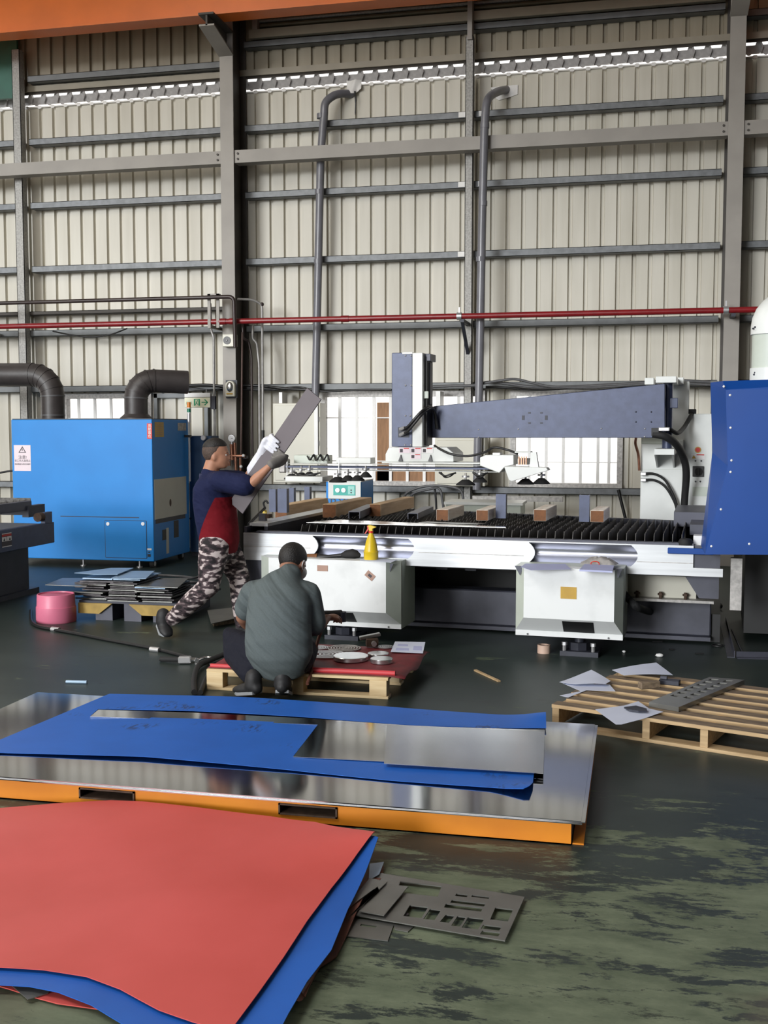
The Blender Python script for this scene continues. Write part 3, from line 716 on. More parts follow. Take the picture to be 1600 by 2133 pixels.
# slats
STOP = .905
def slat(seed):
    rnd = random.Random(seed); ya, yb = LY0+.12, LY1-.07
    pts = [(ya, .70), (ya, STOP-.06)]; n = 26
    pts.append((ya+.035, STOP-.012))
    for k in range(1, n):
        y = ya+.035+(yb-ya-.07)*k/n; pts.append((y, STOP-(.016 if k % 2 else 0)-rnd.random()*.012))
    pts += [(yb-.035, STOP-.012), (yb, STOP-.06), (yb, .70)]
    return G().prism(pts, 'x', -.0025, .0025)
protos = []
xs0 = -2.66; sp = .0665
for k in range(46):
    if k < 4:
        g = slat(k); 
        for v in g.v: v.x += xs0+k*sp
        protos.append(g.build('slat', 'slat_steel', lz))
    else:
        p = protos[k % 4]; again(p, lz, ((k-k % 4)*sp, 0, 0))
for k, o in enumerate([c for c in lz.children if c.name.startswith('slat')]):
    ya = LY0+.12-9.4; sc_ = 1.0-.42*k/45        # the far ends step back from left to right
    o.scale = (1, sc_, 1); o.location.y += ya*(1-sc_)
# pedestals under the front
def pedestal(fx0, fx1, rx0, rx1, fz, rz0, rz1, ztop, yf, yr, slot, tagname):
    o = G()
    F_ = [(fx0, yf, fz), (fx1, yf, fz), (fx1, yf, ztop), (fx0, yf, ztop)]
    Rm = [(rx0, yr, rz1), (rx1, yr, rz1), (rx1, yr, ztop), (rx0, yr, ztop)]
    g = G(); g.add(F_, [(0, 1, 2, 3)]); box = g.build('front_panel', 'white_dirty', lz)
    g = G(); g.add([F_[1], Rm[1], Rm[2], F_[2]], [(0, 1, 2, 3)]); g.build('side_flare', 'white_green', lz)  # darker, greener flares: shade on the pedestal sides put into the colour
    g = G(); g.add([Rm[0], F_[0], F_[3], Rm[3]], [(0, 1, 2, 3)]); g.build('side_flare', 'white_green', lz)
    g = G(); g.add([Rm[0], Rm[1], F_[1], F_[0]], [(0, 1, 2, 3)]); g.build('bottom_flare', 'white_dirty', lz)
    g = G(); g.add([F_[0], F_[1], Rm[1], Rm[0]][0:0] + [F_[3], F_[2], Rm[2], Rm[3]], [(0, 1, 2, 3)]); g.build('top_panel', 'white_dirty', lz)
    lp = G().box(rx0, rx1, yr-.004, yr+.02, rz0, rz1).build('lip', 'white_dirty', lz)
    for xx in (rx0+.09, rx1-.1): G().cyl((xx, yr-.004, rz0+.012), (xx, yr-.012, rz0+.012), .007, n=8).build('bolt', 'cable_grey', lp)
    G().box(rx0, rx1, yr+.02, yr+.40, rz0, ztop-.005).build('pedestal_body', 'white_green', lz)
    if slot:
        s0, s1 = slot; g = G()
        def fl(u, t): 
            a = Vector(F_[0]).lerp(Vector(F_[1]), 0); 
            top = Vector((u, yf, fz)); bot = Vector((u, yr, rz1)); return top.lerp(bot, t)
        n = Vector((0, -(fz-rz1), -(yr-yf))).normalized()
        q = [fl(s0, .12)+n*.003, fl(s1, .12)+n*.003, fl(s1, .95)+n*.003, fl(s0, .95)+n*.003]
        quadplate(q, n, .002).build('slot', 'black', lz)
    xm = (rx0+rx1)/2+.06
    ft = G().cyl((xm, yr+.18, .05), (xm, yr+.18, rz0), .035, n=14).build('screw_jack', 'slate_dark', lz, smooth=50)
    G().cyl((xm, yr+.18, .035), (xm, yr+.18, .09), .08, n=8).build('jack_nut', 'slate_dark', ft)
    G().box(xm-.13, xm+.15, yr+.06, yr+.30, 0, .035).build('foot_plate', 'slate_dark', ft)
    for xx in (xm-.10, xm+.11): G().cyl((xx, yr+.09, .035), (xx, yr+.09, .085), .014, n=8).cyl((xx, yr+.09, .075), (xx, yr+.09, .1), .02, n=6).build('anchor_bolt', 'tie_silver', ft)
    return box
pr = pedestal(at(1091, 1230, Y=7.95).x, at(1280, 1230, Y=7.95).x, at(1075, 1230, Y=8.07).x, at(1299, 1230, Y=8.07).x, at(1185, 1291, Y=7.95).z, at(1187, 1328, Y=8.07).z, at(1187, 1317, Y=8.07).z, .672, 7.95, 8.07, (at(1172, 1300, Y=8).x, at(1237, 1300, Y=8).x), 'r')
pl_ = pedestal(at(560, 1230, Y=8.05).x, at(804, 1230, Y=8.05).x, at(545, 1230, Y=8.17).x, at(836, 1230, Y=8.17).x, at(700, 1272, Y=8.05).z, at(700, 1303, Y=8.17).z, at(700, 1294, Y=8.17).z, .66, 8.05, 8.17, (at(650, 1285, Y=8.1).x, at(738, 1285, Y=8.1).x), 'l')
def onp(px0, py0, px1, py1, Y, mat, nm, par, th=.003):
    a = at(px0, py0, Y=Y); b = at(px1, py1, Y=Y)
    return G().box(a.x, b.x, Y-th, Y-.0005, b.z, a.z).build(nm, mat, par)
yl = onp(1168, 1222, 1201, 1248, 7.95, 'yellow_print', 'yellow_label', lz); yl['label'] = 'yellow printed rating label'
for k in range(6): onp(1172 if k % 2 else 1178, 1225+k*3.7, 1197, 1226+k*3.7, 7.947, 'tan_print', 'print_line', yl, .001)
onp(661, 1177, 683, 1190, 8.05, 'tan_print', 'sticker', lz)
q = at(771, 1199, Y=8.05); rt = Matrix.Rotation(R(38), 3, 'Y')
sk = G().obox((q.x, 8.048, q.z), (.075, .003, .05), rt).build('sticker', 'tan_print', lz)
G().obox((q.x, 8.0455, q.z), (.03, .002, .02), rt).build('sticker_mark', 'dark_print', sk)
# dark paper laid over the pedestal tops, folded at the corners
for (px, py, Y) in ((1083, 1181, 8.0), (1287, 1186, 8.0), (812, 1176, 8.1)):
    q = at(px, py, Y=Y); G().prism([(q.x-.035, q.z+.01), (q.x+.035, q.z+.01), (q.x+.005, q.z-.06)], 'y', Y-.02, Y-.016).build('folded_corner', 'slate_mid', lz)
# hollow at the right end and support plates under it
G().box(xr+.005, LX1-.02, LY0+.02, LY0+.05, T0, PZ1).build('end_plate', 'slate_mid', lz)
a, b = at(1305, 1200, Y=8.7), at(1450, 1249, Y=8.7); G().box(a.x-.6, b.x, 8.7, 8.72, b.z, PZ0).build('skirt', 'cream', lz)
a, b = at(1434, 1200, Y=8.5), at(1497, 1247, Y=8.5)
G().prism([(a.x-.04, PZ0), (b.x, PZ0), (b.x, b.z), (a.x+.08, b.z)], 'y', 8.48, 8.51).build('gusset', 'slate_mid', lz)
a, b = at(1300, 1247, Y=8.66), at(1487, 1256, Y=8.66); fl = G().box(a.x-.3, b.x, 8.6, 8.72, b.z, b.z+.02).build('skirt_flange', 'frame_zinc', lz)
for px in (1327, 1376, 1428):
    q = at(px, 1250, Y=8.65); G().cyl((q.x, 8.65, b.z), (q.x, 8.65, b.z+.07), .012, n=8).cyl((q.x, 8.65, b.z+.045), (q.x, 8.65, b.z+.06), .022, n=6).build('bolt', 'rust_edge', fl)
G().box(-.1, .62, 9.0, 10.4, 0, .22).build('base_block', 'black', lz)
# hose from the right pedestal down to the floor
hp = [at(1296, 1232, Y=8.35), at(1312, 1250, Y=8.32), at(1335, 1268, Y=8.35), (at(1385, 1280, Z=.03)), (at(1440, 1276, Z=.03)), at(1500, 1262, Z=.03)]
G().tube(curve(hp, 8), .028, 10).build('supply_hose', 'rubber', lz, smooth=60)
# blue hood on the right
HF, HS = 8.02, 8.36
def hp_(px, py, Y): q = at(px, py, Y=Y); return Vector((q.x, q.y, q.z))
o1, o2, o3 = hp_(1480, 797, HS), hp_(1484, 942, HS), hp_(1460, 1136, HS)
i1, i2, i3 = hp_(1512, 812, HF), hp_(1516, 971, HF), hp_(1469, 1155, HF)
XR = 2.3
top_z, mid_z, bot_z = i1.z, i2.z, i3.z
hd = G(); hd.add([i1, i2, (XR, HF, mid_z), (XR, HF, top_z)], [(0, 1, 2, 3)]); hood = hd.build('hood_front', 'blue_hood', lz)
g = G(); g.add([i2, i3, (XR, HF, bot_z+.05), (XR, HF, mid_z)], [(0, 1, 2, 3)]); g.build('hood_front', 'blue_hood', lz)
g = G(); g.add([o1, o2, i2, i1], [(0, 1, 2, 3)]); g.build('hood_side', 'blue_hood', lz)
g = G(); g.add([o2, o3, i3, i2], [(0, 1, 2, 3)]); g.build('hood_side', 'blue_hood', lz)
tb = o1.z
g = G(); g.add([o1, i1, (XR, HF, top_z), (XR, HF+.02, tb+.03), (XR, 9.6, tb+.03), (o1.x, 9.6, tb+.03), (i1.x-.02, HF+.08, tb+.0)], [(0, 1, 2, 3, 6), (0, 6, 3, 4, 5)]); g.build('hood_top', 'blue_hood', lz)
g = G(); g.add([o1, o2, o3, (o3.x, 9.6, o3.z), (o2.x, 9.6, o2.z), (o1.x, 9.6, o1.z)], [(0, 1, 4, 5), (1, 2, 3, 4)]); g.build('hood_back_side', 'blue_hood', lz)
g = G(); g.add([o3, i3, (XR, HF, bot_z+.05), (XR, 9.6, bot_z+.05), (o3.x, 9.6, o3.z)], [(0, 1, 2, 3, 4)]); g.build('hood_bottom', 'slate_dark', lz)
fa, fb = hp_(1391, 1141, 8.26), hp_(1462, 1155, 8.26)
G().box(fa.x, fb.x+.08, 8.262, 8.285, fb.z-.002, fa.z).build('hood_flap', 'blue_hood', lz, bevel=.004)
for px, py in ((1521, 823), (1522, 891), (1524, 959), (1522, 983), (1502, 1061), (1482, 1138), (1561, 1133), (1508, 805)):
    q = at(px, py, Y=HF-.001); G().ball((q.x, q.y+.0, q.z), .0085, 8, (1, .5, 1)).build('screw', 'white_plastic', hood, smooth=60)
a, b = at(1445, 1117, Y=8.5), at(1462, 1139, Y=8.5)
pk = G().box(a.x, b.x+.06, 8.42, 8.55, b.z, a.z+.01).build('sensor_box', 'white_plastic', lz)
q = at(1428, 1141, Y=8.34); G().lathe([(.05, 0), (.055, .02), (.04, .045), (0, .05)], (q.x, 8.35, PZ1+.0), 14).build('cable_bung', 'rubber', lz, smooth=50)
# gantry end behind the hood, under it and the feet
G().box(.80, 2.3, 9.2, 10.2, .05, .72).build('gantry_base', 'black', lz)
G().box(.68, .76, 8.42, 8.5, .35, .73).build('gantry_leg', 'frame_zinc', lz)
a = at(1412, 1084, Y=9.9); G().box(a.x-.02, .75, 9.5, 10.4, .86, .98).build('gantry_rail', 'slate_mid', lz)
G().box(a.x+.12, .75, 9.0, 9.5, .84, .92).build('gantry_rail', 'slate_mid', lz)
# pale vent pipe on the hood
q = at(1604, 720, Y=8.7); zz = lambda py: at(1604, py, Y=8.7).z
vp = G().cyl((q.x, 8.7, tb+.03), (q.x, 8.7, zz(690)), .126, n=28).build('vent_pipe', 'white_green', lz, smooth=50); vp['label'] = 'pale grey vent pipe standing on the blue hood'
G().cyl((q.x, 8.7, zz(800)), (q.x, 8.7, zz(767)), .137, n=28).build('lower_collar', 'white_paint', vp, smooth=50)
el = [(q.x, 8.7, zz(697))] + [(q.x+.14*(1-math.cos(R(15*k))), 8.7, zz(697)+.05+.14*math.sin(R(15*k))) for k in range(7)] + [(q.x+.7, 8.7, zz(697)+.19)]
G().tube(el, .138, 28).build('elbow', 'white_paint', vp, smooth=50)
for px, py in ((1568, 684), (1572, 681), (1575, 688), (1572, 776), (1570, 780)):
    s_ = at(px, py, Y=8.6); G().ball((s_.x+.004, 8.615, s_.z), .008, 8).build('bolt', 'slate_dark', vp)

# ---------------------------------------------------------------- loader: swinging arm with suction frame
ld = thing('sheet_loader', 'white sheet loader with slate blue swinging arm and suction bar', 'machine', (.3, 10.9, 0))
def bx(px0, py0, px1, py1, y0, y1, mat, nm, bev=.004, par=ld):
    a = at(px0, py0, Y=y0); b = at(px1, py1, Y=y0)
    return G().box(min(a.x, b.x), max(a.x, b.x), y0, y1, min(a.z, b.z), max(a.z, b.z)).build(nm, mat, par, bevel=bev)
a = at(1336, 905, Y=10.85); b = at(1424, 905, Y=10.85)
G().box(a.x, b.x, 10.85, 11.3, 0, at(1336, 916, Y=10.85).z).build('lower_column', 'white_paint', ld, bevel=.006)
bx(1336, 977, 1424, 978.5, 10.846, 10.852, 'white_green', 'seam', 0)
bx(1398, 795, 1432, 1000, 10.95, 11.1, 'white_paint', 'upper_column')
bx(1336, 908, 1400, 925, 10.80, 11.0, 'white_green', 'shoulder', .006)
bx(1366, 784, 1409, 797, 10.25, 10.95, 'white_paint', 'top_bracket')
bx(1412, 786, 1424, 800, 10.8, 11.0, 'white_paint', 'lug'); bx(1343, 787, 1362, 801, 10.8, 11.0, 'white_paint', 'lug')
bx(1363, 935, 1405, 948, 10.30, 10.85, 'white_paint', 'lower_bracket')
for px in (1365, 1401):
    q = at(px, 948, Y=10.4); G().prism([(10.4, q.z), (10.85, q.z), (10.85, q.z-.13)], 'x', q.x-.008, q.x+.008).build('bracket_rib', 'white_paint', ld)
q = at(1391, 860, Y=10.42); G().cyl((q.x, 10.42, at(1391, 934, Y=10.42).z), (q.x, 10.42, at(1391, 797, Y=10.42).z), .045, n=18).build('pivot_shaft', 'slate', ld, smooth=50)
bx(1395, 829, 1412, 850, 10.38, 10.5, 'slate', 'shaft_lug')
# control cabinet
cc = bx(1424, 862, 1481, 1086, 10.95, 11.35, 'white_paint', 'control_cabinet', .006)
sw = bx(1443, 971, 1466, 993, 10.93, 10.95, 'black', 'switch_plate', .002, cc)
q = at(1455, 982, Y=10.93); G().cyl(q, q+Vector((0, -.02, 0)), .035, n=18).box(q.x-.01, q.x+.01, q.y-.04, q.y-.02, q.z-.03, q.z+.03).build('switch_knob', 'rubber', sw)
q = at(1454, 937, Y=10.949); lb = G().cyl(q, q+Vector((0, -.003, 0)), .03, n=20).build('round_label', 'yellow_print', cc); lb['label'] = 'round yellow warning label'
G().cyl(q+Vector((0, -.003, 0)), q+Vector((0, -.004, 0)), .022, n=16).build('label_mark', 'red_print', lb)
wl2 = bx(1439, 946, 1468, 957, 10.946, 10.95, 'white_print', 'warning_label', 0, cc)
bx(1451, 946, 1467, 948.6, 10.944, 10.946, 'red_print', 'print_bar', 0, wl2)
a = at(1441, 955, Y=10.945); b = at(1450, 955, Y=10.945); c = at(1445.5, 948, Y=10.945); G().prism([(a.x, a.z), (b.x, b.z), (c.x, c.z)], 'y', 10.944, 10.946).build('print_triangle', 'yellow_print', wl2)
for px, py in ((1449, 960), (1461, 960), (1449, 1003), (1459, 1003)):
    q = at(px, py, Y=10.95); G().ball(q, .009, 8).build('screw', 'cable_grey', cc)
bx(1443, 1014, 1474, 1034, 10.946, 10.95, 'white_green', 'name_plate', 0, cc)
# arm
A0, A1 = 10.2, 10.38
pts = [at(890, 850, Y=A0), at(905, 846, Y=A0), at(1385, 799, Y=A0), at(1385, 912, Y=A0), at(1357, 912, Y=A0), at(890, 912, Y=A0)]
arm = G().prism([(p.x, p.z) for p in pts], 'y', A0, A1).build('swing_arm', 'slate', ld, bevel=.004)
for px, py in ((1090, 870), (1103, 860), (1128, 860), (1138, 870), (1103, 881), (1128, 881)):
    q = at(px, py, Y=A0); G().box(q.x-.012, q.x+.012, A0-.004, A0+.01, q.z-.02 if px in (1090, 1138) else q.z-.006, q.z+.02 if px in (1090, 1138) else q.z+.006).build('bolt_hole', 'slate_dark', arm)
for px, py in ((917, 895), (997, 895), (1080, 894), (1253, 893), (1344, 893), (1325, 858), (1357, 858), (1325, 879), (1357, 879), (997, 911), (1343, 910)):
    q = at(px, py, Y=A0); G().ball(q, .0075, 8).build('screw', 'tie_silver' if py > 885 else 'slate_dark', arm)
# lifting head
bx(816, 735, 859, 931, 9.95, 10.1, 'slate', 'head_plate', .006)
a = at(812, 931, Y=9.95); b = at(822, 922, Y=9.95)
hw = bx(859, 735, 880, 931, 9.93, 10.2, 'white_paint', 'head_cover', .006)
bx(880, 742, 890, 928, 10.0, 10.2, 'black', 'slide_rail'); bx(881, 737, 897, 752, 10.0, 10.2, 'slate_mid', 'head_cap')
bx(881, 755, 896, 843, 10.05, 10.15, 'slate_dark', 'cable_chain'); bx(881, 815, 892, 830, 9.97, 10.0, 'white_green', 'valve')
bx(838, 734.0, 859, 737, 9.94, 10.1, 'white_paint', 'head_trim', 0)
for px, py in ((845, 803), (857, 803), (845, 866), (855, 866), (845, 741), (857, 741), (844, 927), (856, 927)):
    q = at(px, py, Y=9.95); G().ball(q, .009, 8).build('screw', 'tie_silver', ld)
bx(829, 890, 852, 911, 9.945, 9.952, 'slate_dark', 'hose_port', 0)
for dy in (0, 12):
    pts = [at(834, 894+dy, Y=9.93), at(848, 890+dy*.8, Y=9.88), at(862, 875+dy*.7, Y=9.86), at(880, 856+dy*.5, Y=9.88), at(897, 848+dy*.2, Y=10.0), at(906, 860, Y=10.12), at(912-dy*.2, 893, Y=10.17)]
    G().tube(curve(pts, 6), .014, 8).build('hose', 'cable_black', ld, smooth=60)
    p0, p1 = Vector(pts[0]), Vector(pts[1]); G().cyl(p0, p0.lerp(p1, .7), .017, n=10).build('hose_end', 'tie_silver', ld, smooth=50)
# base of the head
pts = [(803, 962), (803, 946), (810, 931), (931, 931), (947, 943), (932, 943), (932, 962)]
hb = G().prism([(at(x, y, Y=9.85).x, at(x, y, Y=9.85).z) for x, y in ((803, 962), (803, 946), (810, 932), (931, 932), (945, 944), (945, 962))], 'y', 9.85, 10.25).build('head_base', 'white_paint', ld, bevel=.004)
for px in (835, 897):
    q = at(px, 955, Y=9.85); G().prism([(q.x-.02, q.z-.025), (q.x+.02, q.z-.025), (q.x+.004, q.z+.035)], 'y', 9.83, 9.85).build('gusset', 'cable_grey', hb)
for (px0, py0, px1, py1, mt) in ((831, 932, 854, 944, 'pink_print'), (855, 932, 878, 944, 'pink_print'), (879, 932, 902, 944, 'white_print'), (855, 945, 877, 956, 'pink_print')):
    l_ = bx(px0, py0, px1, py1, 9.847, 9.85, mt, 'safety_label', 0, hb)
    bx(px0+10, py0+1, px1-2, py0+3, 9.845, 9.847, 'red_print', 'print_bar', 0, l_)
    bx(px0+2, py0+3, px0+8, py1-2, 9.845, 9.847, 'dark_print', 'print_figure', 0, l_)
# rail under the head
bx(795, 962, 1000, 967, 9.8, 10.1, 'white_paint', 'rail_top')
bx(600, 966, 1050, 970, 9.75, 9.95, 'white_paint', 'rail_edge', 0)
bx(594, 970, 1048, 979, 9.75, 9.95, 'rail_blue', 'suction_rail', .003)
bx(600, 979, 1046, 983, 9.75, 9.95, 'white_paint', 'rail_edge', 0)
bx(580, 956, 594, 985, 9.78, 9.92, 'frame_zinc', 'rail_end', .01)
for px in (597, 705): bx(px, 958, px+1.5, 990, 9.74, 9.75, 'tie_silver', 'guide_pin', 0)
bx(612, 948, 682, 966, 10.0, 10.15, 'white_green', 'valve_block'); bx(700, 953, 772, 966, 10.0, 10.15, 'white_paint', 'valve_block')
for k in range(3):
    px = 640+k*14; G().tube(curve([at(px, 950, Y=9.98), at(px+6, 958, Y=9.95), at(px+14, 947, Y=9.97), at(px+18, 960, Y=9.98)], 5), .008, 6).build('air_hose', 'cable_black', ld, smooth=60)
bx(594, 992, 672, 1004, 9.6, 9.9, 'white_paint', 'cross_bar', .004)
# right hand side bracket
pts = [(1000, 953), (1012, 948), (1070, 948), (1070, 968), (1052, 972), (1040, 985), (1000, 970)]
G().prism([(at(x, y, Y=9.7).x, at(x, y, Y=9.7).z) for x, y in pts], 'y', 9.7, 9.95).build('bracket_housing', 'white_paint', ld, bevel=.004)
pts = [(1050, 972), (1075, 972), (1138, 974), (1142, 980), (1066, 1003), (1060, 1000)]
G().prism([(at(x, y, Y=9.55).x, at(x, y, Y=9.55).z) for x, y in pts], 'y', 9.55, 9.7).build('bracket_foot', 'white_paint', ld, bevel=.004)
pts = [(1102, 982), (1106, 942), (1117, 942), (1122, 975), (1128, 980)]
G().prism([(at(x, y, Y=9.6).x, at(x, y, Y=9.6).z) for x, y in pts], 'y', 9.6, 9.65).build('bracket_fin', 'white_paint', ld)
bx(1072, 940, 1106, 944, 9.6, 9.7, 'white_paint', 'bracket_bar'); bx(1078, 955, 1100, 968, 9.62, 9.8, 'frame_zinc', 'valve_manifold')
for k in range(4): bx(1080+k*5, 951, 1082+k*5, 968, 9.6, 9.62, 'copper', 'fitting', 0)
bx(1026, 943, 1042, 949, 9.7, 9.8, 'white_plastic', 'vacuum_gauge')
G().tube(curve([at(905, 928, Y=9.9), at(914, 934, Y=9.85), at(940, 946, Y=9.8), at(975, 950, Y=9.8), at(1010, 942, Y=9.75), at(1030, 932, Y=9.7), at(1060, 938, Y=9.7), at(1078, 945, Y=9.65)], 6), .011, 8).build('hose', 'cable_black', ld, smooth=60)
# suction cups
def cup(px, py, s=1.0, Y=9.65):
    q = at(px, py, Y=Y); c = G().lathe([(.085*s, 0), (.08*s, .012), (.05*s, .035), (.03*s, .05), (0, .052)], (q.x, Y, q.z-.02), 18).build('suction_cup', 'rubber', ld, smooth=40)
    G().cyl((q.x, Y, q.z+.03), (q.x, Y, q.z+.09), .010, n=8).build('cup_stem', 'conduit_grey', c, smooth=50)
    G().cyl((q.x, Y, q.z+.05), (q.x, Y, q.z+.065), .035, n=14).build('cup_washer', 'tie_silver', c, smooth=50)
for px, py, s in ((608, 994, .9), (628, 991, .8), (645, 990, .8), (704, 1000, 1.0), (725, 997, .8), (745, 997, .8), (762, 990, .7), (970, 1006, 1.05), (1000, 1000, .8), (1095, 1004, .9), (1128, 1003, .9)): cup(px, py, s, 9.75)
for (x0, x1) in ((612, 668), (915, 950), (985, 1016)):
    G().tube(curve([at(x0, 984, Y=9.7), at((x0*2+x1)/3, 991, Y=9.68), at((x0+2*x1)/3, 988, Y=9.68), at(x1, 985, Y=9.7)], 6), .009, 6).build('air_hose', 'cable_black', ld, smooth=60)
    G().tube(curve([at(x0+4, 984, Y=9.72), at((x0*2+x1)/3, 994, Y=9.7), at((x0+2*x1)/3, 992, Y=9.7), at(x1-3, 985, Y=9.72)], 6), .007, 6).build('air_hose', 'cable_black', ld, smooth=60)
# hoses on the column
G().tube(curve([at(1360, 904, Y=10.2), at(1385, 909, Y=10.2), at(1408, 925, Y=10.3), at(1423, 950, Y=10.5), at(1430, 985, Y=10.6), at(1427, 1030, Y=10.7), at(1424, 1080, Y=10.75)], 8), .034, 12, None).build('main_hose', 'rubber', ld, smooth=60)
G().tube(curve([at(1398, 896, Y=10.3), at(1412, 902, Y=10.4), at(1425, 890, Y=10.7), at(1436, 872, Y=10.85), at(1442, 860, Y=10.98)], 8), .02, 8).build('hose', 'rubber', ld, smooth=60)
bx(1434, 852, 1450, 862, 10.95, 11.1, 'rubber', 'hose_gland')
for dy in (0, 13):
    G().tube(curve([at(1336, 987+dy, Y=10.80), at(1362, 987+dy, Y=10.80), at(1385, 1000+dy, Y=10.78), at(1402, 1030+dy*.7, Y=10.75), at(1412-dy*.2, 1060, Y=10.75), at(1415-dy*.3, 1088, Y=10.75)], 8), .0115, 8).build('hose', 'rubber', ld, smooth=60)
    bx(1334, 983.5+dy, 1346, 990.5+dy, 10.78, 10.84, 'tie_silver', 'hose_end')
G().tube(curve([at(1325, 912, Y=10.7), at(1324, 925, Y=10.72), at(1330, 948, Y=10.78), at(1332, 980, Y=10.8)], 8), .013, 8).build('hose', 'copper', ld, smooth=60)
bx(1357, 891, 1372, 908, 10.17, 10.2, 'black', 'arm_socket', 0); bx(1372, 890, 1394, 898, 10.15, 10.3, 'tie_silver', 'coupling')

use_frame()
# ================================================================ THINGS ON THE WALL
# grey vent pipes
def vpath(pts): return [at(px, py, Y=Y) for px, py, Y in pts]
def fitted(name, path, r, mat, label, cat, group=None, bands=(), n=18):
    o = tag(G().tube(path, r, n).build(name, mat, None, smooth=50), label, cat, group)
    for p, d in bands:
        p = Vector(p); d = Vector(d).normalized(); G().cyl(p-d*.03, p+d*.03, r*1.09, n=n).build('coupling', mat, o, smooth=50)
    return o
a = [at(657, 828, Y=14.22), at(668, 330, Y=14.22), at(673, 262, Y=14.22)]
top = at(675, 240, Y=14.22); c1 = at(678, 215, Y=14.22); c2 = at(694, 200, Y=14.28); c3 = at(712, 195, Y=14.38); c4 = at(733, 196, Y=14.5)
fitted('wall_pipe', a + curve([top, c1, c2, c3, c4], 6), .052, 'pvc_grey', 'grey plastic vent pipe running behind the wall beam, left of two', 'pipe', 'grey vent pipes on the wall', [(at(669, 312-70, Y=14.22), (0, 0, 1)), (at(663, 545, Y=14.22), (0, 0, 1)), (at(665, 400, Y=14.22), (0, 0, 1))])
a = [(at(1000, 700, Y=13.9).x-.03, 13.9, .9), at(998, 825, Y=13.9), at(1004, 480, Y=13.9), at(1009, 280, Y=13.9)]
fitted('wall_pipe', a + curve([at(1011, 240, Y=13.9), at(1014, 215, Y=13.92), at(1022, 200, Y=14.05), at(1040, 190, Y=14.3), at(1056, 187, Y=14.52)], 6), .052, 'pvc_grey', 'grey plastic vent pipe running in front of the wall beam, right of two', 'pipe', 'grey vent pipes on the wall', [(at(1006, 424, Y=13.9), (0, 0, 1)), (at(1001, 540, Y=13.9), (0, 0, 1)), (at(1010, 262, Y=13.9), (0, 0, 1))])
# torn bright hole around the second pipe: a patch sheet turned back, and a plastic rag at the first
a, b = at(1022, 184, Y=14.46), at(1078, 200, Y=14.46)
pt = G().prism([(a.x, a.z+.02), (b.x, a.z+.03), (b.x, b.z+.03), (b.x-.1, b.z), (a.x+.1, b.z-.03), (a.x+.03, b.z+.02)], 'y', 14.485, 14.497)
tag(pt.build('cut_patch', 'flash_white'), 'bright torn sheet edge around the right hand vent pipe outlet', 'patch')
q = at(728, 172, Y=14.4); rnd = random.Random(3); g = G(); vs = []; fs = []
for i in range(9):
    for j in range(5):
        u = i/8; v = j/4; vs.append(Vector((q.x-.05+.2*u, 14.43+.02*math.sin(7*u+3*v)+rnd.random()*.015, q.z+.04-.14*v-.03*math.sin(4*u)*v)))
for i in range(8):
    for j in range(4): fs.append((i*5+j, (i+1)*5+j, (i+1)*5+j+1, i*5+j+1))
g.add(vs, fs); tag(g.build('plastic_rag', 'flash_white', smooth=60), 'crumpled clear plastic rag stuffed above the left vent pipe', 'rag')
G().tube(curve([at(739, 190, Y=14.44), at(741, 210, Y=14.43), at(740, 240, Y=14.44)], 5), .008, 6, [.012]*6+[.008]*4+[.003]).build('strap', 'black', bpy.data.objects['plastic_rag'])
# red pipe with clamps
ry = 13.72; rz_ = 3.062
rp = thing('fire_pipe', 'long red fire pipe running along the wall at mid height', 'pipe', (-3.5, ry, rz_))
G().cyl((-9.6, ry, rz_), (2.4, ry, rz_), .036, n=16).build('pipe', 'pipe_red', rp, smooth=50)
for px in (1512, 957):
    q = at(px, 660, Y=ry); o = G().cyl((q.x-.03, ry, rz_), (q.x+.03, ry, rz_), .047, n=16).build('clamp', 'tie_silver', rp, smooth=50)
    G().box(q.x-.008, q.x+.008, ry-.01, ry+.01, rz_+.03, rz_+.11).build('clamp_bolt', 'tie_silver', o)
for xx in (-5.25, -5.1, -3.6): G().cyl((xx-.05, ry, rz_), (xx+.05, ry, rz_), .042, n=16).build('socket', 'pipe_red', rp, smooth=50)
g = G(); q = at(963, 665, Y=ry); g.box(q.x-.025, q.x+.025, ry-.02, 14.2, rz_-.075, rz_-.036); g.prism([(ry, rz_-.075), (ry+.03, rz_-.075), (14.2, rz_-.40), (14.2, rz_-.44)], 'x', q.x-.02, q.x+.02)
g.build('support_bracket', 'slate_dark', rp)
G().box(1.1, 1.15, ry-.02, 13.95, rz_-.075, rz_-.036).build('support_bracket', 'slate_dark', rp)
for X_ in (-5.42, -8.85):
    g = G(); g.box(X_-.02, X_+.02, ry-.02, 14.3, rz_-.08, rz_-.04); g.box(X_-.02, X_+.02, ry-.04, ry-.02, rz_-.08, 3.42); g.box(X_+.1, X_+.14, ry-.04, ry-.02, rz_-.08, 3.42); g.box(X_-.02, X_+.14, ry-.04, ry+.03, 3.38, 3.42)
    g.build('support_bracket', 'steel_paint', rp)
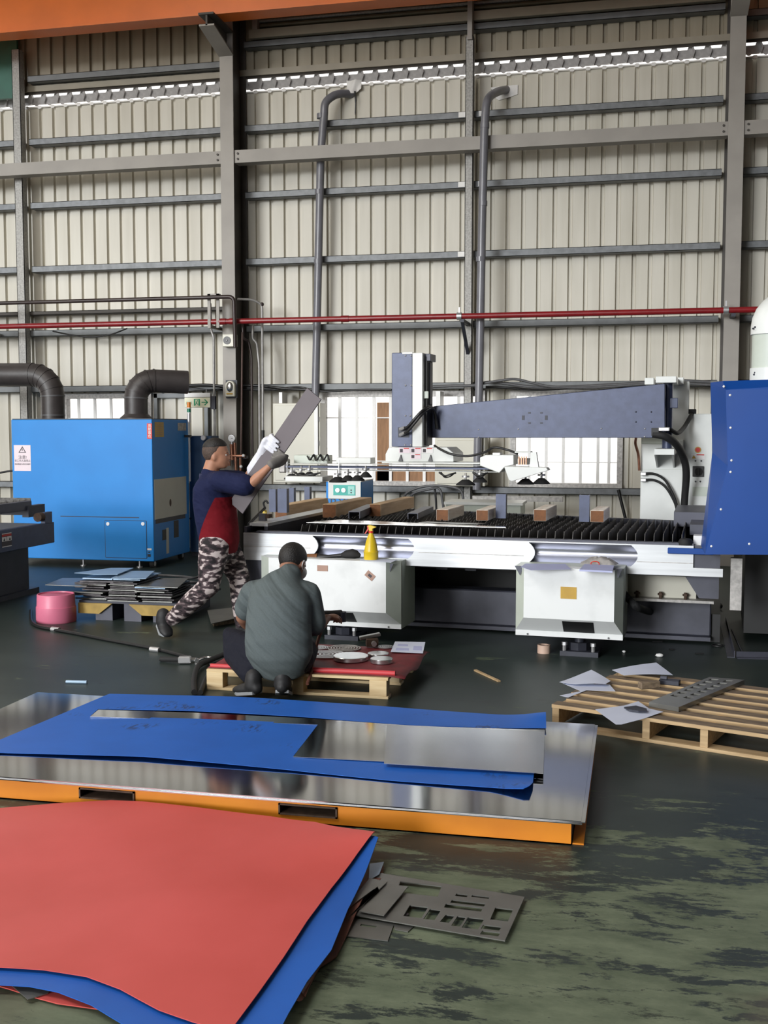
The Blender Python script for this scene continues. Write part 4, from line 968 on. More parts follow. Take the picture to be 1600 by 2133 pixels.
# brown pipe above it
bz = at(200, 626, Y=13.62).z
e = at(489, 622, Y=13.62)
pth = fillet([(-9.6, 13.62, bz), (e.x-.01, 13.62, bz), (e.x, 13.62, 2.72)], .08)
tag(G().tube(pth, .026, 12).build('service_pipe', 'pipe_brown', None, smooth=50), 'dark brown pipe above the red pipe, turning down at the column', 'pipe')
p2 = fillet([at(495, 623, Y=13.8), at(526, 624, Y=13.9), at(546, 634, Y=13.95), at(548, 930, Y=13.95)], .06)
o = tag(G().tube(p2, .016, 10).build('conduit', 'conduit_grey', None, smooth=50), 'bright bent conduit right of the column, going down from the brown pipe', 'conduit', 'thin pipes beside the column')
q = at(546, 634, Y=13.95); G().ball(q, .027, 10).build('elbow', 'pipe_brown', o, smooth=60)
q = at(548, 915, Y=13.95); G().cyl(q, q+Vector((0, 0, .12)), .022, n=10).build('valve', 'cable_black', o, smooth=50)
for nm, pts, r_, mt, lab in (
    ('conduit', [(438, 632, 13.96), (440, 690, 13.96), (445, 700, 13.96), (449, 1090, 13.96)], .0165, 'conduit_grey', 'pale thin conduit left of the column, dropping from the brown pipe'),
    ('conduit', [(505, 692, 13.83), (502, 956, 13.83)], .013, 'pipe_rust', 'thin copper-brown pipe down the dark side of the column'),
    ('conduit', [(505, 670, 13.9), (507, 706, 13.9), (518, 710, 13.95), (524, 740, 13.95), (526, 950, 13.95)], .016, 'pipe_brown', 'dark pipe with a small offset beside the column'),
    ('conduit', [(527, 678, 14.0), (526, 706, 14.0), (535, 714, 14.0), (540, 760, 14.0), (541, 940, 14.0)], .017, 'conduit_grey', 'silver pipe with a jog just right of the dark offset pipe')):
    tag(G().tube(fillet([at(*p[:2], Y=p[2]) for p in pts], .06), r_, 10).build(nm, mt, None, smooth=50), lab, 'conduit', 'thin pipes beside the column')
# speaker and emergency lamp on the column
a, b = at(463, 696, Y=13.84), at(489, 722, Y=13.84)
sp_ = thing('wall_speaker', 'square ivory loudspeaker box fixed to the left column', 'speaker', ((a.x+b.x)/2, 13.9, b.z))
G().box(a.x, b.x, 13.84, 13.949, b.z, a.z).build('housing', 'ivory', sp_, bevel=.008)
m = (a+b)/2; G().cyl((m.x-.02, 13.84, m.z), (m.x-.02, 13.832, m.z), .052, n=20).build('grille', 'cable_grey', sp_, smooth=40)
G().ball((m.x-.02, 13.835, m.z), .015, 10).build('centre_cap', 'tie_silver', sp_, smooth=60)
a, b = at(467, 793, Y=13.84), at(487, 826, Y=13.84)
el = thing('emergency_lamp', 'small rounded emergency lamp fixed to the left column below the speaker', 'lamp', ((a.x+b.x)/2, 13.9, b.z))
w = (b.x-a.x); h = a.z-b.z; cx_ = (a.x+b.x)/2
rim = [(cx_+w/2*math.cos(R(t)), a.z-w/2+w/2*math.sin(R(t))) for t in range(0, 181, 15)]
G().prism(rim + [(a.x, b.z), (b.x, b.z)], 'y', 13.87, 13.949).build('housing', 'ivory', el, bevel=.008)
G().ball((cx_, 13.87, a.z-w*.62), w*.38, 14, (1, .6, 1.35)).build('lens', 'chrome', el, smooth=60)
G().box(cx_-.045, cx_+.04, 13.862, 13.87, b.z+.03, b.z+.045).build('name_strip', 'yellow_print', el)
G().box(a.x-.012, b.x+.015, 13.93, 13.948, b.z-.015, a.z+.01).build('back_plate', 'slate_dark', el)
# exit sign
SY = 13.85
a, b = at(384, 819, Y=SY), at(438, 849, Y=SY)
ex = thing('exit_sign', 'green and cream running man exit sign with arrow hung beside the column', 'sign', ((a.x+b.x)/2, SY, b.z))
G().box(a.x, b.x, SY, SY+.07, b.z, a.z).build('housing', 'white_plastic', ex, bevel=.003)
zt = at(400, 828, Y=SY).z
G().box(a.x+.004, b.x-.004, SY-.003, SY, b.z+.004, zt).build('sign_face', 'sign_face', ex)
G().box(a.x, b.x, SY-.002, SY, zt, zt+.006).build('face_edge', 'slate_dark', ex)
c, d = at(404, 831, Y=SY), at(417, 845, Y=SY)
t_ = .022; g = G(); g.box(c.x, c.x+t_, SY-.005, SY-.003, d.z, c.z); g.box(d.x-t_, d.x, SY-.005, SY-.003, d.z, c.z); g.box(c.x+t_, d.x-t_, SY-.005, SY-.003, c.z-.008, c.z)
g.build('door_mark', 'sign_green', ex)
m = Vector(((c.x+d.x)/2, SY, (c.z+d.z)/2))
def limb(x0, z0, x1, z1, w):
    v = Vector((x1-x0, z1-z0)).normalized()*w/2; n = (-v.y, v.x)
    return [(m.x+x0+n[0], m.z+z0+n[1]), (m.x+x0-n[0], m.z+z0-n[1]), (m.x+x1-n[0], m.z+z1-n[1]), (m.x+x1+n[0], m.z+z1+n[1])]
g = G()
for q in ((.0, .012, -.008, -.012, .012), (-.008, -.012, .010, -.022, .008), (.010, -.022, .012, -.034, .008), (-.008, -.012, -.014, -.026, .008), (-.014, -.026, -.024, -.028, .008), (.002, .010, .016, .002, .006), (.0, .010, -.014, .004, .006)): g.prism(limb(*q), 'y', SY-.005, SY-.003)
g.cyl((m.x+.006, SY-.005, m.z+.024), (m.x+.006, SY-.003, m.z+.024), .008, n=12)
g.build('running_figure', 'sign_green', ex)
c, d = at(420, 838, Y=SY), at(434, 838, Y=SY); g = G(); g.box(c.x, d.x-.005, SY-.005, SY-.003, c.z-.006, c.z+.006)
for sgn in (1, -1): g.prism([(d.x, d.z+.0), (d.x-.045, d.z+sgn*.042), (d.x-.057, d.z+sgn*.032), (d.x-.016, d.z)], 'y', SY-.005, SY-.003)
g.build('arrow_mark', 'sign_green', ex)
text('出口', .045, 'sign_green', ex, at(394, 840, Y=SY-.004))
for px in (392, 430): q = at(px, 815, Y=SY+.03); G().cyl((q.x, SY+.03, a.z), (q.x, SY+.03, 2.19), .008, n=8).build('hanger_rod', 'tie_silver', ex)
G().box(b.x, b.x+.06, SY+.02, SY+.07, b.z-.02, a.z-.04).build('bracket', 'slate_dark', ex)
G().box(a.x, b.x, SY+.02, 14.33, 2.19, 2.2).build('bracket', 'slate_dark', ex)
# gauge and copper manifold on the column
q = at(482, 913, Y=13.8)
mf = thing('gas_manifold', 'copper gas manifold with a round white pressure gauge on the column', 'manifold', (q.x, 13.85, q.z-.5))
o = G().cyl(q, q+Vector((0, .04, 0)), .046, n=22).build('gauge', 'tie_silver', mf, smooth=50)
G().cyl(q+Vector((0, -.003, 0)), q, .040, n=22).build('dial', 'white_print', o); G().box(q.x-.003, q.x+.02, q.y-.005, q.y-.003, q.z-.003, q.z+.003).build('needle', 'black', o)
G().cyl((q.x+.0, 13.82, q.z-.045), (q.x, 13.82, q.z-.08), .014, n=10).build('gauge_stem', 'tie_silver', mf)
for px0, py0, px1, py1, r_ in ((482, 925, 484, 958, .026), (489, 922, 491, 960, .022), (470, 950, 510, 950, .024), (490, 950, 492, 985, .02), (500, 948, 501, 980, .016), (478, 950, 478, 970, .018)):
    p0, p1 = at(px0, py0, Y=13.83), at(px1, py1, Y=13.83); G().cyl(p0, p1, r_, n=12).build('fitting', 'copper', mf, smooth=50)
for px, py in ((507, 949), (502, 972), (477, 957)): G().ball(at(px, py, Y=13.81), .022, 10).build('valve_knob', 'white_plastic', mf, smooth=60)
G().box(q.x-.05, q.x+.18, 13.86, 13.95, q.z-.27, q.z-.23).build('mount', 'slate_dark', mf)
# wall cabinets
def wallcab(px0, py0, px1, py1, Y, dep, label):
    a, b = at(px0, py0, Y=Y), at(px1, py1, Y=Y)
    t = thing('electrical_cabinet', label, 'cabinet', ((a.x+b.x)/2, Y+dep/2, b.z), group='cream cabinets on the wall')
    G().box(a.x, b.x, Y, Y+dep, b.z, a.z).build('body', 'cream', t, bevel=.006)
    d = G().box(a.x+.03, b.x-.035, Y-.012, Y, b.z+.03, a.z-.03).build('door', 'cream', t, bevel=.004)
    for k in (.2, .5, .8): G().cyl((b.x-.02, Y-.008, b.z+(a.z-b.z)*k-.03), (b.x-.02, Y-.008, b.z+(a.z-b.z)*k+.03), .008, n=8).build('hinge', 'tie_silver', d)
    return t, a, b
t, a, b = wallcab(568, 840, 668, 1006, 14.0, .28, 'tall cream electrical cabinet on the wall behind the raised board')
p, q = at(581, 817, Y=14.1), at(588, 841, Y=14.1); G().box(p.x, q.x, 14.1, 14.33, a.z, p.z).build('mounting_strap', 'white_plastic', t)
p, q = at(655, 841, Y=13.985), at(663, 950, Y=13.985); G().box(p.x, q.x, 13.97, 13.985, q.z, p.z).build('cover_strip', 'white_plastic', t)
t, a, b = wallcab(906, 912, 1010, 1013, 13.95, .3, 'cream electrical cabinet behind the swing arm right of the loader head')
p, q = at(908, 815, Y=14.05), at(917, 850, Y=14.05); G().box(p.x, q.x, 14.05, 14.33, a.z, p.z).build('mounting_strap', 'white_plastic', t)
# air dryer (white face, teal panel)
DY = 12.75
a, b = at(679, 1003, Y=DY), at(753, 1043, Y=DY)
ch = thing('air_dryer', 'blue box dryer with white face and teal gauge panel behind the bed', 'air dryer', ((a.x+b.x)/2, DY+.3, 0))
G().box(a.x, b.x, DY, DY+.62, .06, a.z).build('body', 'blue_cab', ch, bevel=.008)
G().box(a.x+.03, b.x-.005, DY-.012, DY, at(700, 1039, Y=DY).z, a.z+.005).build('face', 'white_paint', ch, bevel=.004)
G().box(a.x, b.x, DY-.012, DY+.62, a.z, a.z+.012).build('lid', 'white_paint', ch)
c, d = at(695, 1010, Y=DY), at(741, 1032, Y=DY); pn = G().box(c.x, d.x, DY-.016, DY-.012, d.z, c.z).build('gauge_panel', 'teal', ch)
e = at(725.5, 1011, Y=DY); G().box(e.x, d.x-.012, DY-.018, DY-.016, d.z+.012, c.z-.012).build('switch_panel', 'teal_light', pn)
for px in (703.5, 716): q = at(px, 1021, Y=DY-.016); o = G().cyl(q, q+Vector((0, -.012, 0)), .027, n=18).build('gauge', 'tie_silver', pn, smooth=50)
for py in (1021, 1026): q = at(731.5, py, Y=DY-.018); G().cyl(q, q+Vector((0, -.004, 0)), .009, n=10).build('button', 'dark_print', pn)
text('DRYER', .17, 'slate_dark', ch, at(709, 1049, Y=DY-.001))
for xx in (a.x+.06, b.x-.06): G().box(xx-.03, xx+.03, DY+.05, DY+.57, 0, .06).build('foot', 'slate_dark', ch)
# cables along the girt and hanging bundles
def cable(pts, r_, mat, label, grp='cables along the wall'):
    return tag(G().tube(curve(pts, 7), r_, 8).build('cable', mat, None, smooth=60), label, 'cable', grp)
def wc(L, Y): return [at(px, py, Y=Y+dy) for px, py, dy in L]
cable(wc([(325, 802, 0), (380, 803, 0), (430, 802, 0), (480, 806, 0)], 14.25), .02, 'cable_black', 'black cable along the girt from the right duct to the column')
cable(wc([(325, 812, 0), (385, 808, 0), (440, 812, 0), (475, 806, 0)], 14.3), .014, 'cable_black', 'thinner sagging black cable just above the exit sign')
cable(wc([(505, 803, 0), (545, 804, 0), (600, 810, 0), (655, 812, 0)], 14.2), .018, 'cable_black', 'black cable on the girt between column and left vent pipe')
cable(wc([(505, 812, 0), (570, 812, 0), (620, 806, 0), (668, 815, 0), (760, 812, 0), (815, 812, 0)], 14.24), .013, 'cable_black', 'thin black cable on the girt above the tall cream cabinet')
cable(wc([(895, 806, 0), (940, 804, 0), (985, 803, 0), (1020, 796, 0), (1060, 800, 0), (1110, 806, 0), (1180, 806, 0), (1300, 800, 0), (1400, 793, 0), (1480, 796, 0)], 14.02), .02, 'cable_grey', 'thickest grey cable of the bundle above the swing arm')
cable(wc([(1000, 800, 0), (1040, 793, 0), (1075, 790, 0), (1115, 799, 0), (1160, 806, 0), (1260, 806, 0), (1380, 798, 0), (1485, 802, 0)], 13.94), .016, 'cable_grey', 'grey cable arching highest over the swing arm')
cable(wc([(1012, 806, 0), (1060, 808, 0), (1120, 812, 0), (1200, 808, 0), (1290, 806, 0), (1430, 800, 0), (1490, 806, 0)], 14.22), .016, 'cable_black', 'black cable lowest in the bundle above the swing arm')
cable(wc([(840, 1040, 0), (850, 1025, 0), (880, 1014, 0), (920, 1012, 0), (960, 1022, 0), (965, 1060, 0)], 13.8), .016, 'cable_grey', 'grey cable looping under the right cream cabinet, outer loop', 'cables under the cabinet')
cable(wc([(850, 1045, 0), (862, 1028, 0), (890, 1020, 0), (915, 1018, 0), (922, 1045, 0), (925, 1075, 0)], 13.85), .016, 'cable_grey', 'grey cable looping under the right cream cabinet, inner loop', 'cables under the cabinet')
cable(wc([(905, 1013, 0), (908, 1040, 0), (910, 1090, 0)], 13.9), .014, 'cable_black', 'black cable hanging straight down from the right cream cabinet', 'cables under the cabinet')
cable(wc([(0, 985, 0), (15, 982, 0), (40, 980, 0)], 14.1), .014, 'cable_black', 'black cable on the wall left of the blue cabinet')
cable(wc([(1288, 1020, 0), (1298, 1060, 0), (1308, 1100, 0)], 14.31), .02, 'cable_black', 'black cable hanging left of the white loader column', 'cables under the cabinet')
cable(wc([(110, 690, 0), (150, 698, 0), (190, 702, 0), (230, 697, 0), (265, 684, 0)], 14.1), .01, 'cable_black', 'thin black cable sagging under the red pipe on the left')
# low white cabinet behind the bed
a, b = at(1020, 1052, Y=12.4), at(1085, 1085, Y=12.4)
lw = thing('low_cabinet', 'low white cabinet half hidden behind the slatted bed', 'cabinet', ((a.x+b.x)/2, 12.6, 0))
G().box(a.x-.5, b.x, 12.4, 12.9, 0, a.z).build('body', 'white_green', lw, bevel=.005); G().box(a.x-.52, b.x+.02, 12.38, 12.92, a.z, a.z+.03).build('top', 'white_paint', lw)
a, b = at(1068, 1034, Y=13.6), at(1172, 1046, Y=13.6)
tag(G().box(a.x-.5, b.x, 13.6, 13.7, b.z, a.z).build('tray_beam', 'frame_zinc'), 'galvanised cable tray low on the wall behind the bed', 'cable tray')
# ================================================================ THINGS ON THE BED
use_frame(-.4, 8.0, R(-4.0))
def beam(px0, px1, pytop, pybot, Y0, L, lab, mat='wood_side', zb=None):
    a, b = at(px0, pytop, Y=Y0), at(px1, pybot, Y=Y0)
    zb = b.z if zb is None else zb
    t = thing('timber_beam', lab, 'timber', ((a.x+b.x)/2, Y0+L/2, zb), group='timber beams on the bed')
    G().box(a.x, b.x, Y0, Y0+L, zb, a.z).build('beam', mat, t, bevel=.004)
    G().box(a.x+.003, b.x-.003, Y0-.002, Y0, zb+.003, a.z-.003).build('end_grain', 'wood_end', t)
    return t
beam(598-25, 598, 1052, 1082, 9.75, 1.15, 'long brown timber beam nearest the left end of the bed', 'wood_side')
beam(672, 700, 1050, 1079, 9.55, 1.1, 'long timber beam with red end in front of the dryer')
beam(770, 793, 1050, 1076, 9.5, 1.15, 'notched timber beam right of the dryer, third from the left')
beam(909, 934, 1061, 1085, 9.25, .62, 'short timber beam in the middle of the bed', 'wood_pale')
beam(992, 1017, 1062, 1085, 9.15, .6, 'short timber beam left of the upright slate post', 'wood_pale')
beam(1112, 1138, 1061, 1086, 9.05, .62, 'short timber beam alone between the two upright slate posts', 'wood_pale')
beam(1230, 1258, 1063, 1088, 8.95, .5, 'short timber beam at the right, beside the second slate post', 'wood_pale')
a, b = at(548, 1052, Y=9.6), at(556, 1090, Y=9.6)
# rear frame carrying the beams
zb = at(680, 1079, Y=9.55).z
for k, (y0, xx0, xx1, zz0) in enumerate(((9.62, -3.0, -2.2, .80), (10.35, -3.1, .2, .80), (9.35, -1.9, .2, .80))): pass
G().box(-3.15, .0, 10.75, 10.83, .70, .80).build('rear_rail', 'slate_dark', lz)
for xx in (-3.1, -1.4): G().box(xx-.03, xx+.03, 10.75, 10.83, 0, .70).build('rear_leg', 'slate_dark', lz)
# upright slate posts
def stake(px0, px1, py0, Y, lab, zb=.906):
    a, b = at(px0, py0, Y=Y), at(px1, py0, Y=Y)
    g = G(); g.box(a.x, b.x, Y, Y+.008, zb, a.z); g.box(a.x, a.x+.008, Y+.008, Y+.06, zb, a.z); g.box(b.x-.008, b.x, Y+.008, Y+.06, zb, a.z)
    tag(g.build('upright_post', 'slate'), lab, 'post', 'slate posts at the bed')
stake(560, 574, 1019, 9.45, 'slate post at the left end of the bed, leftmost'); stake(578, 597, 1018, 9.4, 'slate post at the left end of the bed, second and bluest')
stake(601, 612, 1016, 11.0, 'slate post standing behind the leftmost timber beam', 0); stake(634, 645, 1014, 11.0, 'slate post behind the leftmost beam, nearer the dryer', 0)
stake(1033, 1054, 1029, 9.35, 'slate post in front of window light between two timber beams'); stake(1207, 1228, 1031, 9.2, 'slate post just left of the rightmost timber beam')
# loose sheets and offcuts on the slats
a, b = at(602, 1100, Z=.907), at(1118, 1104, Z=.907); c = at(660, 1089, Z=.907)
tag(G().prism([(-2.62, 8.44), (-.98, 8.44), (-1.0, 8.53), (-1.55, 8.60), (-2.45, 8.78)], 'z', .907, .911).build('steel_sheet', 'sheet_bright'), 'bright thin steel sheet lying along the front of the slats', 'sheet')
tag(G().prism([(-1.75, 8.72), (-1.25, 8.70), (-1.2, 8.78), (-1.7, 8.80)], 'z', .907, .911).build('steel_offcut', 'scrap_steel'), 'narrow grey offcut lying on the slats behind the bright sheet', 'offcut')
def channel(pa, pb, w, h, lab):
    a, b = Vector(pa), Vector(pb); d = (b-a); L = d.length; ang = math.atan2(d.y, d.x)
    t = thing('steel_channel', lab, 'offcut', tuple(a))
    rt = Matrix.Rotation(ang, 3, 'Z'); m = a + d/2
    g = G(); g.obox(m+Vector((0, 0, h-.003)), (L, w, .006), rt); g.obox(m+rt @ Vector((0, -w/2+.003, h/2-.003)), (L, .006, h-.006), rt); g.obox(m+rt @ Vector((0, w/2-.003, h/2-.003)), (L, .006, h-.006), rt)
    g.build('channel', 'slate_mid', t)
p, q = at(738, 1080, Z=.907), at(775, 1064, Z=.907); channel(p, q, .10, .06, 'dark steel channel lying between the second and third timber beams')
p, q = at(860, 1081, Z=.907), at(893, 1066, Z=.907); channel(p, q, .09, .05, 'grey steel channel on the slats left of the middle timber beam')
# rear end of the bed at left: support bar with yellow tag
q = at(540, 1085, Y=8.9)
cl_ = lz
G().tube([at(518, 1092, Y=8.6), at(552, 1058, Y=9.0)], .012, 8).build('clamp_lever', 'black', cl_); G().tube(curve([at(552, 1058, Y=9.0), at(549, 1048, Y=9.0), at(554, 1043, Y=9.0), at(559, 1049, Y=9.0)], 5), .009, 8).build('clamp_hook', 'black', cl_)
p = at(553, 1066, Y=9.0); G().prism([(p.x-.015, p.z+.02), (p.x+.018, p.z+.015), (p.x+.025, p.z-.03), (p.x-.02, p.z-.03)], 'y', 8.98, 8.985).build('clamp_tag', 'bottle_yellow', cl_)
a, b = at(539, 1070, Y=8.62), at(553, 1112, Y=8.62); G().box(a.x, b.x, 8.62, 8.66, .87, a.z).build('clamp_upright', 'slate_mid', cl_)
G().box(b.x-.002, b.x+.03, 8.62, 8.7, .92, a.z-.005).build('rust_plate', 'rust_edge', cl_)
# spray bottle
BX, BY, BZ = at(773, 1168, Y=8.14).x, 8.14, .662
def bzf(py): return at(773, py, Y=8.14).z
sb = thing('spray_bottle', 'yellow spray bottle with red trigger on the left pedestal', 'bottle', (BX, BY, BZ))
s0 = bzf(1168)-BZ
G().lathe([(.052, 0), (.056, .008), (.056, .055), (.058, .058), (.058, .062), (.053, .066), (.05, .09), (.04, .14), (.026, .18), (.016, .2), (.016, .215)], (BX, BY, BZ), 20).build('bottle', 'bottle_yellow', sb, smooth=40)
G().cyl((BX, BY, BZ+.207), (BX, BY, BZ+.222), .019, n=16).build('collar', 'trigger_red', sb, smooth=40)
g = G(); g.prism([(BX-.014, BZ+.222), (BX+.014, BZ+.222), (BX+.016, BZ+.24), (BX+.045, BZ+.252), (BX+.02, BZ+.262), (BX-.012, BZ+.268), (BX-.028, BZ+.262), (BX-.016, BZ+.25)], 'y', BY-.013, BY+.013); g.build('spray_head', 'bottle_yellow', sb, bevel=.003)
g = G(); g.prism([(BX-.016, BZ+.256), (BX-.03, BZ+.262), (BX-.026, BZ+.24), (BX-.05, BZ+.2), (BX-.043, BZ+.2), (BX-.016, BZ+.235)], 'y', BY-.009, BY+.009); g.build('trigger', 'trigger_red', sb)
# welding torch style tool with wooden handle
tl = thing('torch_tool', 'black hand tool with brown handle lying on the left pedestal', 'tool', (at(700, 1165, Y=8.2).x, 8.2, .662))
p = [at(px, py, Y=8.2) for px, py in ((625, 1161), (662, 1160), (667, 1160), (685, 1159), (712, 1157), (722, 1155), (735, 1154), (742, 1155), (750, 1158))]
G().cyl(p[0], p[1], .027, n=12).build('handle', 'wood_end', tl, smooth=40)
G().tube(p[1:5], 0, 12, [.02, .022, .012, .018]).build('shaft', 'black', tl, smooth=50)
G().tube(p[4:9], 0, 12, [.018, .034, .04, .034, .016]).build('head', 'rubber', tl, smooth=50)
# papers on the pedestals
def sheet(name, pts, lab, cat='paper', mat='paper', th=.0015, grp=None, bend=None):
    g = G(); k = len(pts); P_ = [Vector(p) for p in pts]
    g.add(P_ + [p+Vector((0, 0, th)) for p in P_], [list(range(k))[::-1], list(range(k, 2*k))] + [(i, (i+1) % k, k+(i+1) % k, k+i) for i in range(k)])
    return tag(g.build(name, mat), lab, cat, grp)
zt = .663
q = [at(750, 1167, Z=zt), at(815, 1172, Z=zt), at(828, 1166, Z=zt), at(760, 1162, Z=zt)]
sheet('paper_sheet', [(p.x, p.y, zt) for p in q], 'white paper sheet under the yellow spray bottle', grp='papers about the shop'); zt = .6735
def lay(L, z): return [(lambda p: (p.x, p.y, z))(at(px, py, Z=z)) for px, py in L]
sheet('paper_sheet', lay([(1085, 1181), (1105, 1188), (1190, 1186), (1178, 1175), (1095, 1174)], .676), 'lilac paper sheet on the left of the right pedestal', mat='paper_blue', grp='papers about the shop')
sheet('paper_sheet', lay([(1207, 1190), (1276, 1193), (1279, 1181), (1218, 1178)], .682), 'lilac paper pad under a grey rag on the right pedestal', mat='paper_blue', th=.012, grp='papers about the shop')
rg = G(); vs = []; fs = []; c0 = at(1247, 1172, Y=8.12); rnd = random.Random(11)
for i in range(11):
    for j in range(7):
        u, v = i/10, j/6; e_ = min(u, 1-u, v, 1-v)*2
        vs.append(Vector((c0.x-.13+.26*u+rnd.uniform(-.012, .012), 8.08+.16*v, .689+max(0, e_)**.6*.05*(.5+rnd.random()))))
for i in range(10):
    for j in range(6): fs.append((i*7+j, (i+1)*7+j, (i+1)*7+j+1, i*7+j+1))
rg.add(vs, fs); tag(rg.build('cloth_rag', 'frame_zinc', smooth=50), 'crumpled grey rag on the paper pad of the right pedestal', 'rag')
c0 = at(1240, 1177, Y=8.07); g = G(); g.tube([c0+Vector((.03*math.cos(t), -.012, .018*math.sin(t)+.01)) for t in [2*math.pi*k/16 for k in range(17)]], .004, 6)
tag(g.build('red_ring', 'trigger_red', smooth=60), 'small red ring handle lying against the grey rag', 'handle')
use_frame()
# ================================================================ THINGS ON THE FLOOR
rnd = random.Random(21)
def poly_plate(name, pts, z0, z1, mat, parent=None):
    return G().prism([(p[0], p[1]) for p in pts], 'z', z0, z1).build(name, mat, parent)
# ---------------------------------------------------------------- orange steel pallet with stainless plates
OZ = .098
def fz(px, py, z): q = at(px, py, Z=z); return (q.x, q.y)
pal = thing('steel_pallet', 'low orange painted steel pallet under the stainless plates', 'pallet', (-1.7, 5.2, 0))
fx1 = at(1190, 1758, Z=0).x; fy = 4.385
XL = -3.42; XRt = at(1240, 1510, Z=.108).x; YB = at(1240, 1510, Z=.108).y; YF = at(1210, 1712, Z=.108).y
pk = [(-2.36, -2.08), (-1.36, -1.09)]
pk = [(at(166, 1655, Y=fy).x, at(281, 1655, Y=fy).x), (at(581, 1690, Y=fy).x, at(703, 1690, Y=fy).x)]
zt0, zt1 = .034, .082
edges = [XL] + [v for p in pk for v in p] + [fx1]
for a, b in ((XL, pk[0][0]), (pk[0][1], pk[1][0]), (pk[1][1], fx1)): G().box(a, b, fy, fy+.012, 0, OZ).build('front_beam', 'pallet_orange', pal)
for a, b in pk:
    G().box(a, b, fy, fy+.012, zt1, OZ).build('front_beam', 'pallet_orange', pal); G().box(a, b, fy, fy+.012, 0, zt0).build('front_beam', 'pallet_orange', pal)
    g = G(); t = .007
    for (x0, x1, z0, z1) in ((a, b, zt1-t, zt1), (a, b, zt0, zt0+t), (a, a+t, zt0, zt1), (b-t, b, zt0, zt1)): g.box(x0, x1, fy-.008, YB-.05, z0, z1)
    g.build('fork_pocket', 'rust_edge', pal)
G().box(XL, fx1, fy-.0, fy+.06, OZ-.008, OZ).build('front_flange', 'pallet_orange', pal); G().box(XL, fx1, fy, fy+.05, 0, .006).build('front_flange', 'pallet_orange', pal)
G().box(XL, fx1, YB-.07, YB-.058, 0, OZ).build('back_beam', 'pallet_orange', pal)
for xx in (XL, -2.6, -1.7, -.85, fx1-.06): G().box(xx, xx+.06, fy+.06, YB-.07, .086, OZ-.002).build('cross_bar', 'rust_edge', pal)
G().box(fx1+.005, fx1+.05, fy+.012, YB-.07, 0, .006).build('end_flange', 'pallet_orange', pal)
G().box(fx1-.008, fx1, fy+.012, YB-.07, 0, OZ).build('end_web', 'rust_edge', pal)
# stack of big plates
cornersT = [(-3.42, YF), (XRt-.045, YF+.0), (XRt, YB), (-3.35, YB)]
for k, (dx, dy, lab) in enumerate(((.0, -.006, 'lowest large stainless plate on the orange pallet'), (.012, .004, 'middle large stainless plate on the orange pallet'), (-.004, .0, 'topmost large stainless plate on the orange pallet'))):
    z0 = OZ+k*.0045
    tag(poly_plate('stainless_plate', [(x+dx, y+dy) for x, y in ((-3.42, YF), (XRt-.002, YF), (XRt+.002, YB), (-3.42, YB))], z0, z0+.004, 'stainless'), lab, 'plate', 'large stainless plates on the orange pallet')
ZP = OZ+3*.0045
# cut-out plate still wearing its blue film; grid mesh so the edges can curl
def film(name, outline, z, lab, mat, curl=None, th=.002, grp=None, res=.05):
    """film or thin plate: outline polygon triangulated on a grid so that curl(x, y) can lift it"""
    bm = bmesh.new(); xs = [p[0] for p in outline]; ys = [p[1] for p in outline]
    vs = [bm.verts.new((p[0], p[1], 0)) for p in outline]; bm.faces.new(vs)
    x = math.floor(min(xs)/res)*res
    while x < max(xs):
        bmesh.ops.bisect_plane(bm, geom=bm.verts[:]+bm.edges[:]+bm.faces[:], plane_co=(x, 0, 0), plane_no=(1, 0, 0)); x += res
    y = math.floor(min(ys)/res)*res
    while y < max(ys):
        bmesh.ops.bisect_plane(bm, geom=bm.verts[:]+bm.edges[:]+bm.faces[:], plane_co=(0, y, 0), plane_no=(0, 1, 0)); y += res
    bmesh.ops.triangulate(bm, faces=bm.faces[:])
    top = bm.verts[:]
    for v in top: v.co.z = z + (curl(v.co.x, v.co.y) if curl else 0)
    cx_, cy_ = sum(xs)/len(xs), sum(ys)/len(ys)
    me = bpy.data.meshes.new(name)
    for v in bm.verts: v.co -= Vector((cx_, cy_, z))
    ext = bmesh.ops.extrude_face_region(bm, geom=bm.faces[:]); bmesh.ops.translate(bm, vec=(0, 0, th), verts=[v for v in ext['geom'] if isinstance(v, bmesh.types.BMVert)])
    bmesh.ops.recalc_face_normals(bm, faces=bm.faces[:])
    bm.to_mesh(me); bm.free()
    me.materials.append(MATS[mat]); me.polygons.foreach_set('use_smooth', [True]*len(me.polygons)); me.set_sharp_from_angle(angle=R(50))
    o = bpy.data.objects.new(name, me); COL.objects.link(o); o.location = (cx_, cy_, z); WM[o] = Matrix.Translation(o.location)
    return tag(o, lab, 'sheet', grp)
def L(pts, z): return [fz(px, py, z) for px, py in pts]
zb = ZP+.004
outl = L([(-120, 1592), (228, 1446), (500, 1455), (800, 1472), (1137, 1498), (1138, 1522), (870, 1512), (640, 1496), (400, 1484), (205, 1478), (188, 1493), (330, 1498), (470, 1503), (663, 1510), (640, 1540), (611, 1577), (700, 1581), (800, 1586), (960, 1597), (1113, 1606), (1110, 1637), (1103, 1650), (1090, 1653), (1020, 1643), (820, 1627), (600, 1605), (300, 1580), (0, 1569)], zb)
cx1, cy1 = fz(1137, 1500, zb); cx2, cy2 = fz(1105, 1650, zb)
def curlb(x, y):
    d1 = math.hypot(x-cx1, (y-cy1)*.8); d2 = math.hypot(x-cx2, y-cy2)
    return .035*max(0, 1-d1/.28)**2 + .02*max(0, 1-d2/.2)**2 + .004*(1+math.sin(3.1*x+2))
bl = film('film_coated_sheet', outl, zb, 'blue film coated sheet with a long strip cut out of it on the stainless plates', 'film_blue_dusty', curlb)
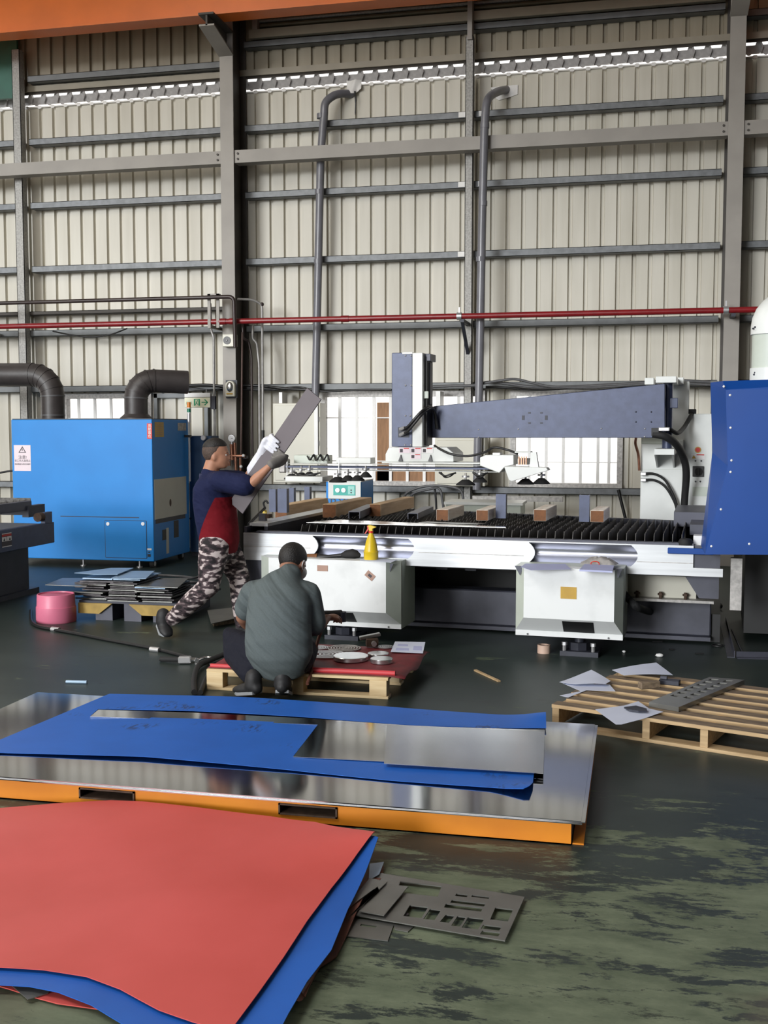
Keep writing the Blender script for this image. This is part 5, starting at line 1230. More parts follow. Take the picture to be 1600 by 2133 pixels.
# dusty shoe prints are part of the film
zs_ = ZP+.010
st = film('stainless_strip', L([(205, 1479), (400, 1485), (640, 1497), (870, 1513), (1135, 1523), (1131, 1610), (802, 1587), (611, 1577), (663, 1510), (470, 1503), (188, 1493)], zs_), zs_, 'stepped bare stainless offcut lying in the gap of the blue film', 'stainless', lambda x, y: .010*max(0, (x+1.2)/1.0)**2)
tag(poly_plate('stainless_plate', L([(806, 1507), (1135, 1522), (1132, 1609), (800, 1588)], zs_+.02), zs_+.0135, zs_+.0155, 'stainless_dull'), 'small dull stainless plate on the right end of the stepped offcut', 'plate')
# ---------------------------------------------------------------- red and blue film stack in the foreground
def curlr(x, y):
    xr, yr = fz(781, 1765, .06)
    d = math.hypot(x-xr, y-yr); e = max(0, (y-3.98)/.3)
    return .05*max(0, 1-d/.5)**2 + .012*math.sin(2.3*x+1.1*y) + .006*math.sin(5*x-3*y)
zr = .05
red = [(0-260, 1692), (0, 1677), (110, 1671), (230, 1669), (300, 1674), (420, 1687), (560, 1704), (655, 1721), (700, 1738), (781, 1765), (745, 1800), (690, 1860), (640, 1925), (590, 2000), (540, 2070), (488, 2140), (440, 2141), (400, 2128), (330, 2102), (250, 2060), (180, 2035), (90, 2020), (0, 2012), (-260, 2010)]
blue = [(-260, 2045), (-260, 1700), (300, 1680), (700, 1750), (788, 1778), (760, 1835), (725, 1900), (690, 1985), (640, 2050), (600, 2120), (560, 2200), (420, 2190), (260, 2133), (190, 2092), (120, 2066), (60, 2054), (0, 2050)]
film('film_sheet', L(blue, zr-.014), zr-.014, 'blue plastic film sheet under the large red sheet in the foreground', 'film_blue', curlr, .003, 'film sheets in the foreground')
film('film_sheet', L(red, zr), zr, 'large red plastic film sheet lying on top in the foreground', 'film_red', curlr, .003, 'film sheets in the foreground')
und = [(-200, 2060), (0, 2052), (100, 2070), (180, 2092), (240, 2110), (150, 2100), (78, 2082), (0, 2056)]
film('film_sheet', L([(-240, 2020), (-40, 2045), (20, 2062), (75, 2080), (120, 2092), (215, 2105), (280, 2080), (240, 2010), (60, 1980)], .008), .008, 'lower red film sheet peeping out under the blue one at the bottom left', 'film_red', None, .003, 'film sheets in the foreground')
film('film_sheet', L([(20, 2050), (58, 2083), (100, 2070), (120, 2040)], .014), .014, 'small clear grey film corner at the bottom left under the blue film', 'scrap_steel', None, .002, 'film sheets in the foreground')
film('film_sheet', L([(700, 1850), (740, 1815), (800, 1800), (795, 1830), (760, 1870), (700, 1990), (660, 2020), (636, 2085), (618, 2070), (640, 2000)], .014), .014, 'rust brown film strip along the right edge of the blue film', 'film_rust', lambda x, y: .01*math.sin(9*y), .004, 'film sheets in the foreground')
# rolled tip of the rust film
a = at(622, 2075, Z=.02); b = at(668, 1990, Z=.02)
tag(G().tube([a, a.lerp(b, .5), b], .016, 12).build('film_roll', 'film_rust', smooth=60), 'rolled up end of the rust brown film on the floor', 'film roll')
# ---------------------------------------------------------------- laser cut scrap
def cut_plate(name, outer, holes, z0, th, mat, lab, grp=None):
    bm = bmesh.new(); es = []
    for ring in [outer] + holes:
        vs = [bm.verts.new((p[0], p[1], z0)) for p in ring]; es += [bm.edges.new((vs[i], vs[(i+1) % len(vs)])) for i in range(len(vs))]
    bmesh.ops.triangle_fill(bm, use_beauty=True, use_dissolve=False, edges=es)
    # drop triangles inside holes
    def inside(p, poly):
        c = False; n = len(poly)
        for i in range(n):
            x1, y1 = poly[i]; x2, y2 = poly[(i+1) % n]
            if (y1 > p[1]) != (y2 > p[1]) and p[0] < (x2-x1)*(p[1]-y1)/(y2-y1)+x1: c = not c
        return c
    kill = [f for f in bm.faces if any(inside(f.calc_center_median(), h) for h in holes) or not inside(f.calc_center_median(), outer)]
    if kill: bmesh.ops.delete(bm, geom=kill, context='FACES_ONLY')
    r = bmesh.ops.extrude_face_region(bm, geom=bm.faces[:]); bmesh.ops.translate(bm, vec=(0, 0, th), verts=[v for v in r['geom'] if isinstance(v, bmesh.types.BMVert)])
    bmesh.ops.recalc_face_normals(bm, faces=bm.faces)
    cx_ = sum(p[0] for p in outer)/len(outer); cy_ = sum(p[1] for p in outer)/len(outer)
    for v in bm.verts: v.co -= Vector((cx_, cy_, z0))
    me = bpy.data.meshes.new(name); bm.to_mesh(me); bm.free(); me.materials.append(MATS[mat])
    o = bpy.data.objects.new(name, me); COL.objects.link(o); o.location = (cx_, cy_, z0); WM[o] = Matrix.Translation(o.location)
    return tag(o, lab, 'offcut', grp)
def hole(px0, py0, px1, py1, sk=0.0, z=.006):
    return L([(px0+sk, py0), (px1+sk, py0+(px1-px0)*.115), (px1, py1+(px1-px0)*.115), (px0, py1)], z)
sc_o = L([(790, 1818), (1093, 1868), (1052, 1959), (742, 1906), (760, 1870)], .016)
hl = [hole(826, 1836, 912, 1858, 8, .016), hole(840, 1885, 878, 1908, 14, .016), hole(882, 1893, 905, 1914, 14, .016), hole(916, 1905, 935, 1920, 13, .016), hole(940, 1908, 958, 1928, 13, .016), hole(962, 1910, 996, 1932, 13, .016),
      hole(1021, 1890, 1058, 1915, 11, .016), hole(1002, 1926, 1040, 1934, 5, .016), hole(1000, 1938, 1038, 1946, 5, .016), hole(948, 1861, 972, 1866, 3, .016), hole(982, 1864, 1018, 1868, 2, .016), hole(938, 1874, 1008, 1880, 4, .016), hole(925, 1882, 1002, 1890, 4, .016)]
cut_plate('cut_scrap', sc_o, hl, .012, .004, 'scrap_steel', 'largest laser cut skeleton plate with many openings on the floor', 'laser cut scrap on the floor')
cut_plate('cut_scrap', L([(725, 1912), (822, 1922), (808, 1960), (720, 1950)], .003), [L([(752, 1925), (785, 1929), (783, 1933), (750, 1929)], .003)], .001, .003, 'scrap_steel', 'small rectangular cut plate nearest the blue film edge', 'laser cut scrap on the floor')
cut_plate('cut_scrap', L([(795, 1838), (850, 1846), (800, 1906), (748, 1897)], .028), [], .024, .003, 'scrap_steel', 'plain narrow grey plate lying slantwise on the skeleton plate', 'laser cut scrap on the floor')
cut_plate('cut_scrap', L([(770, 1828), (807, 1836), (725, 1912), (712, 1900)], .034), [L([(786, 1846), (796, 1848), (790, 1853), (780, 1851)], .034)], .030, .003, 'scrap_steel', 'slim plate with a small slot half under the blue film', 'laser cut scrap on the floor')
cut_plate('cut_scrap', L([(820, 1925), (862, 1930), (850, 1941), (822, 1936)], .003), [], .001, .003, 'scrap_steel', 'tiny cut piece under the front edge of the skeleton plate', 'laser cut scrap on the floor')
cut_plate('cut_scrap', L([(800, 1896), (830, 1875), (852, 1905), (830, 1915)], .007), [], .005, .003, 'plate_stack', 'dark cut piece seen through the skeleton plate', 'laser cut scrap on the floor')
film('film_sheet', L([(770, 1800), (800, 1796), (790, 1822), (768, 1835)], .02), .02, 'small blue film scrap behind the blue sheet corner', 'scrap_blue', None, .002, 'film sheets in the foreground')
# ---------------------------------------------------------------- small pine pallet with red mat
def box_rot(g, c, size, rz): g.obox(c, size, Matrix.Rotation(rz, 3, 'Z')); return g
sp = thing('pine_pallet', 'small pale pine pallet covered with a red mat beside the crouching man', 'pallet', (-2.0, 7.0, 0))
px0, px1, py0, py1, H_ = -2.645, -1.452, 6.56, 7.42, .135
for i, (ya, yb) in enumerate(((py0, py0+.10), (py0+.19, py0+.29), (py0+.38, py0+.48), (py0+.57, py0+.67), (py1-.10, py1))): G().box(px0, px1, ya, yb, H_-.018, H_).build('top_plank', 'pine', sp, bevel=.002)
for ya, yb in ((py0, py0+.09), ((py0+py1)/2-.045, (py0+py1)/2+.045), (py1-.09, py1)): G().box(px0, px1, ya, yb, 0, .018).build('bottom_plank', 'pine', sp, bevel=.002)
for xx in (px0, (px0+px1)/2-.06, px1-.12):
    for ya in (py0, (py0+py1)/2-.045, py1-.09): G().box(xx, xx+.11, ya, ya+.09, .018, H_-.018).build('block', 'pine', sp, bevel=.002)
mz = H_
g = G(); nx, ny = 22, 14; vs = []
mx0, mx1, my0, my1 = px0+.0, px1+.10, py0+.02, py1+.05
for i in range(nx+1):
    for j in range(ny+1):
        x, y = mx0+(mx1-mx0)*i/nx, my0+(my1-my0)*j/ny
        z = mz+.004+.003*math.sin(9*x)*math.cos(7*y)
        if x > px1+.005: z -= .5*(x-px1-.005)*max(0, math.sin(11*y)*.5+.3)
        if j == 0: z += .0
        vs.append((x, y, z))
fs = [(i*(ny+1)+j, (i+1)*(ny+1)+j, (i+1)*(ny+1)+j+1, i*(ny+1)+j+1) for i in range(nx) for j in range(ny)]
g.add(vs, fs); mt_ = tag(g.build('red_mat', 'mat_red', smooth=60), 'worn dark red mat laid over the small pine pallet', 'mat')
mt_.modifiers.new('t', 'SOLIDIFY').thickness = .003; mt_.modifiers['t'].offset = 1
G().cyl((at(664, 1386, Z=.15).x, py0+.05, mz+.018), (at(829, 1398, Z=.15).x, py0+.06, mz+.018), .016, n=14).build('rolled_edge', 'mat_red_bright', mt_, smooth=50)
G().cyl((px0+.01, py0+.05, mz+.012), (px0+.16, py0+.05, mz+.012), .014, n=12).build('rolled_edge', 'mat_red_bright', mt_, smooth=50)
zm = mz+.0115
def disc(px, py, r, h, lab, z=zm):
    q = at(px, py, Z=z+h); o = tag(G().lathe([(r*.97, 0), (r, .003), (r, h-.003), (r*.97, h)], (q.x, q.y, z), 36).build('polished_disc', 'chrome', smooth=35), lab, 'disc', 'polished discs on the red mat')
    return o
disc(731, 1365, .117, .028, 'largest polished steel disc on the red mat'); disc(788, 1360, .072, .018, 'small polished disc at the back right of the red mat'); disc(795, 1371, .074, .028, 'small thick polished disc at the front right of the red mat')
def rings(px, py, r, n, lab, z=zm, mat='tie_silver'):
    q = at(px, py, Z=z); t = thing('ring_plate', lab, 'ring plate', (q.x, q.y, z), group='ring patterned plates on the red mat')
    for k in range(n):
        ra = r*(k+.55)/n; rb = r*(k+1)/n; N_ = 32; vs = []; fs = []
        for zz in (z, z+.006):
            for rr_ in (ra, rb): vs += [(q.x+rr_*math.cos(2*math.pi*i/N_), q.y+rr_*math.sin(2*math.pi*i/N_), zz) for i in range(N_)]
        for i in range(N_):
            j = (i+1) % N_; fs += [(i, j, N_+j, N_+i), (2*N_+i, 3*N_+i, 3*N_+j, 2*N_+j), (i, 2*N_+i, 2*N_+j, j), (N_+i, N_+j, 3*N_+j, 3*N_+i)]
        G().add(vs, fs).build('ring', mat, t)
    for k in range(4):
        a = R(45+90*k); G().obox((q.x+.5*r*math.cos(a), q.y+.5*r*math.sin(a), z+.002), (r, .006, .003), Matrix.Rotation(a, 3, 'Z')).build('spoke', mat, t)
    return t
rings(680, 1364, .13, 5, 'silver ring plate on the red mat nearest the crouching man'); rings(717, 1351, .115, 6, 'brownish ring plate behind the silver one on the red mat', mat='frame_zinc')
rings(664, 1350, .07, 4, 'ring plate half hidden behind the crouching man'); rings(803, 1348, .055, 4, 'small ring plate beside the folded paper')
q = L([(823, 1336), (886, 1337), (881, 1360), (814, 1357)], .153)
tag(poly_plate('paper_sheet', q, .150, .152, 'paper'), 'printed paper sheet on the corner of the red mat', 'paper', 'papers about the shop')
pp = bpy.data.objects[[o.name for o in COL.objects if o.name.startswith('paper_sheet')][-1]]
for (a, b) in (((830, 1341), (850, 1346)), ((826, 1349), (852, 1355)), ((862, 1345), (879, 1355))):
    poly_plate('print_block', L([a, (b[0], a[1]+1), b, (a[0]-2, b[1]-1)], .153), .152, .1524, 'paper_blue', pp)
# clamp tool on the mat
tl = thing('clamp_tool', 'dark metal clamp tool standing on the back of the red mat', 'tool', (at(775, 1345, Z=zm).x, at(775, 1345, Z=zm).y, zm))
a, b = at(765, 1347, Z=zm), at(787, 1347, Z=zm); rt = Matrix.Rotation(R(20), 3, 'Z')
c = at(775, 1347, Z=zm); G().obox((c.x, c.y, zm+.032), (.085, .06, .055), rt).build('body', 'rust_edge', tl, bevel=.004)
G().obox((c.x-.02, c.y+.02, zm+.07), (.15, .05, .022), rt @ Matrix.Rotation(R(-10), 3, 'Y')).build('jaw', 'scrap_steel', tl, bevel=.004)
G().cyl((c.x+.02, c.y-.03, zm+.03), (c.x+.03, c.y-.06, zm+.03), .018, n=12).build('screw', 'tie_silver', tl)
# ---------------------------------------------------------------- slatted wooden pallet on the right
WZ = .135
pA, pB = Vector((-.405, 6.16, 0)), Vector((.75, 5.80, 0))
ang = math.atan2(-.30, 1.12)
def rp(px, py, z): q = at(px, py, Z=z); return q
e0, e1 = rp(1150, 1466, WZ), rp(1600, 1530, WZ); ang = math.atan2(e1.y-e0.y, e1.x-e0.x)
bk = rp(1250, 1391, WZ)
wp = thing('wooden_pallet', 'weathered slatted wooden pallet on the right with papers on it', 'pallet', (e0.x, e0.y, 0), rz=ang)
Lp = 1.75; Wd = (bk-e0).length*.98
Wd = abs(-(bk.x-e0.x)*math.sin(ang)+(bk.y-e0.y)*math.cos(ang))
nP = 7; pw = .078
for k in range(nP):
    y0 = (Wd-pw)*k/(nP-1); off = [0, .02, -.015, .03, .0, .015, .04][k]
    G().box(off, Lp, y0, y0+pw, WZ-.02, WZ).build('top_plank', 'pine_dirty', wp, local=True)
    G().box(off-.001, Lp+.001, y0-.002, y0, WZ-.021, WZ-.002).build('plank_edge', 'pine_old', wp, local=True)
for k, y0 in enumerate((0, Wd*.45, Wd-.09)): G().box(0, Lp, y0, y0+.09, 0, .018).build('bottom_plank', 'pine_old', wp, local=True)
for xx in (.0, .52, .83, 1.36): G().box(xx, xx+.04, .005, Wd-.005, .018, WZ-.02).build('stringer', 'pine_old', wp, local=True)
def lie(L_, z): return [(lambda p: (p.x, p.y))(at(px, py, Z=z)) for px, py in L_]
def fpaper(L_, z, lab, curl=None): 
    o = film('paper_sheet', lie(L_, z), z, lab, 'paper', curl, .001, 'papers about the shop', .04); o['category'] = 'paper'; return o
fpaper([(1165, 1421), (1232, 1399), (1272, 1421), (1262, 1428), (1200, 1427)], WZ+.012, 'upper sheet of the paper pair at the left of the wooden pallet', lambda x, y: .012*math.sin(8*x)**2)
fpaper([(1167, 1421), (1210, 1440), (1166, 1449), (1184, 1453), (1222, 1438), (1282, 1440), (1270, 1426), (1205, 1424)], WZ+.004, 'lower sheet of the paper pair at the left of the wooden pallet')
fpaper([(1275, 1398), (1355, 1388), (1367, 1386), (1402, 1410), (1300, 1412)], WZ+.006, 'white paper sheet at the back of the wooden pallet', lambda x, y: .02*max(0, math.sin(6*x+1)))
fpaper([(1240, 1478), (1300, 1470), (1330, 1461), (1352, 1476), (1382, 1483), (1340, 1497), (1295, 1508), (1283, 1508)], WZ+.006, 'white paper sheet with a dark part on the front edge of the wooden pallet', lambda x, y: -.012*max(0, 6.0-y))
tag(poly_plate('dark_offcut', lie([(1300, 1474), (1325, 1471), (1347, 1477), (1348, 1482), (1330, 1482), (1310, 1479)], WZ+.018), WZ+.014, WZ+.022, 'slate_dark'), 'flat dark pointed part lying on the front paper of the wooden pallet', 'part')
# dark block, wooden block, perforated bar
c = at(1395, 1425, Z=WZ); db = thing('magnet_block', 'black rectangular block with a small handle on the wooden pallet', 'block', (c.x, c.y, WZ), rz=R(-12))
G().box(-.06, .06, -.03, .03, 0, .028).build('block', 'slate_dark', db, local=True, bevel=.003); G().box(-.055, -.015, -.012, .012, .028, .045).build('handle', 'slate_mid', db, local=True, bevel=.002)
c = at(1352, 1433, Z=WZ); tag(G().obox((c.x, c.y, WZ+.02), (.13, .045, .04), Matrix.Rotation(R(32), 3, 'Z')).build('wood_block', 'pine_dirty', bevel=.004), 'small dark brown wooden block beside the black block on the pallet', 'block')
bo = L([(1352, 1462), (1414, 1473), (1551, 1416), (1478, 1410)], WZ+.028)
p00, p10, p11, p01 = [Vector(p) for p in bo]
def bil(u, v): a = p00.lerp(p10, v); b = p01.lerp(p11, v); return tuple(a.lerp(b, u))
hs = []
for k in range(7):
    for j in range(2):
        u = .28+.105*k; v = .25+.42*j; hs.append([bil(u-.03, v-.1), bil(u+.03, v-.1), bil(u+.03, v+.12), bil(u-.03, v+.12)])
o = cut_plate('perforated_bar', bo, hs, WZ+.002, .026, 'scrap_steel', 'thick steel bar with two rows of square holes on the wooden pallet'); o['category'] = 'steel bar'
# ---------------------------------------------------------------- stacks of cut plates on a low skid
sk = thing('low_skid', 'low yellow-brown wooden skid under the stacks of cut plates', 'skid', (-4.7, 10.3, 0))
s0 = at(140, 1290, Z=0); 
SY0 = s0.y; 
xa, xb = at(163, 1270, Y=SY0).x, at(372, 1270, Y=SY0).x
zt = at(180, 1256, Y=SY0).z
ax_ = at(232, 1256, Y=SY0).x; bx_ = at(268, 1256, Y=SY0).x
G().prism([(xa, zt), (ax_, zt), (ax_-.12, .06), (xa, .06)], 'y', SY0, SY0+.03).build('front_board', 'skid_yellow', sk); G().prism([(bx_, zt), (xb, zt), (xb, .06), (bx_+.12, .06)], 'y', SY0, SY0+.03).build('front_board', 'skid_yellow', sk)
G().box(xa, xb, SY0+.02, SY0+1.0, zt, zt+.02).build('deck', 'slate_dark', sk)
for xx in (xa+.15, (xa+xb)/2-.05, xb-.25): G().box(xx, xx+.16, SY0+.03, SY0+.95, 0, zt).build('runner', 'slate_mid', sk)
def stack(px0, px1, pyt, n, depth, name_, yoff=.03, tilt=.03):
    x0, x1 = at(px0, 1240, Y=SY0+yoff).x, at(px1, 1240, Y=SY0+yoff).x; zt_ = at((px0+px1)/2, pyt, Y=SY0+yoff).z
    z = zt+.02; h = (zt_-z)/n
    for k in range(n):
        dx = rnd.uniform(-tilt, tilt); dy = rnd.uniform(-.03, .05); rz = rnd.uniform(-.06, .06)
        topm = k == n-1
        w_, d_ = (x1-x0)*rnd.uniform(.92, 1.06), depth*rnd.uniform(.92, 1.04)
        g = G().obox(((x0+x1)/2+dx, SY0+yoff+depth/2+dy, z+h*k+h*.3), (w_, d_, h*.6), Matrix.Rotation(rz, 3, 'Z'))
        o = g.build('cut_plate', 'scrap_blue' if topm else ('scrap_steel' if k % 3 == 0 else 'plate_stack'))
        lev = ['lowest', 'second', 'third', 'fourth', 'fifth', 'sixth', 'seventh', 'eighth', 'ninth', 'tenth', 'eleventh', 'twelfth', 'thirteenth', 'fourteenth'][k]
        tag(o, ('bluish top plate of the %s stack of cut plates' % name_) if topm else '%s plate from the bottom of the %s stack of cut plates' % (lev, name_), 'plate', 'plates stacked on the low skid')
stack(160, 225, 1203, 10, .55, 'left', .05, .06); stack(222, 282, 1207, 13, .5, 'middle', .03, .012); stack(286, 352, 1222, 9, .5, 'right', .03, .02)
zz = at(200, 1192, Y=SY0+.4).z
def slab(L_, z, lab, mat='scrap_blue'): tag(poly_plate('cut_plate', lie(L_, z), z, z+.005, mat), lab, 'plate', 'plates stacked on the low skid')
z1 = at(200, 1203, Y=SY0+.1).z
slab([(155, 1194), (232, 1184), (278, 1184), (245, 1197), (195, 1197)], z1+.03, 'pale blue plate with notches lying loose on the left stack')
slab([(232, 1205), (262, 1190), (322, 1190), (304, 1206)], z1+.012, 'pale blue square plate lying loose on the middle stack')
slab([(94, 1219), (130, 1205), (190, 1205), (180, 1222)], z1-.06, 'grey plate poking out to the left of the left stack', 'scrap_steel')
slab([(282, 1222), (330, 1208), (392, 1206), (370, 1225)], at(320, 1222, Y=SY0+.05).z+.01, 'shiny grey plate lying loose on the right stack', 'scrap_steel')
zc1 = z1+.0
c = at(375, 1194, Z=.30); g = G(); pts = []
for k in range(60): t = k*.32; rr_ = .20+.02*math.sin(k*.7); pts.append((c.x+rr_*1.5*math.cos(t), SY0+.75+rr_*math.sin(t), zt+.03+.0022*k))
tag(G().tube(pts, .011, 6).build('cable_coil', 'cable_grey', smooth=60), 'loose grey cable coil behind the right stack of plates', 'cable')
# flat plate leaning out behind the running man
c = L([(432, 1270), (490, 1264), (498, 1285), (440, 1298)], .06)
tag(poly_plate('cut_plate', c, .05, .056, 'scrap_steel'), 'single grey plate on the floor behind the running man\'s legs', 'plate', 'plates stacked on the low skid')
g = poly_plate('floor_batten', L([(440, 1290), (500, 1280), (505, 1295), (445, 1305)], 0), 0, .05, 'pine_dirty'); tag(g, 'low batten carrying the single grey plate behind the running man', 'batten')
# ---------------------------------------------------------------- pink tub
q = at(105, 1298, Z=0); yy = q.y
rr_ = (at(142, 1270, Y=yy).x-at(67, 1270, Y=yy).x)/2; xx = (at(142, 1270, Y=yy).x+at(67, 1270, Y=yy).x)/2
zt = at(105, 1240, Y=yy).z; zm_ = at(105, 1266, Y=yy).z
pt = thing('pink_tub', 'round pink plastic tub with lid on the floor at the left', 'tub', (xx, yy+rr_*.6, 0))
cy_ = yy+rr_*.6
G().lathe([(rr_*.97, 0), (rr_, .01), (rr_*.99, zm_), (rr_*.98, zm_)], (xx, cy_, 0), 36).build('tub', 'pink', pt, smooth=40)
G().lathe([(rr_*.96, zm_), (rr_*.955, zm_+.004), (rr_*.93, zt-.006), (rr_*.91, zt), (rr_*.88, zt), (rr_*.87, zt-.012), (.0, zt-.012)], (xx, cy_, 0), 36).build('lid', 'pink', pt, smooth=40)
# ---------------------------------------------------------------- hoses and small things
def ground_tube(nm, L_, r_, mat, lab, cat='hose', grp=None, z=None):
    z = r_ if z is None else z
    return tag(G().tube(curve([at(px, py, Z=z) for px, py in L_], 8), r_, 8).build(nm, mat, smooth=60), lab, cat, grp)
ah = ground_tube('air_hose', [(64, 1272), (66, 1295), (80, 1305), (110, 1311), (160, 1320), (220, 1332), (280, 1343), (330, 1353), (380, 1366), (410, 1375)], .014, 'cable_black', 'long black air hose running over the floor from the pink tub')
for px, py in ((116, 1311), (323, 1353)):
    q = at(px, py, Z=.016); G().cyl(q+Vector((-.04, .008, 0)), q+Vector((.04, -.012, 0)), .02, n=10).build('hose_joint', 'tie_silver', ah, smooth=50)
ground_tube('cable', [(405, 1442), (404, 1420), (408, 1398), (416, 1385), (440, 1374), (470, 1362), (485, 1357)], .02, 'rubber', 'thick black hose rising from the floor towards the crouching man', 'hose', z=.03)
ground_tube('cable', [(418, 1442), (428, 1416), (438, 1402), (452, 1390)], .016, 'rubber', 'second black hose beside the pine pallet', 'hose', z=.03)
c = at(385, 1377, Z=.02); ts = thing('hand_tool', 'chrome trigger tool lying on the floor left of the pine pallet', 'tool', (c.x, c.y, 0))
G().obox((c.x, c.y, .03), (.09, .05, .05), Matrix.Rotation(R(15), 3, 'Z')).build('body', 'tie_silver', ts, bevel=.008); G().tube(curve([(c.x+.04, c.y, .03), (c.x+.08, c.y+.02, .03), (c.x+.10, c.y-.02, .03)], 5), .015, 8).build('handle', 'chrome', ts, smooth=60); G().cyl((c.x-.2, c.y+.03, .02), (c.x-.04, c.y, .03), .018, n=10).build('barrel', 'rubber', ts)
c = at(425, 1375, Z=.02); tag(G().tube([Vector((c.x+.05*math.cos(t), c.y+.09*math.sin(t), .012+.01*math.sin(t))) for t in [2*math.pi*k/20 for k in range(20)]], .01, 8).build('snap_ring', 'chrome', smooth=60), 'chrome snap ring on the floor just left of the pine pallet', 'ring')
a, b = at(138, 1420, Z=.01), at(181, 1421, Z=.01); tag(G().cyl(a, b, .012, n=10).build('steel_rod', 'scrap_blue', smooth=50), 'short pale rod lying on the floor behind the steel plates', 'rod')
a, b = at(990, 1396, Z=.006), at(1040, 1419, Z=.006); d = (b-a); tag(G().obox((a+b)/2, (d.length, .02, .01), Matrix.Rotation(math.atan2(d.y, d.x), 3, 'Z')).build('wood_strip', 'pine_old'), 'thin wooden strip on the floor in front of the right pedestal', 'strip')
c = at(1132, 1362, Z=0); tp = thing('tape_roll', 'beige roll of tape on the floor by the right pedestal foot', 'tape', (c.x, c.y+.03, 0))
N_ = 28; vs = []; fs = []
for (r_, z_) in ((.048, 0), (.048, .062), (.036, .062), (.036, 0)): vs += [(c.x+r_*math.cos(2*math.pi*i/N_), c.y+.04+r_*math.sin(2*math.pi*i/N_), z_) for i in range(N_)]
for k in range(4):
    for i in range(N_): j = (i+1) % N_; k2 = (k+1) % 4; fs.append((k*N_+i, k*N_+j, k2*N_+j, k2*N_+i))
G().add(vs, fs).build('tape', 'tape', tp, smooth=40)
for px, py, r_, lab in ((1300, 1357, .014, 'white round bead on the floor right of the tape roll'), (1374, 1366, .02, 'white torn bit on the floor, nearest the wooden pallet'), (1436, 1278, .018, 'white crumpled bit under the right end of the machine'), (1489, 1299, .012, 'small bright nut on the floor near the steel angle')):
    c = at(px, py, Z=.01); rn = random.Random(px); g = G().ball((c.x, c.y, r_*.7), r_, 10, (1.5 if px > 1350 else 1, 1, .7))
    for v in g.v: v += Vector((rn.uniform(-1, 1), rn.uniform(-1, 1), rn.uniform(-.2, .2)))*r_*(.22 if px > 1350 else .03)
    tag(g.build('plastic_bit', 'white_plastic', smooth=60), lab, 'litter', 'bits on the floor')
for px, py, w_, lab in ((1358, 1313, .10, 'black ring scrap on the floor behind, left one'), (1496, 1345, .09, 'black ring scrap on the floor beside the steel angle')):
    c = at(px, py, Z=.006); tag(G().tube([Vector((c.x+w_*.5*math.cos(t), c.y+w_*.5*math.sin(t), .008)) for t in [2*math.pi*k/20 for k in range(18)]], .006, 6).build('scrap_ring', 'black', smooth=60), lab, 'scrap', 'bits on the floor')
for px, py, l_, an, lab in ((1379, 1305, .09, .4, 'small dark steel chip on the floor, farthest'), (1427, 1320, .06, -.5, 'small dark steel chip on the floor, middle'), (1369, 1336, .08, .3, 'small dark steel chip on the floor left of the others'), (1400, 1352, .04, .2, 'smallest dark steel chip on the floor'), (1457, 1361, .06, .1, 'small dark steel chip on the floor nearest the wooden pallet')):
    c = at(px, py, Z=.005); tag(G().obox((c.x, c.y, .004), (l_, .018, .008), Matrix.Rotation(an, 3, 'Z')).build('steel_chip', 'black'), lab, 'scrap', 'bits on the floor')
# steel angle bars on the right
a, b = at(1506, 1296, Z=0), at(1523, 1370, Z=0)
def angle_bar(a, b, w_, lab):
    d = b-a; rt = Matrix.Rotation(math.atan2(d.y, d.x), 3, 'Z'); m = (a+b)/2
    g = G().obox(m+Vector((0, 0, .003)), (d.length, w_, .006), rt); g.obox(m+rt @ Vector((0, w_/2-.003, .006+w_*.4)), (d.length, .006, w_*.8), rt)
    tag(g.build('angle_bar', 'slate_mid'), lab, 'steel bar', 'steel bars on the floor at right')
angle_bar(a, b, .055, 'dark steel angle bar lying away from the camera on the right'); angle_bar(at(1535, 1371, Z=0), at(1640, 1373, Z=0), .05, 'dark steel angle bar lying crosswise at the right edge')
a, b = at(1524, 1310, Z=.007), at(1549, 1364, Z=.007); tag(G().cyl(a, b, .006, n=8).build('steel_rod', 'slate_mid'), 'thin dark rod beside the steel angle bar', 'rod')
# steel drum-like shapes in the dark behind the machine at the right edge
dr_ = thing('oil_drum', 'dim drum in the shadow behind the machine at the right edge', 'drum', (1.55, 11.2, 0))
G().lathe([(.28, 0), (.29, .02), (.28, .03), (.28, .28), (.29, .3), (.28, .32), (.28, .6), (.29, .62), (.27, .64), (.27, .63), (0, .63)], (1.55, 11.2, 0), 28).build('drum', 'slate_mid', dr_, smooth=40)
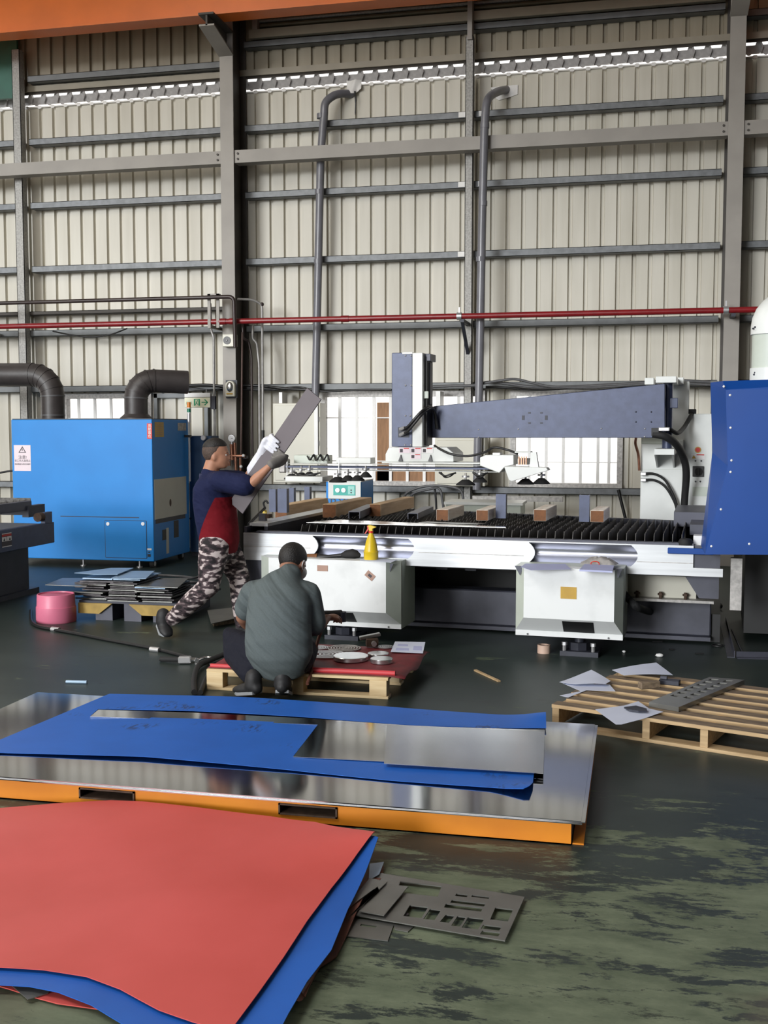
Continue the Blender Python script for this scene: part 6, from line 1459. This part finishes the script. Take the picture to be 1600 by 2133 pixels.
# ================================================================ THE TWO MEN
def cloth_mat(name, c1, c2, rot, split=None, stretch=(5, 5, 26), strength=.55):
    m = bpy.data.materials.new(name); m.use_nodes = True; nt = m.node_tree; N = nt.nodes; L_ = nt.links; b = N['Principled BSDF']; b.inputs['Roughness'].default_value = .85; b.inputs['Specular IOR Level'].default_value = .2
    tc = N.new('ShaderNodeTexCoord'); mp = N.new('ShaderNodeMapping'); mp.vector_type = 'TEXTURE'; mp.inputs['Rotation'].default_value = rot; mp.inputs['Scale'].default_value = tuple(1/q for q in stretch)
    L_.new(tc.outputs['Object'], mp.inputs[0]); nz = N.new('ShaderNodeTexNoise'); nz.inputs['Scale'].default_value = 1.0; nz.inputs['Detail'].default_value = 2.5
    L_.new(mp.outputs[0], nz.inputs['Vector']); bp = N.new('ShaderNodeBump'); bp.inputs['Strength'].default_value = strength; bp.inputs['Distance'].default_value = .05
    L_.new(nz.outputs['Fac'], bp.inputs['Height']); L_.new(bp.outputs[0], b.inputs['Normal'])
    n2 = N.new('ShaderNodeTexNoise'); n2.inputs['Scale'].default_value = 160; L_.new(tc.outputs['Object'], n2.inputs['Vector'])
    cr = N.new('ShaderNodeValToRGB'); cr.color_ramp.elements[0].color = (*[q*.8 for q in c1], 1); cr.color_ramp.elements[1].color = (*[q*1.15 for q in c1], 1); L_.new(n2.outputs['Fac'], cr.inputs[0]); col = cr.outputs[0]
    if split:            # two-coloured garment: second colour on one side of a seam line (object x/z) and below a height
        nx, nz_, d0, zmax = split
        sx = N.new('ShaderNodeSeparateXYZ'); L_.new(tc.outputs['Object'], sx.inputs[0])
        def mth(op, a, c):
            x = N.new('ShaderNodeMath'); x.operation = op
            for i, q in enumerate((a, c)):
                if isinstance(q, float): x.inputs[i].default_value = q
                else: L_.new(q, x.inputs[i])
            return x.outputs[0]
        s_ = mth('ADD', mth('MULTIPLY', sx.outputs['X'], float(nx)), mth('MULTIPLY', sx.outputs['Z'], float(nz_)))
        f = mth('MULTIPLY', mth('GREATER_THAN', s_, float(d0)), mth('LESS_THAN', sx.outputs['Z'], float(zmax)))
        mx = N.new('ShaderNodeMix'); mx.data_type = 'RGBA'; L_.new(f, mx.inputs['Factor']); L_.new(col, mx.inputs['A']); mx.inputs['B'].default_value = (*c2, 1); col = mx.outputs['Result']
    L_.new(col, b.inputs['Base Color']); MATS[name] = m
def flesh(name, g, mat, parent, voxel=.011, smooth=6, parts=None):
    o = g.build(name, mat, parent)
    r = o.modifiers.new('skin', 'REMESH'); r.mode = 'VOXEL'; r.voxel_size = voxel; r.use_smooth_shade = True
    s_ = o.modifiers.new('smooth', 'SMOOTH'); s_.factor = .5; s_.iterations = smooth
    return o
# ---------------------------------------------------------------- running man
MY = 8.2
pv = at(452, 1128, Y=MY)
man = thing('person', 'running person in navy and red shirt and camouflage trousers carrying a board', 'person', (pv.x, MY, 0))
def J(px, py, Y=MY): return at(px, py, Y=Y)
hd_ = J(452, 946)
fw = Vector((.97, .22, -.05)).normalized(); sdv = Vector((.22, -.97, 0)).normalized()      # faces right; sdv points to the near (camera) side
def off(p, f=0, s=0, u=0): return p + fw*f + sdv*s + Vector((0, 0, u))
hrot = Matrix((fw, -sdv, fw.cross(-sdv))).transposed()
b = G()
b.ball(off(hd_, -.012, 0, .022), 1, 20, (.100, .079, .095), hrot); b.ball(off(hd_, .022, 0, -.035), 1, 18, (.072, .066, .080), hrot); b.ball(off(hd_, .045, 0, -.082), 1, 14, (.042, .045, .030), hrot)
b.ball(off(hd_, .092, 0, -.018), 1, 10, (.016, .012, .024), hrot); b.ball(off(hd_, .100, 0, -.030), 1, 10, (.015, .016, .012), hrot)
b.ball(off(hd_, .080, 0, -.066), 1, 10, (.016, .026, .007), hrot); b.ball(off(hd_, .078, 0, -.079), 1, 10, (.015, .022, .007), hrot); b.ball(off(hd_, .084, 0, .016), 1, 12, (.012, .05, .008), hrot)
for s_ in (.074, -.074): b.ball(off(hd_, -.012, s_, -.022), 1, 12, (.020, .010, .033), hrot)
nk = J(436, 990)
b.loft([(off(hd_, -.03, 0, -.06), .058, .060), (nk, .066, .066), (J(438, 1012), .10, .08)], 16)
sR, sL = J(462, 1003, 8.04), J(452, 1000, 8.38)
tor = [(J(452, 1130), .135, .11), (J(450, 1090), .13, .11), (J(446, 1045), .15, .12), (J(444, 1010), .16, .10)]
b.loft(tor, 18); b.loft([(sR, .06, .06), (J(444, 1006), .07, .06), (sL, .06, .06)], 14, side=(1, 0, 0))
eR, wR, hR = J(519, 1012, 7.98), J(563, 970, 7.99), J(576, 957, 8.02)
eL, wL, hL = J(512, 1002, 8.42), J(540, 962, 8.28), J(560, 932, 8.22)
b.loft([(sR, .055, .055), (eR, .044, .044), (eR.lerp(wR, .35), .044, .042), (wR, .028, .025), (wR.lerp(hR, .4), .016, .014)], 14)
b.loft([(sL, .055, .055), (eL, .044, .044), (eL.lerp(wL, .35), .044, .042), (wL, .028, .025), (wL.lerp(hL, .4), .016, .014)], 14)
hpR, kR, aR = J(447, 1132, 8.10), J(434, 1222, 8.06), J(356, 1292, 8.16)
hpL, kL, aL = J(466, 1132, 8.32), J(499, 1205, 8.34), J(505, 1302, 8.34)
for h_, k_, a_ in ((hpR, kR, aR), (hpL, kL, aL)):
    b.loft([(h_, .085, .09), (h_.lerp(k_, .5), .075, .078), (k_, .054, .056), (k_.lerp(a_, .3), .052, .054), (a_, .036, .037)], 14)
flesh('body', b, 'skin', man, .010, 5)
# eyes, brows and hair
for s_ in (.030, -.030):
    G().ball(off(hd_, .0725, s_, -.002), .010, 10).build('eye', 'white_plastic', man, smooth=60); G().ball(off(hd_, .0798, s_*1.0, -.002), .0046, 8).build('pupil', 'black', man, smooth=60)
    G().ball(off(hd_, .084, s_, .019), 1, 8, (.006, .018, .004), hrot).build('brow', 'hair', man, smooth=60)
G().ball(off(hd_, .083, 0, -.073), 1, 8, (.012, .020, .0025), hrot).build('lips', 'red_print' if False else 'skin_dark', man, smooth=60)
def cap(c, rad, cut_u, cut_f, n=24):
    """the part of an ellipsoid above a sloping hairline"""
    g = G(); g.ball((0, 0, 0), 1, n, rad)
    vs = []
    for v in g.v:
        lim = cut_u + (cut_f*v.x)
        z = max(v.z, min(lim, rad[2]*.95)) if v.z < lim else v.z
        k = 1.0
        if v.z < lim: k = .90
        vs.append(c + hrot @ Vector((v.x*k, v.y*k, z)))
    g.v = vs; return g
flesh('hair_fade', cap(off(hd_, -.020, 0, .022), (.0985, .0825, .096), -.050, 1.5), 'hair_short', man, .007, 3)
flesh('hair', cap(off(hd_, -.014, 0, .030), (.1065, .0835, .1), .022, .16), 'hair', man, .007, 3)
# shirt
sp_ = WM[man].inverted()
A_ = sp_ @ J(476, 1010); B_ = sp_ @ J(424, 1124); dx, dz = B_.x-A_.x, B_.z-A_.z
nx, nz_ = -dz, dx
if nx < 0: nx, nz_ = -nx, -nz_
ln = math.hypot(nx, nz_); nx, nz_ = nx/ln, nz_/ln
cloth_mat('shirt_two_tone', (.010, .014, .050), (.16, .006, .012), (0, R(30), 0), (nx, nz_, nx*A_.x+nz_*A_.z, (sp_ @ J(470, 1034)).z), (7, 7, 14), .5)
s = G()
s.loft([(J(458, 1128), .185, .155), (J(455, 1108), .185, .160), (J(450, 1075), .19, .165), (J(446, 1040), .20, .165), (J(442, 1012), .20, .145), (J(439, 998), .165, .105), (J(437, 988), .085, .072)], 26)
s.loft([(sR, .088, .085), (sR.lerp(eR, .5), .082, .085), (sR.lerp(eR, .86), .083, .088)], 16); s.loft([(sL, .088, .085), (sL.lerp(eL, .8), .085, .085)], 16)
s.loft([(sR, .09, .085), (J(441, 1004), .10, .085), (sL, .09, .085)], 16, side=(1, 0, 0))
sh = flesh('shirt', s, 'shirt_two_tone', man, .013, 5)
G().lathe([(.078, -.012), (.082, 0), (.080, .022), (.074, .026), (.070, 0)], nk+Vector((.0, 0, -.018)), 22, axis=(.12, 0, 1)).build('collar', 'shirt_navy', man, smooth=60)
# trousers, shoes
t_ = G()
t_.loft([(J(455, 1112), .165, .15), (J(455, 1135), .17, .155)], 22)
for h_, k_, a_ in ((hpR, kR, aR), (hpL, kL, aL)):
    t_.loft([(h_, .108, .125), (h_.lerp(k_, .5), .098, .110), (k_, .080, .088), (k_.lerp(a_, .4), .078, .082), (k_.lerp(a_, .95), .062, .062)], 18)
flesh('trousers', t_, 'camo', man, .013, 5)
def shoe(ank, toe, par, nm='shoe', w=.043, sole='shoe_sole', mat='shoe_black'):
    ank, toe = Vector(ank), Vector(toe); d = (toe-ank)
    g = G(); heel = ank - Vector((d.x, d.y, 0)).normalized()*.03 + Vector((0, 0, -.035))
    g.loft([(ank+Vector((0, 0, .03)), w*1.05, w*1.05), (ank+Vector((0, 0, -.03)), w*1.05, w*1.15)], 14)
    g.loft([(heel, w*.8, w*.8), (heel.lerp(toe, .4), w, w*.85), (heel.lerp(toe, .75), w*1.08, w*.7), (toe, w*.85, w*.5)], 14, side=(0, 0, 1) if False else Vector((-d.y, d.x, 0)).normalized())
    o = flesh(nm, g, mat, par, .009, 3)
    n = (Vector((0, 0, 1)) - (toe-heel).normalized()*(toe-heel).normalized().z).normalized()
    q = Vector((-d.y, d.x, 0)).normalized()
    g2 = G(); P0 = [heel-n*w*.72-q*w*.8, heel-n*w*.72+q*w*.8, heel.lerp(toe, .75)-n*w*.66+q*w*1.08, toe-n*w*.5+q*w*.6, toe-n*w*.5-q*w*.6, heel.lerp(toe, .75)-n*w*.66-q*w*1.08]
    k = len(P0); g2.add(P0 + [p+n*.018 for p in P0], [list(range(k))[::-1], list(range(k, 2*k))] + [(i, (i+1) % k, k+(i+1) % k, k+i) for i in range(k)])
    g2.build('sole', sole, o)
    return o
tR = J(350, 1326, 8.12); tR = Vector((tR.x, tR.y, .035)); shoe(J(340, 1288, 8.18), tR, man, w=.053)
shoe(Vector((aL.x, aL.y, .10)), Vector((aL.x+.20, aL.y+.02, .03)), man)
# board he carries
c0, c1 = J(492, 1058, 8.16), J(655, 820, 8.10)
u = (c1-c0).normalized(); Lb = (c1-c0).length; n_ = Vector((-.2, -.97, 0)); n_ = (n_-u*n_.dot(u)).normalized(); w_ = n_.cross(u).normalized()
if w_.x > 0: w_ = -w_
brot = Matrix((u, w_, u.cross(w_))).transposed(); W2 = .075
bd = thing('carried_board', 'long dark grey flat bar held up by the running person', 'flat bar', tuple(c0))
G().obox((c0+c1)/2, (Lb, 2*W2, .012), brot).build('bar', 'board_grey', bd, bevel=.002)
# gloved hands gripping it
nn = n_ if n_.y < 0 else -n_
def grip(pos_px, edge, wrist, elbow, mat, name, sc=1.0):
    p = J(*pos_px); t = (p-c0).dot(u); base = c0 + u*t; e = base + w_*(W2*edge)
    g = G(); palm = e + w_*edge*.022 - nn*.012
    g.loft([(wrist, .036*sc, .034*sc), (wrist.lerp(palm, .5), .044*sc, .036*sc), (palm, .050*sc, .026*sc)], 16, side=u)
    for k in range(4):
        uu = u*((k-1.5)*.023*sc); l = (.058, .066, .062, .048)[k]*sc; r_ = .0105*sc
        a = palm + uu + w_*edge*.004; b2 = e + uu + w_*edge*.022 + nn*.022; c2 = e + uu - w_*edge*(l*.35) + nn*.026; d2 = e + uu - w_*edge*l + nn*.017
        g.loft([(a, r_*1.15, r_*1.15), (b2, r_*1.1, r_*1.1), (c2, r_, r_), (d2, r_*.8, r_*.8)], 10)
    a = palm + u*(-.045*sc); b2 = e - u*.035*sc - nn*.026 - w_*edge*.01; c2 = e + u*.005 - nn*.022 - w_*edge*.045
    g.loft([(a, .014*sc, .014*sc), (b2, .0125*sc, .0125*sc), (c2, .010*sc, .010*sc)], 10)
    return flesh(name, g, mat, man, .0055, 3)
grip((574, 930, 8.13), 1, J(541, 964, 8.22), eL, 'glove_white', 'glove', 1.35)
grip((584, 952, 8.12), -1, wR.lerp(hR, .2), eR, 'glove_grey', 'glove', 1.1)
G().loft([(J(533, 984, 8.26), .082, .06), (J(543, 964, 8.22), .074, .056), (J(555, 943, 8.19), .066, .046)], 18, side=u.cross(Vector((0, 1, 0)))).build('glove_cuff', 'glove_white', man, smooth=60)
# ---------------------------------------------------------------- crouching man
CYM = 6.5
pv2 = at(585, 1400, Y=6.45)
m2 = thing('person', 'crouching person seen from behind in a grey-green T-shirt and dark trousers', 'person', (pv2.x, 6.45, 0))
K = lambda px, py, Y: at(px, py, Y=Y)
hc = K(611, 1170, 6.74)
fw2 = Vector((.28, .86, -.42)).normalized(); up2 = Vector((.08, .40, .91)); up2 = (up2-fw2*up2.dot(fw2)).normalized(); sd2 = fw2.cross(up2).normalized()      # sd2 to his right
h2 = Matrix((fw2, up2.cross(fw2), up2)).transposed()
def off2(f=0, s=0, u_=0): return hc + fw2*f + sd2*s + up2*u_
b = G()
b.ball(off2(-.010, 0, .02), 1, 20, (.098, .080, .092), h2); b.ball(off2(.025, 0, -.04), 1, 18, (.07, .066, .078), h2); b.ball(off2(.055, 0, -.085), 1, 12, (.04, .04, .028), h2)
b.ball(off2(.100, 0, -.022), 1, 10, (.017, .014, .026), h2); b.ball(off2(.085, 0, -.07), 1, 10, (.015, .026, .010), h2)
for s_ in (.080, -.080): b.ball(off2(-.008, s_, -.020), 1, 12, (.022, .010, .034), h2)
n2_ = K(606, 1200, 6.62)
b.loft([(off2(-.035, 0, -.045), .060, .058), (n2_, .066, .064), (K(602, 1220, 6.57), .062, .055)], 16, side=(1, 0, 0))
q = {'sL': K(528, 1236, 6.60), 'sR': K(641, 1238, 6.62), 'eL': K(505, 1288, 6.68), 'wL': K(528, 1312, 6.88), 'hL': K(545, 1318, 6.94), 'eR': K(656, 1313, 6.62), 'wR': K(680, 1288, 6.80), 'hR': K(690, 1281, 6.87)}
b.loft([(K(585, 1385, 6.46), .15, .11), (K(584, 1340, 6.46), .14, .11), (K(585, 1290, 6.50), .16, .11), (K(590, 1240, 6.56), .17, .10), (K(596, 1222, 6.58), .12, .08)], 18, side=(1, 0, 0))
for a in 'LR':
    b.loft([(q['s'+a], .056, .056), (q['e'+a], .045, .045), (q['e'+a].lerp(q['w'+a], .35), .045, .042), (q['w'+a], .030, .028)], 14)
hpL2, kL2, aL2 = K(548, 1372, 6.50), K(481, 1334, 6.78), K(523, 1412, 6.40)
hpR2, kR2, aR2 = K(618, 1372, 6.50), K(636, 1346, 6.92), K(592, 1404, 6.40)
for h_, k_, a_ in ((hpL2, kL2, aL2), (hpR2, kR2, aR2)):
    b.loft([(h_, .085, .085), (h_.lerp(k_, .5), .075, .075), (k_, .055, .056), (k_.lerp(a_, .3), .055, .055), (a_, .038, .038)], 14)
def hand(g, w, p, e, curl=.03, sc=1.0):
    d = (p-w).normalized(); s_ = d.cross(Vector((0, 0, 1))).normalized(); n = s_.cross(d)
    g.loft([(w, .028*sc, .022*sc), (w+d*.045*sc, .040*sc, .020*sc), (w+d*.09*sc, .042*sc, .017*sc)], 14, side=s_)
    for k in range(4):
        o_ = w + d*.088*sc + s_*((k-1.5)*.021*sc); l = (.066, .076, .070, .054)[k]*sc
        g.loft([(o_, .0098, .0098), (o_+d*l*.45-n*curl*.35, .0092, .0092), (o_+d*l*.75-n*curl, .0085, .0085), (o_+d*l*.7-n*curl*1.7, .0072, .0072)], 10)
    o_ = w + d*.03*sc + s_*.034*sc; g.loft([(o_, .013, .013), (o_+d*.035+s_*.018-n*.012, .0115, .0115), (o_+d*.062+s_*.014-n*.03, .009, .009)], 10)
hand(b, q['wR'], q['hR']+Vector((.02, .03, -.01)), None, .03); hand(b, q['wL'], q['hL'], None, .03)
flesh('body', b, 'skin_dark', m2, .0075, 4)
def cap2(c, rad, cut_u, cut_f, n=24):
    g = G(); g.ball((0, 0, 0), 1, n, rad); vs = []
    for v in g.v:
        lim = cut_u + cut_f*v.x; z = v.z if v.z > lim else lim; k = 1.0 if v.z > lim else .9
        vs.append(c + h2 @ Vector((v.x*k, v.y*k, min(z, rad[2]))))
    g.v = vs; return g
flesh('hair', cap2(off2(-.014, 0, .024), (.106, .0875, .1), -.060, .80), 'hair', m2, .007, 3)
for s_ in (.034, -.034): G().ball(off2(.085, s_, 0), .010, 8).build('eye', 'white_plastic', m2, smooth=60)
# face mask straps and edge
mk_ = G(); mk_.ball(off2(.062, 0, -.05), 1, 16, (.062, .070, .055), h2); flesh('face_mask', mk_, 'white_plastic', m2, .007, 2)
for s_ in (.082, -.082): G().tube(curve([off2(.03, s_*.92, -.045), off2(.0, s_*1.03, -.05), off2(-.024, s_*1.1, -.028), off2(-.012, s_*1.1, .008), off2(.03, s_*.98, -.012)], 5), .0022, 6).build('mask_loop', 'white_plastic', m2, smooth=60)
# T-shirt
cloth_mat('tshirt', (.095, .115, .118), (.07, .08, .08), (0, R(40), 0), None, (1.8, 1.8, 13), .9)
s = G()
s.loft([(K(583, 1374, 6.47), .195, .145), (K(582, 1362, 6.46), .215, .155), (K(580, 1335, 6.46), .215, .16), (K(580, 1295, 6.49), .208, .155), (K(583, 1255, 6.53), .205, .145), (K(588, 1228, 6.57), .185, .12), (K(597, 1208, 6.60), .12, .09), (K(604, 1196, 6.62), .078, .07)], 26, side=(1, 0, 0))
for a, f_ in (('L', .62), ('R', .82)): s.loft([(q['s'+a], .085, .085), (q['s'+a].lerp(q['e'+a], f_*.5), .082, .084), (q['s'+a].lerp(q['e'+a], f_), .080, .082)], 16)
s.loft([(q['sL'], .088, .085), (K(588, 1232, 6.58), .11, .1), (q['sR'], .088, .085)], 16, side=(0, 1, 0))
flesh('shirt', s, 'tshirt', m2, .011, 5)
t_ = G(); t_.loft([(K(584, 1362, 6.48), .18, .13), (K(584, 1374, 6.49), .17, .12)], 20, side=(1, 0, 0))
for h_, k_, a_ in ((hpL2, kL2, aL2), (hpR2, kR2, aR2)):
    t_.loft([(h_, .105, .11), (h_.lerp(k_, .5), .105, .108), (k_, .098, .100), (k_.lerp(a_, .35), .094, .096), (k_.lerp(a_, .92), .060, .060)], 18)
cloth_mat('trousers_dark', (.011, .012, .020), (0, 0, 0), (0, R(20), 0), None, (8, 8, 16), .5)
flesh('trousers', t_, 'trousers_dark', m2, .012, 5)
tl_ = at(478, 1450, Z=.03); shoe(K(528, 1420, 6.38), Vector((tl_.x, 6.46, .038)), m2, w=.050)
shoe(Vector((aR2.x-.01, aR2.y, .125)), Vector((aR2.x-.03, aR2.y+.10, .035)), m2, w=.050)
# hose-fed grinder in his right hand
gr = K(692, 1281, 6.93)
tg = thing('hand_grinder', 'dark hand grinder with hose held by the crouching person', 'tool', tuple(gr))
G().cyl(gr+Vector((-.05, -.02, .0)), gr+Vector((.05, .05, .0)), .028, n=14).build('body', 'rubber', tg, smooth=50); G().cyl(gr+Vector((.05, .05, .015)), gr+Vector((.05, .05, -.05)), .032, n=14).build('gear_head', 'slate_dark', tg, smooth=50)
G().tube(curve([gr+Vector((-.05, -.02, 0)), K(672, 1305, 6.85), K(662, 1335, 6.80), K(655, 1365, 6.72), K(650, 1395, 6.60), K(640, 1425, 6.5)], 8), .011, 8).build('hose', 'film_rust', tg, smooth=60)
